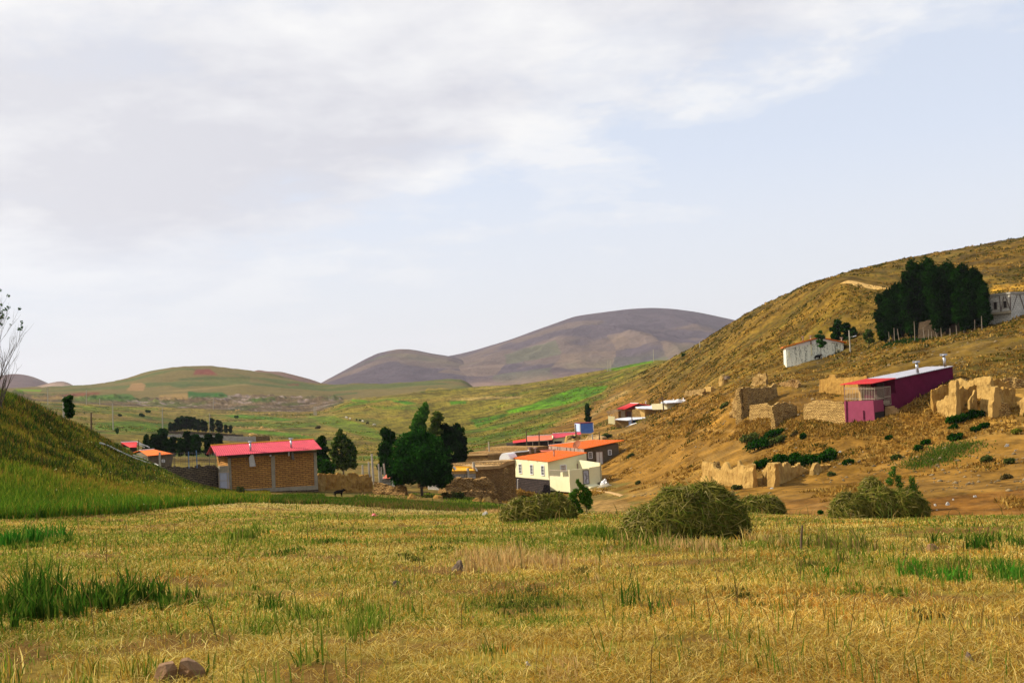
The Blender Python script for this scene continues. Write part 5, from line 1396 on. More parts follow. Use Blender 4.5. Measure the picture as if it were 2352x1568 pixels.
MB().slab([pr[0], pr[1], pr[2], pr[2] + back(Wb2, 7.4), pr[1] + back(Wb, 7.5), pr[0] + back(Wb, 7.4)], UPV * .35).build('roof_slab', 'block', bk)
for L_ in ([(1636, 880), (1680, 876), (1682, 962), (1640, 966)], [(1744, 866), (1792, 862), (1795, 945), (1750, 950)]): window(bk, Wb, z9, L_, 'block', 0, 0, .1, 'shade_inside')
for Wq_, a, b_ in ((Wb, (1705, 812), (1720, 998)), (Wb, (1826, 795), (1832, 985)), (Wb, (1770, 810), (1835, 985)), (Wb, (1752, 812), (1722, 985)), (Wb2, (1905, 795), (1850, 970)), (Wb2, (1935, 795), (1990, 960))):
    MB().bar(Wq_.at(z9(*a), .05), Wq_.at(z9(*b_), .05), .16, .1, Wq_.n).build('steel_brace', 'iron', bk)
MB().slab([p + np.array([0, 0, 0]) for p in (Wb.at(z9(1560, 1030), .6), Wb.at(z9(1840, 1000), .6), Wb.at(z9(1840, 1000)), Wb.at(z9(1560, 1030)))], UPV * .4).build('footing', 'concrete', bk)
# ------------------------------------------------------------------ ruins on the right
def R_(label, z, base, top, th=.7, mat='adobe', group=None, name='mud_wall', r=None, rough=.16, sink=2.6):
    r0, r1 = r if r else (None, None)
    if r and z is z7:                       # stand it on the slope where its foot is seen, keeping its direction
        mid = base[len(base) // 2]; rh = rad(hit(*z(*mid))); rm = .5 * (r0 + r1)
        if abs(rh - rm) < 25: r0, r1 = r0 + rh - rm, r1 + rh - rm
    return ruin(name, label, 'wall', z, r0, r1, base, top, th, mat, group, rough, sink)
SG, AG, TG = 'dry stone ruins left of the magenta house', 'low mud ruins by the dirt road', 'mud ruins right of the magenta house'
R_('steep left end of the tall dry stone ruin', z7, [(545, 735), (620, 712), (700, 695)], [(560, 640), (585, 520), (615, 430), (650, 395), (692, 385)], 1.0, 'dry_stone', SG, 'stone_wall', (146, 139.5), .25)
R_('tall shaded back wall of the dry stone ruin with a dark bush inside', z7, [(692, 695), (760, 640), (1000, 560), (1080, 480)], [(692, 395), (800, 388), (900, 392), (1000, 385), (1078, 345)], .9, 'dry_stone', SG, 'stone_wall', (140, 153), .25)
R_('front dry stone wall with a small dark hole', z7, [(765, 715), (900, 722), (1075, 730)], [(765, 580), (820, 565), (870, 560), (930, 548), (970, 570), (1000, 590), (1075, 605)], .8, 'dry_stone', SG, 'stone_wall', (139, 134.5), .2)
R_('short peaked dry stone wall in the middle of the ruin', z7, [(1040, 728), (1200, 715), (1290, 690)], [(1030, 600), (1080, 552), (1180, 545), (1240, 560), (1285, 588)], .8, 'dry_stone', SG, 'stone_wall', (136, 139), .2)
R_('long coursed dry stone wall touching the pink veranda wall', z7, [(1330, 730), (1550, 750), (1775, 755)], [(1330, 570), (1400, 540), (1470, 520), (1600, 530), (1700, 548), (1770, 575)], .8, 'dry_stone', SG, 'stone_wall', (136, 129), .12)
R_('small dry stone stub on the slope above the tall ruin', z7, [(780, 385), (930, 372)], [(782, 310), (800, 285), (840, 255), (900, 250), (935, 235)], .9, 'dry_stone', SG, 'stone_wall', None, .3)
R_('broken stone heap wall right of the small stub', z7, [(1040, 385), (1150, 380), (1260, 400)], [(1045, 345), (1110, 335), (1150, 332), (1200, 310), (1250, 318), (1265, 350)], 1.0, 'brown_stone', SG, 'stone_wall', None, .3)
R_('long ochre mud wall behind the magenta house veranda', z7, [(1490, 445), (1600, 455), (1790, 455), (1990, 440)], [(1494, 308), (1530, 310), (1588, 292), (1600, 264), (1660, 262), (1668, 290), (1760, 294), (1790, 280), (1880, 285), (1990, 270)], .8, 'adobe_brown_shade', TG, 'mud_wall', None, .12)
R_('small square ochre mud pier on the slope above the flat white roof', z7, [(285, 445), (360, 455)], [(287, 388), (320, 384), (356, 386)], 1.5, 'adobe', None, 'mud_pier', None, .1)
R_('rough stone bank below the mud pier', z7, [(90, 470), (200, 480), (285, 480)], [(95, 430), (180, 418), (285, 405)], 1.0, 'dry_stone', None, 'stone_bank', None, .3)
# the two by the road
R_('long pale lit mud wall with five notches', z11, [(145, 800), (300, 830), (400, 858), (540, 855), (725, 815)],
   [(165, 485), (220, 497), (270, 512), (305, 520), (320, 575), (338, 600), (370, 594), (410, 606), (425, 545), (450, 505), (500, 500), (515, 540), (530, 592), (600, 575), (628, 545), (645, 478), (662, 480), (675, 540), (725, 585)], .8, 'adobe', AG, 'mud_wall', (117, 107), .14)
R_('rounded right end of the pale lit mud wall with a dark crack', z11, [(720, 815), (800, 805), (855, 790)], [(725, 605), (740, 590), (770, 545), (830, 522), (858, 540)], .8, 'adobe', AG, 'mud_wall', (107, 105.5), .2)
R_('shaded return of the rounded mud wall end', z11, [(852, 788), (945, 722)], [(855, 535), (900, 555), (925, 575), (942, 605)], .6, 'adobe_brown_shade', AG, 'mud_wall', (105.5, 112), .2)
R_('stone topped back wall behind the notched mud wall', z11, [(320, 640), (560, 640)], [(325, 500), (360, 480), (430, 488), (445, 560), (560, 610)], .8, 'dry_stone', AG, 'stone_wall', (117, 117), .25)
R_('narrow lit end of the battlement shaped mud wall', z11, [(965, 765), (1125, 805)], [(985, 640), (1020, 560), (1045, 505), (1065, 545), (1080, 525), (1110, 513), (1150, 520)], .8, 'adobe', AG, 'mud_wall', (108.5, 103.5), .16)
R_('battlement shaped mud wall with rounded merlons in front of the dark hedge', z11, [(1125, 805), (1300, 745), (1500, 685), (1650, 640)],
   [(1140, 560), (1160, 515), (1190, 514), (1215, 545), (1235, 572), (1250, 570), (1255, 510), (1280, 500), (1302, 512), (1312, 560), (1330, 560), (1338, 510), (1390, 495), (1412, 515), (1422, 556), (1480, 565), (1495, 550), (1508, 503), (1530, 520), (1560, 545), (1610, 575), (1650, 612)], .7, 'adobe', AG, 'mud_wall', (103.5, 112), .12)
R_('small rounded mud stump right of the battlement wall', z11, [(1705, 645), (1835, 608)], [(1718, 605), (1745, 530), (1770, 505), (1805, 508), (1825, 540)], .9, 'adobe', AG, 'mud_wall', (108, 110), .12)
R_('low lumpy mud and rubble remnant running up from the small stump', z11, [(1825, 608), (1930, 590), (2040, 560)], [(1830, 545), (1890, 530), (1925, 545), (1980, 515), (2015, 512), (2040, 545)], .9, 'adobe_brown_shade', AG, 'mud_wall', (110, 114), .25)
# far right
R_('tall lit mud wall nearest to the magenta house', z18, [(-80, 1115), (200, 1115), (462, 1095)],
   [(-75, 850), (30, 832), (100, 790), (138, 690), (188, 705), (205, 760), (245, 640), (272, 340), (300, 312), (380, 285), (445, 250), (462, 300)], .7, 'adobe', TG, 'mud_wall', (127.5, 122), .14)
R_('shaded mud wall with broken white top against the magenta wall', z18, [(-135, 840), (100, 825), (300, 760)], [(-140, 540), (-60, 530), (0, 510), (60, 470), (120, 405), (200, 425), (300, 400)], .6, 'adobe_brown_shade', TG, 'mud_wall', (127, 128), .14)
R_('long jagged lit upper mud wall climbing to the right', z18, [(430, 700), (700, 650), (1000, 560), (1410, 480)],
   [(435, 260), (540, 226), (600, 240), (690, 290), (745, 342), (780, 300), (822, 265), (865, 310), (920, 290), (980, 230), (1090, 200), (1140, 180), (1200, 148), (1290, 165), (1370, 170), (1412, 230)], .7, 'adobe', TG, 'mud_wall', (134, 128.5), .16)
R_('dark inner mud wall with a small window hole', z18, [(455, 1010), (760, 970), (1095, 800)], [(445, 500), (600, 500), (740, 455), (765, 505), (850, 510), (1000, 390), (1095, 405)], .6, 'adobe_brown_shade', TG, 'mud_wall', (126, 129), .14)
R_('thin pointed mud spur beside the square mud tower', z18, [(868, 975), (1092, 915)], [(890, 840), (950, 745), (1005, 650), (1043, 558), (1062, 610), (1092, 790)], .7, 'adobe', TG, 'mud_wall', (124.5, 125), .1)
R_('square broken mud tower with stones on top', z18, [(1098, 1060), (1280, 1085), (1450, 1020)], [(1098, 500), (1120, 465), (1160, 440), (1240, 455), (1275, 470), (1340, 440), (1400, 465), (1452, 470)], 1.2, 'adobe', TG, 'mud_tower', (124, 121.5), .15)
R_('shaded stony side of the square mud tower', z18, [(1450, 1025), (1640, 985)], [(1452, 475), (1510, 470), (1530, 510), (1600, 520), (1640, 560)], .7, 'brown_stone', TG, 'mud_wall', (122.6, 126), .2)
R_('mud pier on stone footing right of the square mud tower', z18, [(1645, 1060), (1720, 1050), (1830, 1000)], [(1640, 520), (1650, 470), (1700, 440), (1730, 490), (1800, 520), (1830, 560)], .8, 'adobe', TG, 'mud_wall', (122.5, 123.5), .15)
R_('low comb topped mud wall at the right', z18, [(1800, 800), (1980, 770), (2165, 760)], [(1795, 525), (1815, 440), (1865, 455), (1880, 520), (1905, 460), (1955, 480), (2010, 520), (2070, 480), (2165, 490)], .7, 'adobe_brown_shade', TG, 'mud_wall', (125, 127), .16)
R_('flat stone stack in front of the comb topped wall', z18, [(1700, 1010), (1985, 1000)], [(1690, 900), (1780, 872), (1950, 885), (1985, 950)], 1.0, 'dry_stone', TG, 'stone_stack', (121.5, 122), .15)
R_('rounded brown mud wall at the back of the right ruins', z18, [(1390, 470), (1650, 470), (1960, 500)], [(1395, 300), (1500, 262), (1650, 240), (1740, 265), (1850, 350), (1910, 330), (1960, 300), (1985, 420)], .7, 'adobe_brown_shade', TG, 'mud_wall', (131, 132), .14)
R_('dry stone wall above the right ruins', z18, [(1760, 330), (2080, 380), (2450, 450)], [(1765, 225), (1900, 195), (2080, 195), (2250, 225), (2450, 260)], .9, 'dry_stone', TG, 'stone_wall', (135, 136), .25)
R_('mud wall cut by the right edge of the photo', z18, [(2180, 985), (2480, 1010)], [(2190, 860), (2260, 750), (2340, 690), (2480, 680)], .9, 'adobe', TG, 'mud_wall', (122, 121), .15)
# village ruins left of the cream house
R_('collapsed stone ruin in front of the earth roofed house', z4, [(960, 1140), (1150, 1175), (1540, 1160)], [(970, 1110), (1060, 1045), (1130, 1030), (1280, 1035), (1340, 1060), (1450, 1020), (1500, 1060), (1540, 1120)], 2.5, 'brown_stone', None, 'stone_ruin', (134, 138), .35, 1.5)
R_('narrow stone pier at the corner of the cream house', z4, [(1605, 1200), (1650, 1210), (1670, 1195)], [(1612, 930), (1640, 915), (1665, 940)], 1.0, 'brown_stone', None, 'stone_pier', (146, 146), .15, 1.5)
R_('low stone step beside the narrow stone pier', z4, [(1612, 1190), (1745, 1190)], [(1615, 1130), (1660, 1120), (1740, 1130)], 1.2, 'brown_stone', None, 'stone_ledge', (144, 146), .2, 1.5)
R_('dark low stone wall edge below the collapsed ruin', z4, [(1150, 1240), (1350, 1240), (1610, 1280)], [(1150, 1190), (1280, 1172), (1450, 1175), (1540, 1200), (1600, 1250)], 1.2, 'brown_stone', None, 'rubble_wall', (128, 132), .3, 1.5)
MG = 'weathered mud stumps below the cream house'
# valley walls
R_('long low concrete block wall in the valley behind the pink roof', z2, [(700, 775), (1200, 800), (1500, 815), (1900, 812)], [(760, 742), (1100, 742), (1300, 752), (1560, 768), (1900, 772)], .5, 'block', None, 'block_wall', None, .03)
R_('right end of the valley block wall beside the hay stack', z3, [(220, 340), (700, 343)], [(220, 292), (500, 296), (700, 296)], .5, 'block', None, 'block_wall', (352, 352), .03)
R_('short shaded block wall return in the valley', z3, [(703, 343), (882, 333)], [(705, 296), (880, 290)], .5, 'brown_stone', None, 'block_wall', (352, 360), .03)
R_('low dark yard wall under the row of poplars', z2, [(860, 735), (1300, 745), (1800, 765)], [(862, 700), (1300, 712), (1650, 738), (1800, 745)], .5, 'field_stone', None, 'yard_wall', None, .05)

# ------------------------------------------------------------------ trees
DK = [(0.004, 0.018, 0.002), (0.008, 0.034, 0.003), (0.015, 0.055, 0.005)]
DK2 = [(0.0025, 0.011, 0.0015), (0.004, 0.018, 0.002), (0.008, 0.030, 0.003)]
MD = [(0.012, 0.046, 0.006), (0.022, 0.08, 0.009), (0.04, 0.12, 0.014)]
OL = [(0.025, 0.055, 0.008), (0.05, 0.085, 0.012), (0.09, 0.115, 0.022)]
def make_tree(name, label, cat, group, base, H, lobes, n, size, cols, seed, trunk=.022, bark='bark', clear=.15, limbs=5, lean=(0, 0)):
    """lobes in units of the height: (x, y, z, rx, ry, rz)"""
    base = np.array(base, float)
    root = thing(name, label, cat, base - UPV * .15, group)
    lb = np.array(lobes, float) * H
    v, q, c = leaf_cloud(lb[:, :3], lb[:, 3:], n, size, cols, seed)
    g = random.Random(seed)
    mb = MB()
    top = H * .8
    pts = [np.array([lean[0] * (s ** 1.5) * H + g.uniform(-.006, .006) * H, lean[1] * (s ** 1.5) * H + g.uniform(-.006, .006) * H, s * top - .2]) for s in np.linspace(0, 1, 7)]
    mb.tube(pts, [trunk * H * (1 - .85 * s) + .004 * H for s in np.linspace(0, 1, 7)], 7)
    order = list(range(len(lb))); g.shuffle(order)
    for k in order[:limbs]:
        tz = max(clear * H, lb[k, 2] * .55); s = min(1, (tz + .2) / top); i = min(5, int(s * 6)); p0 = pts[i] + (pts[i + 1] - pts[i]) * (s * 6 - i)
        mid = (p0 + lb[k, :3]) * .5 + np.array([0, 0, -.03 * H])
        mb.tube([p0, mid, lb[k, :3]], [trunk * H * .45, trunk * H * .3, trunk * H * .1], 5)
    mb2 = MB(); mb2.v = [tuple(np.array(p) + base - UPV * .15) for p in mb.v]; mb2.f = mb.f
    mb2.build('trunk', bark, root, True)
    link('crown', mesh_from('crown', v, q, None, MATS['leaf'], c), root)
    return root
def poplar_lobes(seed, w, lo=.12, n=16, top=.98):
    g = random.Random(seed); out = []
    for i in range(n):
        s = lo + (top - lo - .04) * (i + g.random()) / n
        t = (s - lo) / (top - lo)
        rw = w * (math.sin(math.pi * (.2 + t * .62)) ** .5) * g.uniform(.78, 1.12)
        a = g.random() * 6.28; o = rw * g.uniform(0.1, .55)
        out.append((math.cos(a) * o, math.sin(a) * o, s, rw * .66, rw * .66, .075 + .035 * g.random()))
    return out
def round_lobes(seed, w, lo=.16, n=22, top=1.0, r=.14):
    g = random.Random(seed); out = []
    for i in range(n):
        u_, a = g.uniform(-1, 1), g.random() * 6.28; q = math.sqrt(1 - u_ * u_); k = g.uniform(.45, .85)
        cz = (lo + top) / 2; rz = (top - lo) / 2
        out.append((math.cos(a) * q * w * k, math.sin(a) * q * w * k, cz + u_ * rz * k, r * g.uniform(.75, 1.25), r * g.uniform(.75, 1.25), r * g.uniform(.6, 1.0)))
    return out
def size_px(z, pt, pb, r):
    a, b = np.array(z(*pt)), np.array(z(*pb)); return float(np.linalg.norm(a - b)) * r / FPX
def wid_px(z, w, r):
    a, b = np.array(z(0, 0)), np.array(z(w, 0)); return float(b[0] - a[0]) * r / FPX
# big trees in the village
def tree_at(name, label, z, top, base, hw, kind, n, size, cols, seed, r=None, group=None, lo=.12, lobes=None, **kw):
    b = P(*z(*base), r) if r else hit(*z(*base))
    r = rad(b); H = size_px(z, top, base, r); w = wid_px(z, hw, r) / H
    lb = lobes or (poplar_lobes(seed, w, lo) if kind == 'p' else round_lobes(seed, w, lo, kw.pop('nl', 22), 1.0, kw.pop('lr', .14)))
    tx = wid_px(z, top[0] - base[0], r) / H + math.sin(ROLL) * .95
    lb = [(x + tx * zz, y, zz, a, b_, c) for (x, y, zz, a, b_, c) in lb]
    return make_tree(name, label, 'tree', group, b, H, lb, n, size, cols, seed, lean=(tx, 0), **kw)
VG_ = 'village trees'
b = P(*z4(680, 1215), 124); H = size_px(z4, (640, 455), (680, 1215), 124)
make_tree('broadleaf_tree', 'big round dark green tree standing alone in front of the yellow roofed barn', 'tree', None, b, H,
    [(0.02, 0, .88, .13, .15, .12), (.12, .05, .80, .13, .15, .12), (-.10, 0, .80, .14, .15, .13), (-.24, 0, .70, .17, .17, .15), (-.17, 0, .84, .13, .15, .11), (.2, 0, .76, .14, .15, .12), (.33, .05, .60, .13, .15, .12), (-.33, .05, .53, .14, .15, .13), (-.38, 0, .38, .12, .14, .12), (-.22, -.2, .45, .16, .16, .15), (.03, -.2, .62, .2, .18, .17), (.2, 0, .64, .16, .18, .16), (.29, 0, .52, .15, .18, .14), (.34, 0, .38, .13, .15, .13), (.36, 0, .24, .11, .13, .10), (.18, -.18, .40, .18, .17, .16), (0, -.22, .38, .19, .16, .16), (-.2, .1, .28, .15, .17, .11), (.12, 0, .24, .18, .2, .11), (0, .15, .5, .25, .25, .25), (-.34, .1, .24, .11, .12, .09), (.27, .12, .16, .10, .12, .07)],
    17000, .27, [(0.004, 0.02, 0.003), (0.008, 0.038, 0.005), (0.018, 0.075, 0.006), (0.04, 0.135, 0.012)], 3, .02, 'bark', .12, 9)  # lightest leaf tone is put in for sunlit leaves, spread at random
tree_at('poplar_tree', 'dark pointed tree left of the big round tree', z4, (262, 450), (255, 960), 112, 'p', 6000, .30, DK, 5, 152, VG_, .04, trunk=.018)
tree_at('poplar_tree', 'tall bright green tree rising above and behind the big round tree', z4, (705, 178), (640, 960), 110, 'p', 4500, .30, [(0.02, 0.075, 0.008), (0.04, 0.12, 0.012), (0.065, 0.17, 0.018)], 7, 158, VG_, .2, trunk=.015,
        lobes=[(.02, 0, .95, .045, .05, .06), (.0, 0, .88, .07, .07, .07), (-.03, 0, .81, .09, .09, .07), (-.06, 0, .74, .09, .09, .06), (-.10, 0, .66, .08, .08, .06), (-.02, 0, .66, .08, .08, .06), (-.12, 0, .55, .08, .08, .06), (.02, 0, .5, .09, .1, .09)])
tree_at('poplar_tree', 'thin olive green tree between the bright tall tree and the dark pair', z4, (850, 258), (820, 940), 90, 'p', 1500, .40, OL + [(0.05, 0.14, 0.02)], 9, 160, VG_, .2, trunk=.014,
        lobes=[(.01, 0, .94, .06, .06, .05), (.05, 0, .87, .06, .06, .05), (-.03, 0, .85, .06, .06, .05), (.0, 0, .76, .08, .08, .07), (-.05, 0, .67, .08, .08, .06), (.05, 0, .66, .07, .08, .06), (-.08, 0, .56, .09, .09, .07), (.02, 0, .48, .1, .1, .08)])
tree_at('poplar_tree', 'broad black green tree right behind the big round tree', z4, (940, 400), (960, 900), 145, 'p', 7000, .30, DK2, 11, 160, VG_, .03, trunk=.018)
tree_at('poplar_tree', 'dark green tree at the right end of the big tree group', z4, (1075, 410), (1105, 850), 92, 'p', 4500, .30, DK2 + [DK[2]], 13, 166, VG_, .03, trunk=.018)
tree_at('small_tree', 'low dark side tree at the right foot of the big tree group', z4, (1160, 560), (1150, 840), 42, 'p', 1000, .40, DK2, 15, 165, VG_, .05, trunk=.016)
tree_at('small_tree', 'small lone green tree right of the big tree group', z4, (1228, 700), (1228, 832), 44, 'r', 800, .34, DK + [MD[1]], 17, None, VG_, .18, trunk=.02, nl=9, lr=.2)
tree_at('broadleaf_tree', 'dark green tree against the right gable of the brick house', z3, (1510, 285), (1560, 800), 105, 'p', 4200, .28, DK, 19, 148, VG_, .05, trunk=.02)
tree_at('broadleaf_tree', 'low bright green bushy tree at the right corner of the brick house', z3, (1560, 590), (1570, 800), 120, 'r', 2000, .32, [DK[1], DK[2], MD[2]], 21, 143, VG_, .05, trunk=.02, nl=12, lr=.22)
tree_at('broadleaf_tree', 'tall wispy olive green tree behind the ragged mud walls', z3, (1770, 195), (1800, 800), 165, 'r', 6500, .23, OL + [DK[2], MD[1]], 23, 150, VG_, .1, trunk=.014, bark='pale_bark',
        lobes=[(-.02, 0, .95, .045, .06, .05), (-.05, 0, .88, .07, .07, .06), (.02, 0, .82, .08, .08, .06), (-.09, 0, .78, .08, .08, .07), (.1, 0, .72, .09, .09, .07), (-.14, 0, .66, .09, .09, .08), (.0, 0, .66, .11, .11, .08), (.17, 0, .62, .09, .09, .08), (-.17, 0, .52, .1, .1, .09), (.06, 0, .54, .12, .12, .09), (.22, 0, .5, .08, .09, .09), (-.1, 0, .4, .13, .12, .1), (.14, 0, .38, .13, .12, .1), (.0, 0, .26, .15, .14, .1), (.2, 0, .26, .1, .1, .09), (-.17, 0, .26, .09, .1, .08)], limbs=12)
tree_at('poplar_tree', 'lone slender dark poplar behind the blue cabin', z6, (345, 212), (338, 470), 48, 'p', 1500, .42, DK, 25, 285, None, .02, trunk=.02)
tree_at('poplar_tree', 'column shaped dark green tree on the crest of the left slope', za, (640, 548), (650, 740), 44, 'p', 1300, .26, DK + [MD[1]], 27, 100, None, .08, trunk=.02)
# dark clump behind the wire fence
TGp = 'dark trees behind the wire fence'
for i, (x, yt, hw, lab) in enumerate(((573, 768, 38, 'smallest dark tree at the left end of the row behind the wire fence'), (690, 745, 80, 'wide dark tree second from the left behind the wire fence'), (790, 675, 75, 'tallest dark tree with pointed top behind the wire fence'), (890, 790, 70, 'low round dark tree right of the tallest one'), (1005, 790, 60, 'low dark tree in the middle behind the wire fence'),
        (1090, 708, 65, 'tall dark tree in the middle behind the wire fence'), (1200, 752, 75, 'broad dark tree with double top behind the wire fence'), (1360, 735, 70, 'dark pointed tree just left of the pink roof'), (1500, 735, 62, 'small pointed dark tree peeping over the pink roof'))):
    tree_at('dark_tree', lab, z2, (x, yt), (x + 6, 985), hw, 'p', 1500, .50, DK2 if i % 2 else DK, 40 + i, 205 + 4 * (i % 3), TGp, .02, trunk=.02)
# row of poplars in the valley
pr_ = None
row = [(885, 595, 715, 22), (935, 600, 715, 26), (985, 540, 712, 34), (1040, 512, 712, 38), (1085, 515, 715, 38), (1140, 522, 718, 36), (1192, 530, 720, 36), (1240, 552, 725, 34), (1290, 556, 730, 34), (1330, 580, 732, 28), (1410, 540, 735, 34), (1485, 562, 738, 36), (1525, 600, 738, 28), (1582, 618, 740, 28), (1642, 625, 742, 26)]
for i, (x, yt, yb, hw) in enumerate(row):
    b = hit(*z2(x, yb)); r = rad(b); H = size_px(z2, (x, yt), (x, yb), r); w = wid_px(z2, hw, r)
    if i in (0, 3, 6):
        pr_ = make_tree('poplar_tree', 'small dark poplar in the row of poplars in the green valley', 'tree', 'row of valley poplars', b, H, poplar_lobes(60 + i, w / H, .26), 700, .62, DK2 + [DK[2]], 60 + i, .018, 'pale_bark', .2, 3)
        pH, pW = H, w
    else:
        dup(pr_, b - UPV * .15, rnd.random() * 6, (w / pW, w / pW, H / pH))
# poplar grove on the hill
grove = [(385, 800, 1335, 82), (480, 720, 1330, 85), (585, 700, 1318, 88), (680, 560, 1300, 92), (785, 430, 1290, 98), (890, 415, 1285, 95), (1000, 445, 1275, 98), (1085, 600, 1262, 82), (1180, 470, 1250, 98), (1290, 462, 1232, 98), (1375, 560, 1212, 84), (1445, 535, 1200, 86), (1530, 655, 1175, 66)]
protos = []
for i, (x, yt, yb, hw) in enumerate(grove):
    b = hit(*z9(x + 20, yb)); b = b * (1 + .012 * (i % 3)); b[2] = float(gxy(b[0], b[1])[0]); r = rad(b)
    H = .955 * size_px(z9, (x, yt), (x + 20, yb), r); w = wid_px(z9, hw, r)
    lab = 'tall dark poplar in the dense grove beside the block house on the hill'
    if i in (0, 4, 9):
        protos.append((make_tree('poplar_tree', lab, 'tree', 'poplar grove on the hill', b, H, poplar_lobes(80 + i, 1.22 * w / H, .13, 26), 8500, .34, DK2 + [DK[1], DK[2]], 80 + i, .014, 'bark', .12, 4), H, w))
    else:
        p, pH, pW = protos[-1]
        dup(p, b - UPV * .15, rnd.random() * 6, (w / pW, w / pW, H / pH))
FG = 'thin fence stakes in front of the poplar grove'
pk = None
for i, (x, y0, y1) in enumerate(((450, 1270, 1345), (510, 1180, 1330), (565, 1190, 1325), (740, 1110, 1325), (850, 1170, 1305), (895, 1200, 1305), (930, 1220, 1300), (992, 1170, 1290), (1045, 1180, 1285), (1140, 1180, 1265), (1220, 1150, 1255), (1420, 1090, 1208), (1505, 1050, 1195))):
    b = hit(*z9(x, y1)); h = size_px(z9, (x, y0), (x, y1), rad(b))
    if pk is None:
        pk = tag(MB().tube([b - UPV * .3, b + UPV * 1.0 + np.array([.02, 0, 0]), b + UPV * 2.0], [.07, .06, .05], 6).build('stake', 'pale_bark'), 'pale thin wooden stake at the foot of the poplar grove', 'stake', FG); pz = 2.3
    else:
        c = pk.copy(); COL.objects.link(c); c.location = b - UPV * .3; c.scale = (1, 1, (h + .3) / pz); c.rotation_euler = (rnd.uniform(-.08, .08), rnd.uniform(-.12, .12), rnd.random() * 3)
plain('hut_mud_shaded', (0.07, 0.045, 0.022), 0.95, 0.3, 3.0, 0.4)  # dark colour carries the shade of the grove trees
ruin('grove_hut', 'mud hut coloured dark for the shade under the poplar grove', 'hut', z9, 204, 202, [(765, 1300), (1000, 1290), (1400, 1222)], [(768, 1110), (850, 1090), (1000, 1085), (1250, 1080), (1390, 1120)], 4, 'hut_mud_shaded')
# around the peeling house
tree_at('poplar_tree', 'left dark poplar behind the peeling whitewashed house', z10, (1555, 452), (1560, 800), 88, 'p', 2200, .40, DK, 101, 236, 'dark poplars behind the peeling house', .02)
tree_at('poplar_tree', 'dark bushy poplar beside the lamp post behind the peeling house', z10, (1700, 492), (1720, 850), 100, 'p', 2400, .40, DK2 + [DK[2]], 103, 234, 'dark poplars behind the peeling house', .02)
tree_at('poplar_tree', 'right low dark poplar behind the lamp post', z10, (1780, 560), (1790, 860), 62, 'p', 1400, .40, DK2 + [DK[2]], 105, 232, 'dark poplars behind the peeling house', .02)
tree_at('young_tree', 'thin young green tree in front of the peeling whitewashed house', z10, (1335, 600), (1340, 985), 80, 'r', 900, .30, MD, 107, 218, None, .3, trunk=.010,
        lobes=[(.0, 0, .94, .06, .06, .05), (-.08, 0, .80, .10, .1, .07), (.06, 0, .76, .1, .1, .07), (-.03, 0, .62, .12, .1, .06), (.1, 0, .55, .1, .1, .06), (.0, 0, .46, .1, .1, .05)])
tree_at('young_tree', 'thin olive sapling right of the lamp post on the hill', z10, (2005, 575), (2010, 820), 58, 'r', 700, .32, OL + [DK[2]], 109, None, None, .15, trunk=.012, nl=9, lr=.16)
b = hit(*z13(1322, 598)); r = rad(b); H = size_px(z13, (1190, 170), (1322, 598), r)
make_tree('young_tree', 'wispy young green tree between the hay heaps at the field edge', 'tree', None, b, H,
    [(-.20, 0, .95, .045, .05, .06), (-.16, 0, .87, .06, .06, .07), (-.10, 0, .80, .08, .07, .07), (-.02, 0, .72, .09, .08, .07), (-.26, 0, .70, .08, .08, .07), (-.33, 0, .62, .10, .09, .08), (-.38, 0, .52, .09, .09, .09), (-.30, 0, .42, .10, .09, .09), (-.25, 0, .30, .09, .08, .09), (-.18, 0, .18, .07, .07, .08), (.06, 0, .62, .08, .08, .08), (.03, 0, .50, .09, .08, .08), (.09, 0, .40, .07, .08, .08), (.0, 0, .38, .08, .08, .07), (-.12, 0, .58, .09, .09, .09), (-.1, 0, .44, .08, .08, .07), (.05, 0, .28, .06, .06, .06)],
    5200, .060, [(0.03, 0.085, 0.008), (0.06, 0.14, 0.014), (0.12, 0.19, 0.03)], 113, .012, 'bark', .05, 14, (-.06, 0))
b = hit(*z12(1090, 1010)); r = rad(b); H = size_px(z12, (1000, 490), (1090, 1010), r)
make_tree('young_tree', 'bright green young shrub tree growing behind the right hay heap', 'tree', None, b + np.array([0, 1.2, 0]), H,
    [(-.12, 0, .97, .05, .05, .06), (-.16, 0, .86, .08, .07, .08), (-.22, 0, .72, .08, .08, .08), (-.05, 0, .76, .07, .07, .08), (-.02, 0, .64, .08, .08, .07), (.22, 0, .70, .07, .07, .09), (.24, 0, .56, .09, .09, .09), (.30, 0, .42, .10, .09, .09), (.34, 0, .28, .09, .09, .09), (.15, 0, .5, .1, .1, .1), (.18, 0, .3, .12, .1, .1), (.32, 0, .14, .09, .09, .08)],
    4200, .065, [(0.025, 0.085, 0.008), (0.05, 0.14, 0.013), (0.09, 0.19, 0.02)], 115, .012, 'bark', .05, 10)
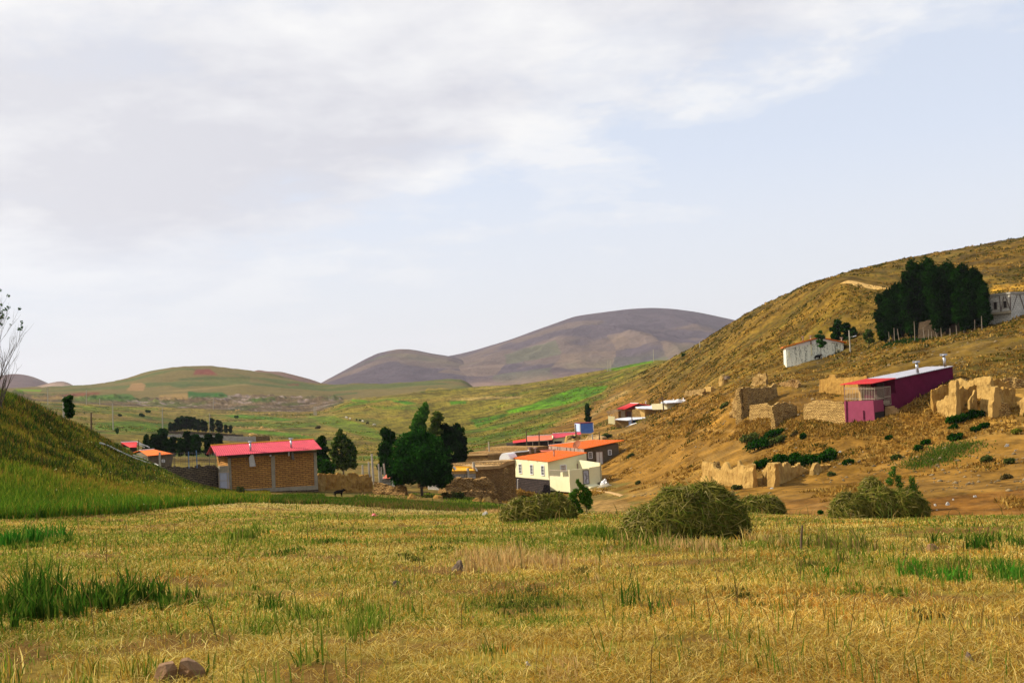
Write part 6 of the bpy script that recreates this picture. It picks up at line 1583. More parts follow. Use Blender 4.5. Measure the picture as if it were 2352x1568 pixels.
# bare tree at the left edge
def bare_tree():
    b = P(*z19(35, 1390), 70); H = size_px(z19, (60, 80), (35, 1390), 70)
    root = thing('bare_tree', 'nearly leafless slender tree at the left edge of the photo on the grassy slope', 'tree', b)
    g = random.Random(4); mb = MB(); tips = []
    def grow(p, d, L_, r_, lev):
        n = 4; pts = [p]; rs = [r_]
        for i in range(n):
            d = unit(d + np.array([g.uniform(-.12, .12), g.uniform(-.12, .12), .07 if lev else .0])); p = p + d * L_ / n
            pts.append(p); rs.append(r_ * (1 - .62 * (i + 1) / n))
        mb.tube(pts, rs, 5, False)
        if lev >= 3: tips.append(p); return
        for i in range(1, n + 1):
            for _ in range(2 if lev else 3):
                if g.random() < (.8 if lev < 2 else .62):
                    a = g.random() * 6.28 if lev or g.random() < .35 else g.uniform(-1.1, 1.1); sp_ = g.uniform(.3, .62) + (0 if lev else .2)
                    nd = unit(d + np.array([math.cos(a) * sp_, math.sin(a) * sp_, .12]))
                    grow(pts[i], nd, L_ * g.uniform(.42, .66) * (1 if lev else 1.05), max(rs[i] * .6, .007), lev + 1)
    grow(np.array(b), unit([-.02, 0, 1]), H * .53, .085, 0)
    mb.build('trunk', 'bark', root, True)
    t_ = np.array([p for p in tips]); k = t_[:, 2] > b[2] + H * .72
    t2 = t_[k][::3]
    v, q, c = leaf_cloud(t2, np.full((len(t2), 3), .10), 420, .10, MD + [(0.10, 0.09, 0.02)], 5, up=.1)
    link('crown', mesh_from('crown', v - b, q, None, MATS['leaf'], c), root)
bare_tree()
# ------------------------------------------------------------------ low plants, heaps, stones
def lump(name, label, cat, p, sx, sy, h, mat, group=None, seed=0, rough=.25, rz=0.0, sink=.15, parent=None, peak=1.0):
    """one uneven mound or stone"""
    n, m = 18, 9; vs, fs = [], []; p = np.array(p, float)
    for j in range(m + 1):
        ph = (math.pi / 2) * j / m
        for i in range(n):
            a = 2 * math.pi * i / n
            d = np.array([math.cos(a) * math.cos(ph), math.sin(a) * math.cos(ph), math.sin(ph) ** peak])
            k = 1 + rough * float(fbm(np.array([d[0] * 1.3 + seed * 3.7]), np.array([d[1] * 1.3 + d[2] * 1.7 + seed]), 3, 300 + seed)[0])
            x, y = d[0] * sx * k, d[1] * sy * k
            vs.append((p[0] + x * math.cos(rz) - y * math.sin(rz), p[1] + x * math.sin(rz) + y * math.cos(rz), p[2] - sink + d[2] * (h + sink) * k))
    for j in range(m):
        for i in range(n): fs.append((j * n + i, j * n + (i + 1) % n, (j + 1) * n + (i + 1) % n, (j + 1) * n + i))
    fs.append(tuple(range(n))[::-1])
    o = MB().add(vs, fs).build(name, mat, parent)
    if parent is None: tag(o, label, cat, group)
    return o
def shrub(label, z, c, w, h, cols, seed, n=None, group='dark shrubs on the right hillside', name='shrub', leaf=.2, r=None):
    """w half width, h height, as measured round its middle in the photograph"""
    b = P(*z(c[0], c[1] + h * .8), r) if r else hit(*z(c[0], c[1] + h * .8)); r = rad(b); W_ = wid_px(z, w * 1.18, r); H = wid_px(z, h * 1.75, r)
    g = random.Random(seed); lb = []
    for i in range(9):
        a = g.random() * 6.28; k = math.sqrt(g.random()) * .62
        lb.append((math.cos(a) * W_ * k, math.sin(a) * W_ * k * .7, H * g.uniform(.28, .62), W_ * g.uniform(.32, .5), W_ * g.uniform(.3, .45), H * g.uniform(.26, .4)))
    n = n or int(900 + 480 * W_ * H)
    lf = .72 * leaf * (.6 + r / 260)
    v, q, c_ = leaf_cloud(np.array(lb)[:, :3], np.array(lb)[:, 3:], n, lf, cols, seed, .2, .35, 1.9)
    gx = gxy(v[:, 0] + b[0], v[:, 1] + b[1]) - b[2]
    v[:, 2] = np.maximum(v[:, 2] + gx * .8, gx - .05)
    o = link(name, mesh_from(name, v, q, None, MATS['leaf'], c_), None, b)
    return tag(o, label, 'shrub', group)
SD = [(0.004, 0.022, 0.002), (0.009, 0.042, 0.003), (0.02, 0.075, 0.006)]
SO = [(0.03, 0.055, 0.010), (0.065, 0.09, 0.018), (0.13, 0.12, 0.035)]
SB = [(0.05, 0.05, 0.012), (0.09, 0.07, 0.02), (0.16, 0.11, 0.04)]
for i, a in enumerate((
    ('large dark green rounded shrub above the pale notched mud wall', z7, (880, 985), 125, 70, SD), ('dark green shrub directly above the large rounded one', z7, (1030, 868), 110, 42, SD), ('olive green shrub touching the large dark one on its left', z7, (800, 915), 105, 55, SO),
    ('light green shrub touching the large dark one on its right', z7, (1085, 945), 78, 52, SO), ('small dark round shrub right of the path above the hedge', z7, (1340, 900), 40, 34, SD), ('small brownish weed clump on the edge of the hillside path', z7, (1240, 878), 34, 34, SB),
    ('left end of the dark hedge behind the two mud walls', z7, (900, 1195), 110, 62, SD), ('dark hedge bush above the gap between the two mud walls', z7, (1080, 1135), 110, 58, SD), ('dark hedge bush behind the rounded merlons', z7, (1240, 1140), 115, 72, SD), ('dark hedge bush behind the right end of the battlement wall', z7, (1390, 1145), 110, 68, SD),
    ('dark hedge bush above the small mud stump', z7, (1520, 1130), 90, 62, SD), ('brighter green right end of the dark hedge', z7, (1625, 1090), 80, 76, [SD[1], SD[2], (0.035, 0.10, 0.012)]), ('dark shrub right of the mud rubble by the small stump', z7, (1815, 1168), 58, 34, SD),
    ('small olive shrub at the foot of the pale notched wall', z11, (660, 835), 65, 38, SO), ('tiny olive shrub at the right foot of the pale notched wall', z11, (755, 805), 32, 26, SO), ('dark bush inside the tall dry stone ruin', z7, (895, 510), 68, 42, SD), ('dark green shrub left of the tall dry stone ruin', z7, (515, 575), 40, 28, SO),
    ('left end of the large dark shrub below the right mud ruins', z8, (1380, 850), 100, 58, SD), ('middle of the large dark shrub below the square mud tower', z8, (1500, 815), 95, 56, SD), ('right end of the large dark shrub below the right mud ruins', z8, (1660, 785), 95, 38, SD), ('small dark shrub under the left end of the large one', z8, (1330, 937), 48, 26, SD),
    ('dark shrub in the rocks further down right of the large one', z8, (1575, 960), 48, 34, SD), ('dark shrub with rocks at its right below the comb topped wall', z8, (1665, 920), 52, 28, SD), ('round green shrub below the large dark one', z8, (1362, 1042), 74, 42, SD), ('upper of two touching dark shrubs on the bare slope', z8, (1052, 1095), 45, 32, SD),
    ('lower of two touching dark shrubs on the bare slope', z8, (980, 1155), 48, 38, SD), ('lone dark shrub on the lower edge of the path below the magenta house', z8, (663, 1048), 44, 24, SD), ('round grey green shrub low on the slope at the right', z8, (1685, 1272), 58, 38, SO), ('olive round shrub nearest the right edge of the photo', z8, (1930, 1292), 46, 34, SO),
    ('pale olive shrub left of the green grass strip', z8, (740, 1255), 50, 30, SO), ('dark bush growing inside the right mud ruins', z8, (1425, 702), 60, 36, SD), ('yellow green bush on the slope at the far right', z8, (2005, 985), 42, 28, [(0.10, 0.12, 0.012), (0.2, 0.2, 0.02)]),
    ('brown dry weed clump left of the right road bank', z8, (1895, 1455), 45, 26, SB), ('olive shrub at the foot of the small mud stump', z11, (1925, 655), 55, 30, SO), ('grey green bush above the brown house roof', z6, (600, 645), 80, 40, SO), ('green bush left of the low rubble hut', z6, (540, 670), 55, 36, SD), ('small green clump on the bare slope near the brown house', z6, (915, 915), 45, 32, SO), ('small dark clump beside the white rubble heap', z6, (1010, 1275), 38, 26, SO),
    )):
    shrub(a[0], a[1], a[2], a[3], a[4], a[5], 400 + i)
for i, a in enumerate((('dark bush on the left slope beside the column shaped tree', za, (735, 770), 45, 28, SD, 112), ('dark bush trailing down the crest of the left slope', za, (800, 805), 55, 34, SD, 118), ('small dark bush beside the ridge post', za, (872, 835), 26, 26, SD, 122),
    ('round dark bush in the valley meadow, upper right of three', za, (1395, 692), 26, 15, SD, None), ('round dark bush in the valley meadow, lower middle of three', za, (1338, 728), 27, 19, SD, None), ('small dark bush in the valley meadow, leftmost of three', za, (1125, 730), 17, 13, SD, None), ('small dark bush in the valley left of the hay piles', za, (2224, 746), 17, 14, SD, None),
    ('thin young bush in front of the valley fields', za, (1102, 880), 14, 34, MD, None), ('small dark brown bush on the green valley slope', zb, (880, 845), 26, 16, SB, None), ('tiny dark bush on the skyline of the brown hill', zc, (1833, 427), 16, 14, SD, None),
    ('tall dark weed clump on the verge in front of the brick house', z3, (515, 960), 45, 60, SO, 122), ('low green bush in front of the collapsed stone ruin', z4, (1090, 1215), 70, 60, SO, 122), ('brown dry bush beside the collapsed stone ruin', z4, (960, 1190), 60, 40, SB, 122), ('green bush right of the red soil bank', z12, (95, 970), 32, 24, MD, None),
    ('dark green nettles in front of the dark basement wall', z17, (600, 1225), 120, 60, SD, 150), ('tall green weeds between the stone pier and the collapsed ruin', z4, (1560, 1120), 50, 70, SD, 150), ('green weeds right of the narrow stone pier', z4, (1700, 1090), 30, 60, SD, 154), ('brown dry bush at the right foot of the dark basement', z17, (1110, 1350), 70, 50, SB, 130))):
    shrub(a[0], a[1], a[2], a[3], a[4], a[5], 500 + i, None, None, 'bush', .16, a[6])

# ---- hay heaps
def heap(label, z, base, lobes, n, seed, pale=.5, r=None, ln=(.28, .6)):
    """lobes: (x, y above base, half width, height) in measured units round the base point"""
    b = P(*z(*base), r) if r else hit(*z(*base)); r = rad(b); k = wid_px(z, 1.0, r)
    g = np.random.default_rng(seed)
    L_ = np.array([(x * k, dy, w * k, h * k) for (x, dy, w, h) in lobes])
    def hgt(x, y):
        z_ = np.zeros_like(x)
        for (lx, ly, lw, lh) in L_:
            d2 = ((x - lx) / lw) ** 2 + ((y - ly) / (lw * .85)) ** 2
            z_ = np.maximum(z_, lh * np.sqrt(np.clip(1 - d2, 0, 1)) ** .9)
        return z_ * (1 + .30 * fbm(x * 2.6 + seed, y * 2.6, 4, 61, .6)) + .09 * fbm(x * 6, y * 6, 2, 63) * (z_ > .05)
    R = max(abs(l[0]) + l[2] for l in L_) * 1.05
    nx = 60; gx_, gy_ = np.meshgrid(np.linspace(-R, R, nx), np.linspace(-R * .8, R * .8, nx), indexing='ij')
    hz2 = hgt(gx_, gy_); grd = (gxy((gx_ + b[0]).ravel(), (gy_ + b[1]).ravel()) - b[2]).reshape(gx_.shape)
    core = np.stack([gx_, gy_, grd - .08 + hz2 * .93], -1).reshape(-1, 3)
    vi = np.arange(nx * nx).reshape(nx, nx); cq = np.stack([vi[:-1, :-1], vi[1:, :-1], vi[1:, 1:], vi[:-1, 1:]], -1).reshape(-1, 4)
    keep = hz2.ravel()[cq].max(1) > .03
    cq = cq[keep]
    ccol = np.tile(np.array([[.022, .022, .006]]), (nx * nx, 1))
    # stalks lying over the surface, mostly following the slope
    px = g.uniform(-R, R, n * 3); py = g.uniform(-R * .8, R * .8, n * 3); ph = hgt(px, py); ok = ph > .04
    px, py, ph = px[ok][:n], py[ok][:n], ph[ok][:n]; n = len(px); e = .05
    sx = (hgt(px + e, py) - hgt(px - e, py)) / (2 * e); sy = (hgt(px, py + e) - hgt(px, py - e)) / (2 * e)
    nrm = np.stack([-np.clip(sx, -3, 3), -np.clip(sy, -3, 3), np.ones(n)], -1); nrm /= np.linalg.norm(nrm, axis=1)[:, None]
    dwn = np.stack([nrm[:, 0] * nrm[:, 2], nrm[:, 1] * nrm[:, 2], nrm[:, 2] ** 2 - 1], -1); dwn /= np.linalg.norm(dwn, axis=1)[:, None] + 1e-6
    sd_ = np.cross(nrm, dwn)
    clump = fbm(px * 2.6 + 9, py * 2.6, 3, 67) * 2.6
    aa = g.normal(size=n) * .95 + clump * 1.3
    dr = dwn * np.cos(aa)[:, None] + sd_ * np.sin(aa)[:, None]
    ll = g.uniform(*ln, n)[:, None]; wd = g.uniform(.5, 1.0, n)[:, None] * (.00042 * r + .002)
    sd2 = np.cross(nrm, dr)
    gz_ = gxy(px + b[0], py + b[1]) - b[2]
    o_ = np.stack([px, py, gz_ + ph], -1) + nrm * g.uniform(-.05, .05, n)[:, None]
    lift = (g.uniform(-.02, .16, n) + (g.random(n) < .06) * .25)[:, None]
    p0, p1, p2 = o_ - dr * ll * .5 - nrm * .03, o_ + nrm * lift * .5, o_ + dr * ll * .5 + nrm * lift * g.uniform(-.3, 1.0, n)[:, None] - np.array([0, 0, .06]) * ll
    v = np.stack([p0 - sd2 * wd, p0 + sd2 * wd, p1 + sd2 * wd, p1 - sd2 * wd, p2], 1).reshape(-1, 3)
    kk = np.arange(n)[:, None] * 5 + len(core)
    q = np.vstack([cq, kk + np.array([[0, 1, 2, 3]])]); t = kk + np.array([[3, 2, 4]])
    pal = np.array([(.14, .13, .022), (.23, .20, .04), (.10, .13, .016), (.34, .28, .09), (.07, .08, .014)])
    up_ = np.clip(nrm[:, 2] * 1.1 + fbm(px * 1.7, py * 1.7, 3, 69) - .35, 0, 1)
    i0 = g.choice(5, n, p=[.34, .26, .2, .08, .12]); col = pal[i0]
    top_ = (g.random(n) < up_ * pale)[:, None]
    col = np.where(top_, np.array([.33, .27, .10]) * g.uniform(.7, 1.15, n)[:, None], col * g.uniform(.7, 1.3, n)[:, None])
    me = mesh_from('hay_heap', np.vstack([core, v]), q, t, MATS['blade'], np.vstack([ccol, np.repeat(col, 5, 0)]))
    return tag(link('hay_heap', me, None, b), label, 'hay heap', 'heaps of cut hay on the field')
heap('largest and nearest hay heap with a high rounded top', zd, (1580, 1240), [(45, .2, 88, 122), (-5, .1, 95, 102), (-60, 0, 85, 78), (95, 0, 42, 80), (-95, 0, 45, 40)], 20000, 1, .45)
heap('long low green hay heap left of the wispy young tree', zd, (1238, 1195), [(-40, .2, 42, 42), (0, .1, 48, 50), (32, .2, 45, 50), (55, 0, 28, 32), (-58, 0, 26, 30)], 12000, 2, .5)
heap('brown green hay heap in front of the bright young shrub tree', zd, (2018, 1190), [(-52, .1, 48, 50), (5, .2, 56, 62), (0, .5, 30, 86), (55, 0, 42, 56), (82, 0, 26, 36), (-78, 0, 24, 38)], 13000, 3, .3)
heap('smallest hay heap half hidden behind the right side of the largest heap', zd, (1746, 1178), [(-15, 0, 32, 30), (16, 0, 36, 34), (36, 0, 18, 22)], 6000, 4, .35)

# ---- mud stumps, straw stacks, boulders
MG = 'weathered mud stumps below the cream house'
for i, (z, c, w, h, lab) in enumerate(((z4, (1415, 1235), 62, 52, 'broad mud stump below the collapsed stone ruin'), (z4, (1520, 1245), 30, 45, 'small narrow mud stump right of the broad one'), (z17, (560, 1400), 70, 135, 'pointed mud stump behind the left hay heap'), (z17, (720, 1400), 65, 125, 'rounded mud stump in front of the dark basement'), (z4, (1300, 1300), 60, 40, 'low brown mud lump in the grass below the ruin'), (z4, (1375, 1310), 40, 35, 'smaller brown mud lump in the grass'), (z4, (1690, 1305), 50, 30, 'flat brown mud lump left of the left hay heap'), (z4, (560, 1215), 55, 45, 'low reddish mud lump at the left foot of the big round tree'), (z4, (850, 1215), 60, 40, 'reddish soil lump at the right foot of the big round tree'))):
    b = P(*z(*c), 122 if i < 4 else 115 if i < 7 else 120); k = wid_px(z, 1, rad(b)); b[2] = min(b[2], float(gxy(b[0], b[1])[0]) + .1)
    lump('mud_stump', lab, 'mud stump', b, w * k, w * k * .8, h * k, 'adobe' if i < 4 else 'adobe_brown_shade', MG, 20 + i, .4, 0, .4, None, .8)
for i, (z, c, w, h, lab, m) in enumerate(((z3, (665, 290), 60, 32, 'round straw stack behind the valley block wall', 'straw_stack'), (z7, (510, 360), 52, 100, 'tall straw stack with dark hollow top on the brown hill', 'straw_stack'), (z7, (545, 290), 34, 18, 'dark straw cap lying on the tall straw stack', 'rock_brown'))):
    b = hit(*z(*c)) if i < 2 else P(*z(*c), rad(hit(*z7(510, 360))) - 1.0); k = wid_px(z, 1, rad(b)); lump('straw_stack', lab, 'straw stack', b, w * k, w * k, h * k, m, None, 40 + i, .3, 0, .3, None, .7)
hp = None
for i, (x, y, w) in enumerate(((105, 686, 12), (130, 684, 14), (420, 722, 14), (470, 728, 8), (545, 735, 9), (600, 742, 8), (665, 746, 8), (695, 744, 7), (95, 843, 12), (145, 841, 10), (200, 843, 9), (275, 856, 10), (350, 850, 20), (330, 858, 9), (390, 856, 8), (500, 880, 8), (725, 920, 10), (60, 700, 10), (20, 705, 9))):
    b = hit(*zb(x, y)); k = wid_px(zb, 1, rad(b))
    if hp is None: hp = lump('straw_pile', 'small pale pile of cut straw lying on the valley meadow', 'straw pile', b, w * k, w * k * .8, w * k * .7, 'straw_stack', 'straw piles on the valley meadow', 50, .35); hw = w * k; h0 = np.array(hp.location) - b
    else:
        c = hp.copy(); COL.objects.link(c); f = w * k / hw; c.location = b + h0 * f; c.scale = (f, f, f)
        c.rotation_euler = (0, 0, rnd.random() * 6)
def stone(label, z, c, w, h, mat, seed, group=None, name='rock', r=None):
    b = P(*z(*c), r) if r else hit(*z(*c)); k = wid_px(z, 1, rad(b))
    return lump(name, label, 'rock', b, w * k, w * k * .7, h * k, mat, group, seed, .55, seed * .7, .08)
b = hit(*zd(392, 1566))
def slabrock(label, z, pts, r, th, mat, seed, name='rock'):
    q = [P(*z(*p), r) for p in pts]; c = np.mean(q, 0); n = unit([c[0], c[1], 0])
    mb = MB(); o = len(q); g = random.Random(seed)
    f = [p + n * g.uniform(-.02, .02) for p in q]; bk_ = [c + (p - c) * .8 + n * (th * g.uniform(.8, 1.2)) for p in q]
    md = c - n * th * .35 + UPV * .02
    vs = f + bk_ + [md]
    mb.add(vs, [(i, (i + 1) % o, 2 * o) for i in range(o)] + [(i, o + i, o + (i + 1) % o, (i + 1) % o) for i in range(o)] + [tuple(range(o, 2 * o))])
    ob_ = mb.build(name, mat); m_ = ob_.modifiers.new('s', 'SUBSURF'); m_.subdivision_type = 'SIMPLE'; m_.levels = 2; m_.render_levels = 3
    return tag(ob_, label, 'rock')
r_ = rad(hit(*z14(1120, 1225)))
slabrock('rusty broken stone at the bottom edge, left one of the split pair', z14, [(1040, 1260), (1035, 1185), (1060, 1120), (1110, 1100), (1170, 1092), (1195, 1130), (1190, 1165), (1160, 1260)], r_, .12, 'rock_rust', 1)
slabrock('paler rusty stone at the bottom edge, right one of the split pair', z14, [(1190, 1260), (1195, 1150), (1210, 1080), (1260, 1070), (1320, 1090), (1380, 1140), (1390, 1260)], r_, .14, 'rock_rust', 2)
stone('dark brown rock lying in the stubble in the middle of the field', z15, (725, 470), 66, 48, 'rock_brown', 3)
stone('pale grey boulder at the far edge of the field', z13, (122, 618), 38, 42, 'rock_grey', 4)
stone('small brown stone in the stubble left of the field middle', z15, (315, 582), 45, 30, 'rock_brown', 5)
stone('flat pinkish stone half buried in the stubble', z15, (840, 800), 42, 22, 'rock_rust', 6)
stone('flat reddish stone on the right part of the field', z16, (1740, 345), 62, 34, 'rock_rust', 7)
stone('brown flat stone near the lower right corner', z16, (2010, 1090), 55, 30, 'rock_brown', 8)
stone('small pale stone low in the middle of the field', z15, (1195, 1110), 34, 20, 'rock_grey', 9)
stone('reddish stone in front of the left hay heap', z13, (665, 698), 50, 36, 'rock_brown', 10)
stone('brown clod in the foreground right of the middle', z16, (1075, 1070), 40, 22, 'rock_rust', 11)
for i, (z, c, w, h, lab) in enumerate(((z8, (398, 875), 22, 26, 'round pale boulder at the foot of the pink veranda wall'), (z11, (1135, 855), 28, 18, 'white stone at the foot of the battlement mud wall'), (z11, (2050, 365), 30, 18, 'white stone right of the dark hedge'), (z12, (1500, 885), 30, 22, 'largest white stone on the reddish road bank'), (z12, (1365, 895), 20, 18, 'white stone left of the largest one on the reddish bank'), (z12, (1808, 800), 22, 16, 'white stone high on the reddish bank'), (z12, (2165, 235), 22, 22, 'pale slab stone on the slope at the far right'), (z12, (2260, 285), 20, 12, 'flat pale stone below the slab at the far right'), (z12, (1380, 945), 14, 12, 'small white stone low on the reddish bank'), (z12, (1568, 830), 14, 12, 'small white stone above the largest one on the bank'))):
    stone(lab, z, c, w, h, 'rock_grey', 30 + i, None)
# scattered small stones on the hillside
def scatter_stones(n, seed):
    g = np.random.default_rng(seed); V_, T_, C_ = [], [], []
    th = g.uniform(ang(1430, 1000), ang(2420, 1000), n * 3); t_ = _tcol(th).astype(int)
    u_ = g.random(n * 3); r0 = KR[6][t_]; r1 = KR[10][t_]
    r = r0 + (r1 - r0) * u_
    keep = fbm(r * np.sin(th) / 9, r * np.cos(th) / 9, 3, 81) > .02
    th, r = th[keep][:n], r[keep][:n]; n = len(th)
    X, Y = r * np.sin(th), r * np.cos(th); Z = gz(th, r)
    o = np.array([(1, 0, 0), (0, 1, 0), (-1, 0, 0), (0, -1, 0), (0, 0, 1), (0, 0, -1)], float)
    f = np.array([(0, 1, 4), (1, 2, 4), (2, 3, 4), (3, 0, 4), (1, 0, 5), (2, 1, 5), (3, 2, 5), (0, 3, 5)])
    s = (.06 + .22 * g.random(n) ** 3)[:, None, None] * np.array([1.3, 1.0, .7]) * g.uniform(.6, 1.3, (n, 1, 3))
    v = o[None] * s * g.uniform(.7, 1.2, (n, 6, 1)); a = g.random(n) * 6.28
    vx = v[..., 0] * np.cos(a)[:, None] - v[..., 1] * np.sin(a)[:, None]; vy = v[..., 0] * np.sin(a)[:, None] + v[..., 1] * np.cos(a)[:, None]
    v = np.stack([vx + X[:, None], vy + Y[:, None], v[..., 2] + Z[:, None] + .03], -1).reshape(-1, 3)
    t = (np.arange(n)[:, None, None] * 6 + f[None]).reshape(-1, 3)
    c = np.array([.36, .27, .15]) * g.uniform(.5, 1.25, n)[:, None]
    stuff(link('scattered_stones', mesh_from('scattered_stones', v, None, t, MATS['blade'], np.repeat(c, 6, 0))), 'small pale stones scattered over the ochre hillside', 'stones')
scatter_stones(1500, 5)

# ---- grass
def grass_obj(name, label, chunks):
    V_, Q_, T_, C_ = [], [], [], []; o = 0
    for v, q, t, c in chunks:
        V_.append(v); Q_.append(q + o); T_.append(t + o); C_.append(c); o += len(v)
    me = mesh_from(name, np.vstack(V_), np.vstack(Q_), np.vstack(T_), MATS['blade'], np.vstack(C_))
    return stuff(link(name, me), label, 'grass')
def palette(g, n, cols, jit=.3):
    cols = np.array(cols, float)
    return cols[g.integers(0, len(cols), n)] * g.uniform(1 - jit, 1 + jit, (n, 1))
g = np.random.default_rng(77)
TL, TR = ang(-170, 1300), ang(2520, 1300)
def field_pts(n, r0=4.8, pw=.42):
    th = g.uniform(TL, TR, n); lim = KR[4][_tcol(th).astype(int)] + .8
    u_ = g.random(n); r = (r0 ** pw + (lim ** pw - r0 ** pw) * u_) ** (1 / pw)
    return th, r, r * np.sin(th), r * np.cos(th), gz(th, r)
STRAW = [(.50, .355, .065), (.44, .29, .045), (.58, .45, .125), (.42, .24, .035), (.30, .195, .034), (.62, .50, .16)]
GREENB = [(.085, .15, .012), (.14, .21, .020), (.06, .12, .010), (.23, .26, .04), (.19, .21, .03)]
ch = []
# standing stubble
th, r, X, Y, Z = field_pts(150000)
gp = fbm(X / 2.4, Y / 2.4, 4, 401) + .5 * fbm(X / 8, Y / 8, 3, 403)
bare = fbm(X / 1.3, Y / .8, 3, 409) + .6 * fbm(X / 5, Y / 3.4, 3, 415)
k = (bare < .26) | (g.random(len(X)) < .22); th, r, X, Y, Z, gp = th[k], r[k], X[k], Y[k], Z[k], gp[k]
n = len(X)
PALE = np.clip((r - 43) / 8, 0, 1) * (th > ang(480, 1160)) * (th < ang(1250, 1180))
pgreen = np.clip(.36 - .12 - .25 * PALE + 1.25 * gp + .30 * np.clip((.05 - th) / .3, 0, 1) + .22 * np.clip((r - 14) / 10, 0, 1) * np.clip((48 - r) / 8, 0, 1), .04, .88)
isg = g.random(n) < pgreen
gold = np.clip((22 - r) / 10, 0, 1) * np.clip((th + .25) / .3, 0, 1)
isg &= ~((g.random(n) < .45 * gold) & (gp < .35))
tone = (1 + .45 * fbm(X / 2.6, Y / 1.3, 4, 471))[:, None]
col = np.where(isg[:, None], palette(g, n, GREENB), palette(g, n, STRAW) * (1 + gold[:, None] * np.array([.05, -.03, -.08]))) * tone
rusty = (fbm(X / 1.8, Y / 1.8, 3, 405) > .22)[:, None] & ~isg[:, None]
col = np.where(rusty, col * np.array([1.0, .72, .55]), col)
col = col * (1 - PALE[:, None]) + np.array([.66, .52, .21]) * g.uniform(.75, 1.1, (n, 1)) * PALE[:, None]
h = np.clip(r / 11, .62, 1) * np.where(isg, g.uniform(.03, .11, n), g.uniform(.02, .06, n)) * (1 + .6 * fbm(X / .9, Y / .9, 2, 407))
ch.append(blades(X, Y, Z, h, (.0009 * r + .001) * g.uniform(.6, 1.2, n), g.random(n) ** 1.3 * .75, col, 1, .25))
# cut straw lying about
th, r, X, Y, Z = field_pts(260000)
wind = fbm(X / 3.5, Y / 1.2, 3, 411) + .5 * fbm(X / .8, Y / .5, 2, 413); bare = fbm(X / 1.3, Y / .8, 3, 409) + .6 * fbm(X / 5, Y / 3.4, 3, 415); k = (wind > -.30) & ((bare < .3) | (g.random(len(X)) < .25)); th, r, X, Y, Z = th[k], r[k], X[k], Y[k], Z[k]; n = len(X)
gold = np.clip((22 - r) / 10, 0, 1) * np.clip((th + .25) / .3, 0, 1)
col = palette(g, n, STRAW + [(.60, .48, .17), (.15, .085, .022), (.20, .12, .03)]) * (1 + gold[:, None] * np.array([.06, -.02, -.08])) * (1 + .4 * fbm(X / 2.6, Y / 1.3, 4, 471))[:, None]; gg = fbm(X / 2.4, Y / 2.4, 4, 401) + .5 * fbm(X / 8, Y / 8, 3, 403) + .22 * np.clip((r - 14) / 10, 0, 1)
col = np.where((g.random(n) < np.clip(.14 + .8 * gg - .15 * gold, .02, .7))[:, None], palette(g, n, GREENB), col)
ch.append(blades(X, Y, Z + .015 * g.random(n), g.uniform(.05, .24, n), (.0007 * r + .001) * g.uniform(.5, 1.1, n), g.uniform(.88, 1.03, n), col, 2, .1))
# taller weeds dotted about
th, r, X, Y, Z = field_pts(7000, 5, .6)
k = fbm(X / 2.0, Y / 2.0, 4, 421) > .12; th, r, X, Y, Z = th[k], r[k], X[k], Y[k], Z[k]; n = len(X)
ch.append(blades(X, Y, Z, g.uniform(.08, .26, n), (.0008 * r + .0015) * g.uniform(.6, 1.2, n), g.random(n) * .5, palette(g, n, GREENB + [(.28, .19, .05)]), 3, .35))
# single long stems
th, r, X, Y, Z = field_pts(700, 5.5, .9); n = len(X)
ch.append(blades(X, Y, Z, g.uniform(.3, .6, n), .0006 * r + .0015, g.uniform(.1, .6, n), palette(g, n, [(.07, .10, .02), (.3, .2, .06), (.12, .08, .03)]), 4, .5))
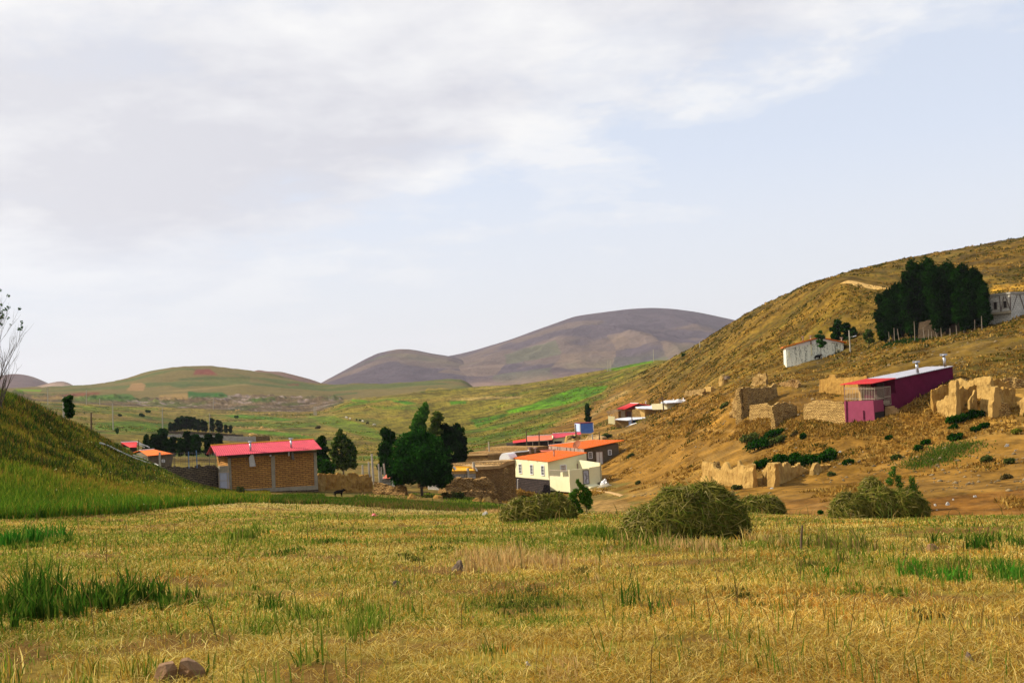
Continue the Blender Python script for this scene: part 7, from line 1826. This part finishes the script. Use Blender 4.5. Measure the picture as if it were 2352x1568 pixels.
# named clumps: (z, x, y, half width, height, depth metres, n, colours)
GT = [(.03, .085, .008), (.045, .115, .010), (.08, .15, .014), (.028, .06, .007), (.14, .16, .025)]
PK = [(.50, .31, .11), (.58, .38, .15), (.44, .27, .09), (.52, .38, .14)]
for (z, x, y, hw, hh, dp, n, cl, wk) in ((z14, 160, 720, 110, 340, .5, 520, GT, 1.6), (z14, 30, 740, 80, 230, .6, 420, GT, 1.3), (z14, 430, 740, 110, 240, .5, 560, GT, 1.4), (z14, 600, 745, 100, 180, .5, 420, GT, 1.3), (z14, 720, 730, 90, 260, .4, 560, GT, 1.5), (z14, 960, 690, 70, 190, .4, 240, GT, 1.4), (z14, 1180, 700, 110, 120, .5, 360, GT, 1.0),
    (z14, 1530, 665, 110, 60, .5, 420, GREENB, 1.0), (z14, 1780, 740, 80, 150, .5, 160, GT, 1.2), (z14, 350, 300, 60, 60, .7, 300, GT, 1), (z14, 110, 290, 140, 150, 1.4, 900, [(.03, .15, .012), (.05, .18, .016), (.08, .17, .02)], 1), (z14, 1930, 360, 45, 45, .4, 220, GT, 1), (z14, 2205, 290, 50, 55, .4, 220, GT, 1), (z14, 1690, 250, 120, 110, 1.2, 420, GREENB, 1), (z14, 2100, 770, 260, 110, 1.0, 800, GREENB, 1), (z14, 1900, 1180, 120, 360, .4, 60, GREENB, .9), (z14, 100, 1220, 200, 240, .5, 420, GREENB + STRAW, 1), (z14, 640, 1225, 260, 160, .3, 500, GREENB + STRAW, 1), (z14, 1370, 1170, 60, 190, .2, 26, GT, 1.3), (z14, 1300, 860, 60, 240, .3, 40, GREENB, .8),
    (z15, 1130, 690, 170, 60, .7, 900, [(.07, .09, .015), (.12, .13, .03), (.05, .07, .012)], 1), (z15, 1150, 430, 330, 120, 1.6, 2600, PK, .8), (z15, 640, 320, 90, 40, .8, 300, GT, 1), (z15, 1960, 740, 120, 210, .6, 130, GT, 1.1), (z15, 430, 400, 60, 50, .5, 200, [(.05, .06, .012), (.1, .1, .02)], 1), (z15, 1530, 490, 60, 40, .5, 260, [(.10, .10, .025), (.14, .12, .03)], 1), (z15, 1790, 350, 50, 50, .4, 200, [(.16, .09, .03), (.2, .12, .05)], 1), (z15, 60, 900, 180, 200, .8, 500, GREENB, 1), (z15, 2050, 300, 160, 130, 1.0, 420, GREENB + PK, .9), (z15, 930, 1110, 110, 90, .4, 260, GREENB, 1), (z15, 1500, 1150, 100, 70, .3, 420, PK, 1), (z15, 1620, 220, 120, 90, 1.2, 320, GREENB, 1),
    (z16, 1800, 540, 110, 130, .7, 620, [(.05, .19, .012), (.07, .22, .018), (.09, .18, .02)], 1.2), (z16, 2290, 530, 110, 130, .7, 620, [(.04, .17, .012), (.07, .20, .018), (.09, .18, .02)], 1.2), (z16, 2090, 540, 120, 90, .7, 420, GREENB, 1), (z16, 2020, 330, 55, 110, .6, 300, GT, 1.1), (z16, 2120, 290, 60, 90, .7, 260, GT, 1), (z16, 2280, 300, 120, 90, .8, 420, GT, 1), (z16, 1040, 510, 16, 100, .15, 60, [(.05, .16, .012)], 1.2), (z16, 960, 330, 260, 170, 1.6, 800, [(.11, .14, .018), (.16, .17, .03), (.34, .22, .08)], .8), (z16, 930, 440, 90, 40, .6, 400, [(.10, .10, .02), (.2, .14, .04)], 1), (z16, 420, 650, 90, 50, .5, 320, [(.10, .10, .02), (.05, .06, .012)], 1), (z16, 1860, 765, 80, 45, .5, 320, [(.12, .09, .02), (.18, .12, .04)], 1), (z16, 1280, 600, 150, 60, .6, 420, GREENB, 1), (z16, 1660, 790, 50, 60, .3, 160, [(.06, .06, .015)], 1), (z16, 140, 1020, 140, 50, .5, 420, [(.14, .13, .03), (.2, .15, .04)], 1), (z16, 640, 300, 100, 120, .9, 420, PK + STRAW, .8), (z16, 100, 330, 200, 110, 1.0, 700, PK, .8), (z16, 200, 280, 140, 60, .8, 500, GREENB + STRAW, .8), (z16, 640, 1060, 180, 200, .5, 60, GREENB, .9), (z16, 1720, 440, 160, 30, .8, 200, GREENB, 1),
    (z13, 1900, 930, 240, 110, 1.0, 700, GREENB + STRAW, 1), (z13, 1250, 880, 120, 130, 1.0, 260, GREENB, .8), (z13, 1580, 900, 120, 160, 1.0, 420, GT + GREENB, .8), (z13, 620, 690, 160, 60, .6, 420, GREENB, .8), (z13, 250, 590, 90, 60, .6, 500, PK, .8), (z13, 900, 690, 200, 50, .6, 420, GREENB, .8)):
    b = hit(*z(x, y)); r = rad(b); kx = wid_px(z, 1, r)
    n = int(n * .5); ns = max(5, n // 26); sx_ = g.normal(size=ns) * hw * kx * .62; sy_ = g.normal(size=ns) * dp * .9; si = g.integers(0, ns, n); sh_ = g.uniform(.55, 1.15, ns)[si]
    X = b[0] + sx_[si] + g.normal(size=n) * (.035 + .0035 * r); Y = b[1] + sy_[si] + g.normal(size=n) * .05
    hgt_ = hh * kx * g.uniform(.3, 1.0, n) * sh_
    ch.append(blades(X, Y, gxy(X, Y), hgt_, wk * (.0012 * r + .001) * g.uniform(.6, 1.3, n), g.random(n) * .42, palette(g, n, cl), int(x + y), .35))
grass_obj('stubble_grass', 'yellow stubble and cut straw mixed with green weeds over the field', ch)
# left slope and dark verge along the far edge of the field
ch = []
n = 120000
th = g.uniform(ang(-190, 1000), ang(620, 1140), n); ti = _tcol(th).astype(int); u_ = g.random(n) ** 1.1
r = KR[4][ti] + (KR[6][ti] + 6 - KR[4][ti]) * u_ - 1.0
X, Y = r * np.sin(th), r * np.cos(th); Z = gz(th, r)
m1_ = fbm(X / 7, Y / 7, 4, 431) + .5 * fbm(X / 2, Y / 2, 3, 433); low = np.clip((KR[4][ti] + 6 - r) / 6, 0, 1)
LG = np.array([(.11, .18, .014), (.18, .205, .018), (.28, .225, .028), (.35, .225, .033), (.065, .125, .010), (.20, .25, .02)])
w_ = np.clip(.5 + .75 * m1_, 0, .999)
idx = np.where(g.random(n) < w_, g.choice([0, 4, 5], n), g.choice([1, 2, 3], n))
col = LG[idx] * g.uniform(.7, 1.25, (n, 1))
col = np.where((g.random(n) < low * .55)[:, None], np.array([.075, .18, .013]) * g.uniform(.6, 1.3, (n, 1)), col)
crest = np.clip((r - KR[6][ti] + 14) / 10, 0, 1) * (th < ang(310, 1040)) * (th > ang(40, 1000))
col = np.where((g.random(n) < crest * .6)[:, None], np.array([.20, .10, .025]) * g.uniform(.6, 1.2, (n, 1)), col)
k = (g.random(n) > crest * .45)
hh = g.uniform(.16, .42, n) * (1 + .5 * m1_) * (1 + .5 * low)
X, Y, Z, hh, r, col = X[k], Y[k], Z[k], hh[k], r[k], col[k]
ch.append(blades(X, Y, Z, hh, (.0009 * r) * g.uniform(.5, 1.1, len(X)), g.random(len(X)) * .55, col, 11, .35))
# dark tussocks and weeds on the slope
n = 16000; cn = 260
cth = g.uniform(ang(-150, 1000), ang(500, 1120), cn); cti = _tcol(cth).astype(int); cr_ = KR[5][cti] + (KR[6][cti] - KR[5][cti]) * g.random(cn)
ci_ = g.integers(0, cn, n); X = (cr_ * np.sin(cth))[ci_] + g.normal(size=n) * .42; Y = (cr_ * np.cos(cth))[ci_] + g.normal(size=n) * .42
r = np.hypot(X, Y)
ch.append(blades(X, Y, gxy(X, Y), g.uniform(.2, .62, n), .0010 * r * g.uniform(.6, 1.2, n), g.random(n) * .7, palette(g, n, [(.018, .05, .007), (.03, .075, .010), (.05, .065, .012), (.10, .07, .02)]), 12, .3))
# small yellow flower heads
n = 150; cth = g.uniform(ang(120, 1100), ang(480, 1130), n); cti = _tcol(cth).astype(int); r = KR[5][cti] + (KR[6][cti] - KR[5][cti]) * g.uniform(-.3, .6, n)
X, Y = r * np.sin(cth), r * np.cos(cth)
ch.append(blades(X, Y, gxy(X, Y) + .35, np.full(n, .06), np.full(n, .07), g.random(n), palette(g, n, [(.45, .38, .05), (.5, .5, .2)]), 13, .1))
# verge
n = 52000
th = g.uniform(ang(540, 1150), ang(1175, 1170), n); ti = _tcol(th).astype(int)
r = KR[4][ti] + .5 + (KR[5][ti] + 1 - KR[4][ti]) * g.random(n)
X, Y = r * np.sin(th), r * np.cos(th); m1_ = fbm(X / 3, Y / 3, 3, 441); calf_ = np.where((th > ang(745, 1130)) & (th < ang(815, 1130)), .5, 1.0)
col = np.where((g.random(n) < np.clip(.62 + .9 * m1_, .1, .95))[:, None], palette(g, n, [(.045, .105, .009), (.07, .13, .011), (.11, .15, .015), (.03, .07, .007)]), palette(g, n, [(.13, .12, .02), (.22, .15, .04), (.12, .07, .03)]))
ch.append(blades(X, Y, gxy(X, Y), calf_ * g.uniform(.10, .38, n) * (1 + .5 * m1_), .0009 * r * g.uniform(.5, 1.1, n), g.random(n) * .45, col, 14, .3))
grass_obj('meadow_grass', 'tall green and olive grass on the left slope and along the field edge', ch)
# tussocks over the hill and village ground
ch = []
n0 = 44000
th = g.uniform(ang(1090, 1100), ang(2470, 900), n0); ti = _tcol(th).astype(int)
kk = 5.1 + g.random(n0) ** .85 * 7.1; k0 = np.clip(kk.astype(int), 0, 12); f = kk - k0
r = KR[k0, ti] * (1 - f) + KR[np.minimum(k0 + 1, 12), ti] * f
X, Y = r * np.sin(th), r * np.cos(th)
pxl = 1176 + FPX * np.tan(th)
k = (fbm(X / 11, Y / 11, 4, 451) + .35 * fbm(X / 3, Y / 3, 2, 453) > -.16) & ~((pxl < 1480) & (kk > 8.6) & (pxl < 1560 - (kk - 8.6) * 30)) & ((kk > 7.9) | (fbm(X / 5, Y / 5, 3, 455) > .05)) & ~((kk < 6) & (pxl < 1480))
th, r, X, Y, kk = th[k], r[k], X[k], Y[k], kk[k]; n0 = len(X); nb = 7
sz = g.uniform(.2, 1.0, n0) ** 2.2
tc0 = np.where((g.random(n0) < np.clip(.05 + (kk - 8.5) / 5 + .7 * fbm(X / 16, Y / 16, 3, 457), .03, .8))[:, None], palette(g, n0, [(.065, .062, .008), (.095, .075, .011), (.045, .05, .006), (.13, .088, .015)]), palette(g, n0, [(.33, .18, .032), (.25, .135, .023), (.40, .235, .048), (.44, .28, .07), (.19, .10, .019)]))
Xb = np.repeat(X, nb) + g.normal(size=n0 * nb) * np.repeat(.10 + .20 * sz, nb) * np.repeat(.5 + r / 240, nb); Yb = np.repeat(Y, nb) + g.normal(size=n0 * nb) * np.repeat(.10 + .20 * sz, nb) * np.repeat(.5 + r / 240, nb)
rb = np.repeat(r, nb); n = len(Xb)
ch.append(blades(Xb, Yb, gxy(Xb, Yb), np.repeat(.10 + .38 * sz, nb) * g.uniform(.5, 1.1, n) * (.75 + rb / 520), .0012 * rb * g.uniform(.6, 1.4, n), g.random(n) * .8, np.repeat(tc0, nb, 0) * g.uniform(.75, 1.25, (n, 1)), 21, .2))
n0 = 9000
th = g.uniform(ang(0, 950), ang(1500, 900), n0); ti = _tcol(th).astype(int); kk = 9 + g.random(n0) * 3.9; k0 = kk.astype(int); f = kk - k0
r = KR[k0, ti] * (1 - f) + KR[np.minimum(k0 + 1, 13), ti] * f; X, Y = r * np.sin(th), r * np.cos(th)
k = fbm(X / 30, Y / 30, 3, 461) > .05; r, X, Y = r[k], X[k], Y[k]; n0 = len(X); nb = 4
Xb = np.repeat(X, nb) + g.normal(size=n0 * nb) * .7; Yb = np.repeat(Y, nb) + g.normal(size=n0 * nb) * .5; rb = np.repeat(r, nb); n = len(Xb)
ch.append(blades(Xb, Yb, gxy(Xb, Yb), g.uniform(.1, .5, n), .0013 * rb, g.random(n) * .8, np.repeat(palette(g, n0, [(.06, .09, .012), (.10, .13, .015), (.16, .13, .03), (.26, .19, .05)]), nb, 0), 41, .2))
# green strip and weeds by the shrubs
for (z, pts_, n, cl) in ((z12, [(1150, 450), (1300, 390), (1420, 330), (1550, 280), (1700, 225)], 3000, [(.045, .10, .008), (.08, .13, .012), (.15, .13, .03)]), (z4, [(700, 1225), (900, 1245), (1100, 1260), (1300, 1330), (1500, 1330)], 7000, GREENB + [(.03, .07, .008)]), (z4, [(200, 1240), (420, 1250), (640, 1240)], 3000, GREENB + PK), (z9, [(420, 1370), (560, 1345), (700, 1320), (850, 1300)], 2600, [(.012, .04, .006), (.02, .06, .008)])):
    P_ = np.array([hit(*z(*p)) for p in pts_]); s_ = g.random(n) * (len(P_) - 1); i = np.minimum(s_.astype(int), len(P_) - 2); f = (s_ - i)[:, None]
    b = P_[i] * (1 - f) + P_[i + 1] * f; X = b[:, 0] + g.normal(size=n) * 1.0; Y = b[:, 1] + g.normal(size=n) * 1.6; rb = np.hypot(X, Y)
    ch.append(blades(X, Y, gxy(X, Y), g.uniform(.08, .3, n), .0009 * rb, g.random(n) * .6, palette(g, n, cl), 31, .2))
grass_obj('hill_scrub', 'dry ochre and olive tussocks covering the hillside', ch)
# ------------------------------------------------------------------ poles, animals, paths, oddments
def pole(label, z, top, base, w, mat, name='utility_pole', group=None, r=None, arm=None, lamp=None):
    b = P(*z(*base), r) if r else hit(*z(*base)); r = rad(b); t = P(*z(*top), r)
    root = thing(name, label, 'pole', b - UPV * .4, group)
    MB().tube([b - UPV * .4, b * .5 + t * .5, t], [w, w * .85, w * .7], 7).build('shaft', mat, root)
    if arm:
        for d in arm: MB().bar(t - UPV * d + np.array([-.9, 0, 0]), t - UPV * d + np.array([.9, 0, 0]), .16).build('crossarm', 'pole_wood', root)
    if lamp:
        h_ = P(*z(*lamp[0]), r - .3); e_ = P(*z(*lamp[1]), r - .6)
        a = MB().tube([h_, e_], .06, 6).build('lamp_arm', 'iron', root)
        MB().hexa([e_ + np.array([-.1, -.15, -.06]), e_ + np.array([.55, -.15, .06]), e_ + np.array([.55, .15, .06]), e_ + np.array([-.1, .15, -.06])], [e_ + np.array([-.1, -.12, .06]), e_ + np.array([.5, -.12, .2]), e_ + np.array([.5, .12, .2]), e_ + np.array([-.1, .12, .06])]).build('lamp_head', 'white_plastic', a)
    return root
VP, PC, PW = 'power poles across the valley', 'pole_concrete', 'pole_wood'
pole('tall concrete pole in the valley nearest to the left slope', z2, (157, 350), (165, 690), .2, PC, group=VP)
pole('valley pole with crossarm rising behind the tallest dark tree', z2, (783, 415), (785, 690), .2, PC, group=VP, arm=(.7,))
pole('valley pole with crossarm standing in front of the poplar row', z2, (1373, 480), (1378, 735), .2, PC, group=VP, arm=(.9,))
pole('slim far pole in front of the rocky escarpment', z2, (1420, 290), (1420, 432), .24, PC, group=VP)
pole('far left pole with crossarm near the bare tree', za, (447, 470), (450, 632), .24, PC, group=VP, arm=(.8,))
pole('far pole in the middle of the left valley fields', za, (812, 490), (813, 630), .26, PC, group=VP)
pole('short far pole right of the column shaped tree', za, (937, 570), (938, 632), .26, PC, group=VP)
pole('pale pole at the left side of the column shaped tree', za, (598, 555), (600, 730), .16, PC, group=VP, r=140)
pole('short wooden post standing on the crest of the left slope', za, (857, 706), (858, 840), .10, PW, 'wooden_post', r=119)
for i, x in enumerate((838, 848, 858)): pole('three thin poles close together below the green skyline hill', zb, (x, 645), (x, 728), .2, PC, group='triple poles at the end of the valley')
for i, x in enumerate((1234, 1247, 1260)): pole('three thin poles close together on the green skyline', zc, (x, 470), (x + 1, 558), .2, PC, group='triple poles on the green skyline')
pole('single thin pole on the green skyline', zc, (1594, 385), (1596, 474), .2, PC)
pole('faint thin pole on the flank of the brown hill', zc, (1958, 325), (1958, 372), .2, PC)
pole('tall concrete pole left of the dark pointed tree', z4, (105, 755), (125, 1065), .17, PC, r=140)
YP = 'concrete posts of an unfinished yard'
for i, (a, b_, lab) in enumerate((((182, 868), (200, 1110), 'tallest of the concrete posts left of the block hut'), ((212, 905), (220, 1100), 'thinner concrete post between two others left of the block hut'), ((242, 865), (252, 990), 'concrete post right behind the block hut roof'), ((70, 845), (78, 980), 'short concrete post behind the brown mud wall'), ((0, 880), (4, 985), 'concrete post behind the left part of the mud wall'))):
    pole(lab, z4, a, b_, .14, PC, 'concrete_post', YP, r=137)
pole('slim concrete pole behind the earth roofed house', z4, (1438, 616), (1455, 838), .14, PC, r=188)
pole('dark wooden pole at the left end of the shed row', z17, (588, 96), (602, 480), .15, PW, r=222, group='wooden poles by the sheds')
pole('dark wooden pole in the middle of the shed row', z17, (830, 118), (832, 390), .15, PW, r=222, group='wooden poles by the sheds')
pole('dark wooden pole before the rose pink roof', z17, (1515, -20), (1522, 165), .15, PW, r=224, group='wooden poles by the sheds')
pole('thin dark post beside the earth bank', z17, (1960, 120), (1964, 235), .12, PW, 'wooden_post', r=214)
pole('short pale vent post on the earth bank', z17, (1832, 165), (1834, 235), .14, PC, 'vent_post', r=214)
pole('tall dark pole leaning slightly beside the flat white roof', z6, (1342, 122), (1360, 292), .17, PW, r=261, arm=(.6,), group='wooden poles by the red roof')
pole('dark pole just left of the leaning one', z6, (1300, 150), (1316, 325), .15, PW, r=265, group='wooden poles by the red roof')
pole('wooden pole before the dark red door', z6, (925, 325), (937, 452), .14, PW, r=283, group='wooden poles by the red roof')
pole('lamp post with bent arm at the right end of the peeling house', z10, (1728, 597), (1750, 905), .16, PC, 'lamp_post', lamp=((1738, 690), (1790, 682)))
pole('rough dry stick standing in the stubble left of the brown green hay heap', z16, (858, 168), (842, 345), .022, PW, 'dry_stick')
# ---- animals: one skinned body each
def beast(name, label, cat, pos, rz, h, mat, group=None, head_down=False, wool=False):
    s = h
    J = [(-.62, 0, .78, .20), (-.30, 0, .76, .27), (.10, 0, .74, .29), (.42, 0, .77, .26), (.62, 0, .90, .17)]
    J += [(.80, 0, .70, .10), (.98, 0, .42, .085), (1.10, 0, .30, .055)] if head_down else [(.76, 0, .98, .14), (.95, 0, 1.0, .125), (1.12, 0, .90, .085)]
    E = [(i, i + 1) for i in range(7)]
    def add(prev, pts):
        for p in pts: J.append(p); E.append((prev, len(J) - 1)); prev = len(J) - 1
        return prev
    for sy in (-1, 1):
        add(0, [(-.52, sy * .15, .58, .12), (-.58, sy * .15, .36, .06), (-.52, sy * .15, .16, .042), (-.50, sy * .15, .02, .05)])
        add(3, [(.44, sy * .14, .55, .10), (.45, sy * .14, .32, .055), (.44, sy * .14, .15, .042), (.46, sy * .14, .02, .05)])
        hx, hz_ = (.84, .62) if head_down else (.84, 1.14)
        add(5, [(hx, sy * .12, hz_ + .04, .035), (hx - .04, sy * .24, hz_ + .06, .03)])
    add(0, [(-.74, 0, .74, .035), (-.80, 0, .45, .028), (-.80, 0, .30, .045)])
    if wool: J = [(x, y, z_, r_ * (1.25 if r_ > .12 else 1)) for (x, y, z_, r_) in J]
    me = bpy.data.meshes.new(name); me.from_pydata([(x * s, y * s, z_ * s) for x, y, z_, r_ in J], E, [])
    o = link(name, me, None, pos); o.rotation_euler = (0, 0, rz)
    m_ = o.modifiers.new('skin', 'SKIN')
    for v_, (x, y, z_, r_) in zip(me.skin_vertices[0].data, J): v_.radius = (r_ * s, r_ * s); v_.use_root = False
    me.skin_vertices[0].data[2].use_root = True
    m2 = o.modifiers.new('sub', 'SUBSURF'); m2.levels = 1; m2.render_levels = 2
    me.materials.append(MATS[mat])
    return tag(o, label, cat, group)
b = hit(*z3(1742, 1056), 90.0)
beast('calf', 'black calf standing in front of the brown mud walls with its head to the right', 'calf', b, -.25, size_px(z3, (1742, 972), (1742, 1056), rad(b)), 'black_hide')
b = hit(*z10(1295, 1005)); beast('cow', 'dark cow standing sideways in front of the peeling house', 'cow', b, .2, .92, 'black_hide', 'dark cows by the peeling house')
b = hit(*z10(1080, 1040)); beast('cow', 'dark cow seen from behind in front of the peeling house', 'cow', b, 1.4, .85, 'black_hide', 'dark cows by the peeling house')
sh0 = None
for i, (x, y, m_) in enumerate(((1138, 760, 1), (1150, 764, 1), (1176, 773, 1), (1237, 782, 0), (1272, 788, 0), (1297, 797, 1), (1340, 815, 0), (1407, 830, 1))):
    b = hit(*zb(x, y))
    if m_ and sh0 is not None:
        c = sh0.copy(); COL.objects.link(c); c.location = b; c.rotation_euler = (0, 0, rnd.random() * 6)
    else:
        o = beast('sheep' if m_ else 'goat', 'tiny pale sheep grazing on the green slope across the valley' if m_ else 'tiny dark goat among the grazing sheep on the far green slope', 'sheep' if m_ else 'goat', b, rnd.random() * 6, 1.0, 'white_fleece' if m_ else 'black_hide', 'grazing flock on the far slope', True, True)
        if m_: sh0 = o
# ---- plastic, rubbish, hose
b = hit(*z15(163, 108)); k = wid_px(z15, 1, rad(b)); lump('plastic_bag', 'small crumpled pink plastic bag lying at the far edge of the field', 'bag', b, 20 * k, 14 * k, 13 * k, 'pink_plastic', None, 61, .7)
b = hit(*z17(2060, 1135)); k = wid_px(z17, 1, rad(b)); lump('white_sacks', 'heap of torn white sacks and lime on the slope right of the doorstep', 'sacks', b, 72 * k, 55 * k, 95 * k, 'white_plastic', None, 62, 1.0)
b = hit(*zd(1390, 1117)); lump('gravel_heap', 'small grey gravel heap spilling beside the white sacks', 'heap', b, 1.2, .9, .35, 'concrete', None, 64, .3)
hs = [hit(*z2(*p)) for p in ((5, 905), (110, 940), (200, 985), (300, 1030), (420, 1080), (560, 1130), (640, 1150), (735, 1150))]
tag(MB().tube([p + UPV * .32 for p in hs], .07, 6).build('water_pipe', 'hose'), 'pale water pipe lying down the left slope to the stone yard wall', 'pipe')
hs = [hit(*z2(*p)) + UPV * .5 for p in ((420, 1076), (520, 1100), (640, 1118))] + [P(*z2(735, 1132), 123.5)]
tag(MB().tube(hs, .045, 6).build('water_pipe', 'hose'), 'second thin pipe branching off to the fence post at the yard wall', 'pipe')
b = hit(*za(555, 930)); k = wid_px(za, 1, rad(b)); lump('rock', 'flat pale rock lying on the dark left slope', 'rock', b, 32 * k, 20 * k, 10 * k, 'rock_grey', None, 65, .3)
# rubble by the magenta house
RG = 'loose building stones below the magenta house'
for i, (x, y, w) in enumerate(((165, 920, 20), (200, 925, 18), (240, 905, 16), (280, 915, 20), (330, 900, 20), (300, 890, 15), (440, 900, 18), (505, 905, 16), (370, 920, 14), (700, 815, 18), (730, 830, 16), (760, 850, 20), (720, 860, 18), (790, 865, 15), (750, 815, 14), (690, 840, 15))):
    b = hit(*z8(x, y)); k = wid_px(z8, 1, rad(b))
    if i == 0: rb0 = lump('building_stone', 'loose flat building stone on the ground below the magenta house', 'stone', b, w * k, w * k * .7, w * k * .7, 'dry_stone', RG, 71, .5); rk = w * k; d0 = np.array(rb0.location) - b
    else:
        c = rb0.copy(); COL.objects.link(c); f = w * k / rk; c.location = b + d0 * f; c.scale = (f, f * rnd.uniform(.8, 1.2), f); c.rotation_euler = (0, 0, rnd.random() * 6)
# ---- tracks
def track(name, z, pts_, w, mat='road_dirt', lift=.07):
    p = []
    for i in range(len(pts_) - 1):
        for s in np.linspace(0, 1, 9)[:-1]: p.append(hit(pts_[i][0] * (1 - s) + pts_[i + 1][0] * s, pts_[i][1] * (1 - s) + pts_[i + 1][1] * s) if z is zd else hit(*z(pts_[i][0] * (1 - s) + pts_[i + 1][0] * s, pts_[i][1] * (1 - s) + pts_[i + 1][1] * s)))
    p = np.array(p); p[:, 0] = np.convolve(np.pad(p[:, 0], 4, 'edge'), np.ones(9) / 9, 'valid'); p[:, 1] = np.convolve(np.pad(p[:, 1], 4, 'edge'), np.ones(9) / 9, 'valid')
    d = np.gradient(p[:, :2], axis=0); d /= np.linalg.norm(d, axis=1)[:, None] + 1e-9; nn = np.stack([-d[:, 1], d[:, 0]], -1)
    vs, fs = [], []; K_ = 7
    for i in range(len(p)):
        for j in range(K_):
            o_ = (j / (K_ - 1) - .5) * w * (1 + .18 * math.sin(i * 1.7 + j)); x, y = p[i, :2] + nn[i] * o_
            vs.append((x, y, float(gxy(x, y)[0]) + lift * (1 if 0 < j < K_ - 1 else -.4)))
    for i in range(len(p) - 1):
        for j in range(K_ - 1): fs.append((i * K_ + j, i * K_ + j + 1, (i + 1) * K_ + j + 1, (i + 1) * K_ + j))
    mb = MB().add(vs, fs); o = mb.build(name, mat); struct(o)
    return o
track('dirt_track', z9, [(-25, 640), (20, 655), (90, 678), (180, 694), (280, 708), (380, 721), (480, 734)], 5.5, lift=.15)
track('footpath', z17, [(1720, 1215), (1850, 1225), (2000, 1240), (2150, 1262), (2300, 1300), (2420, 1345)], .55, 'earth_roof', .05)
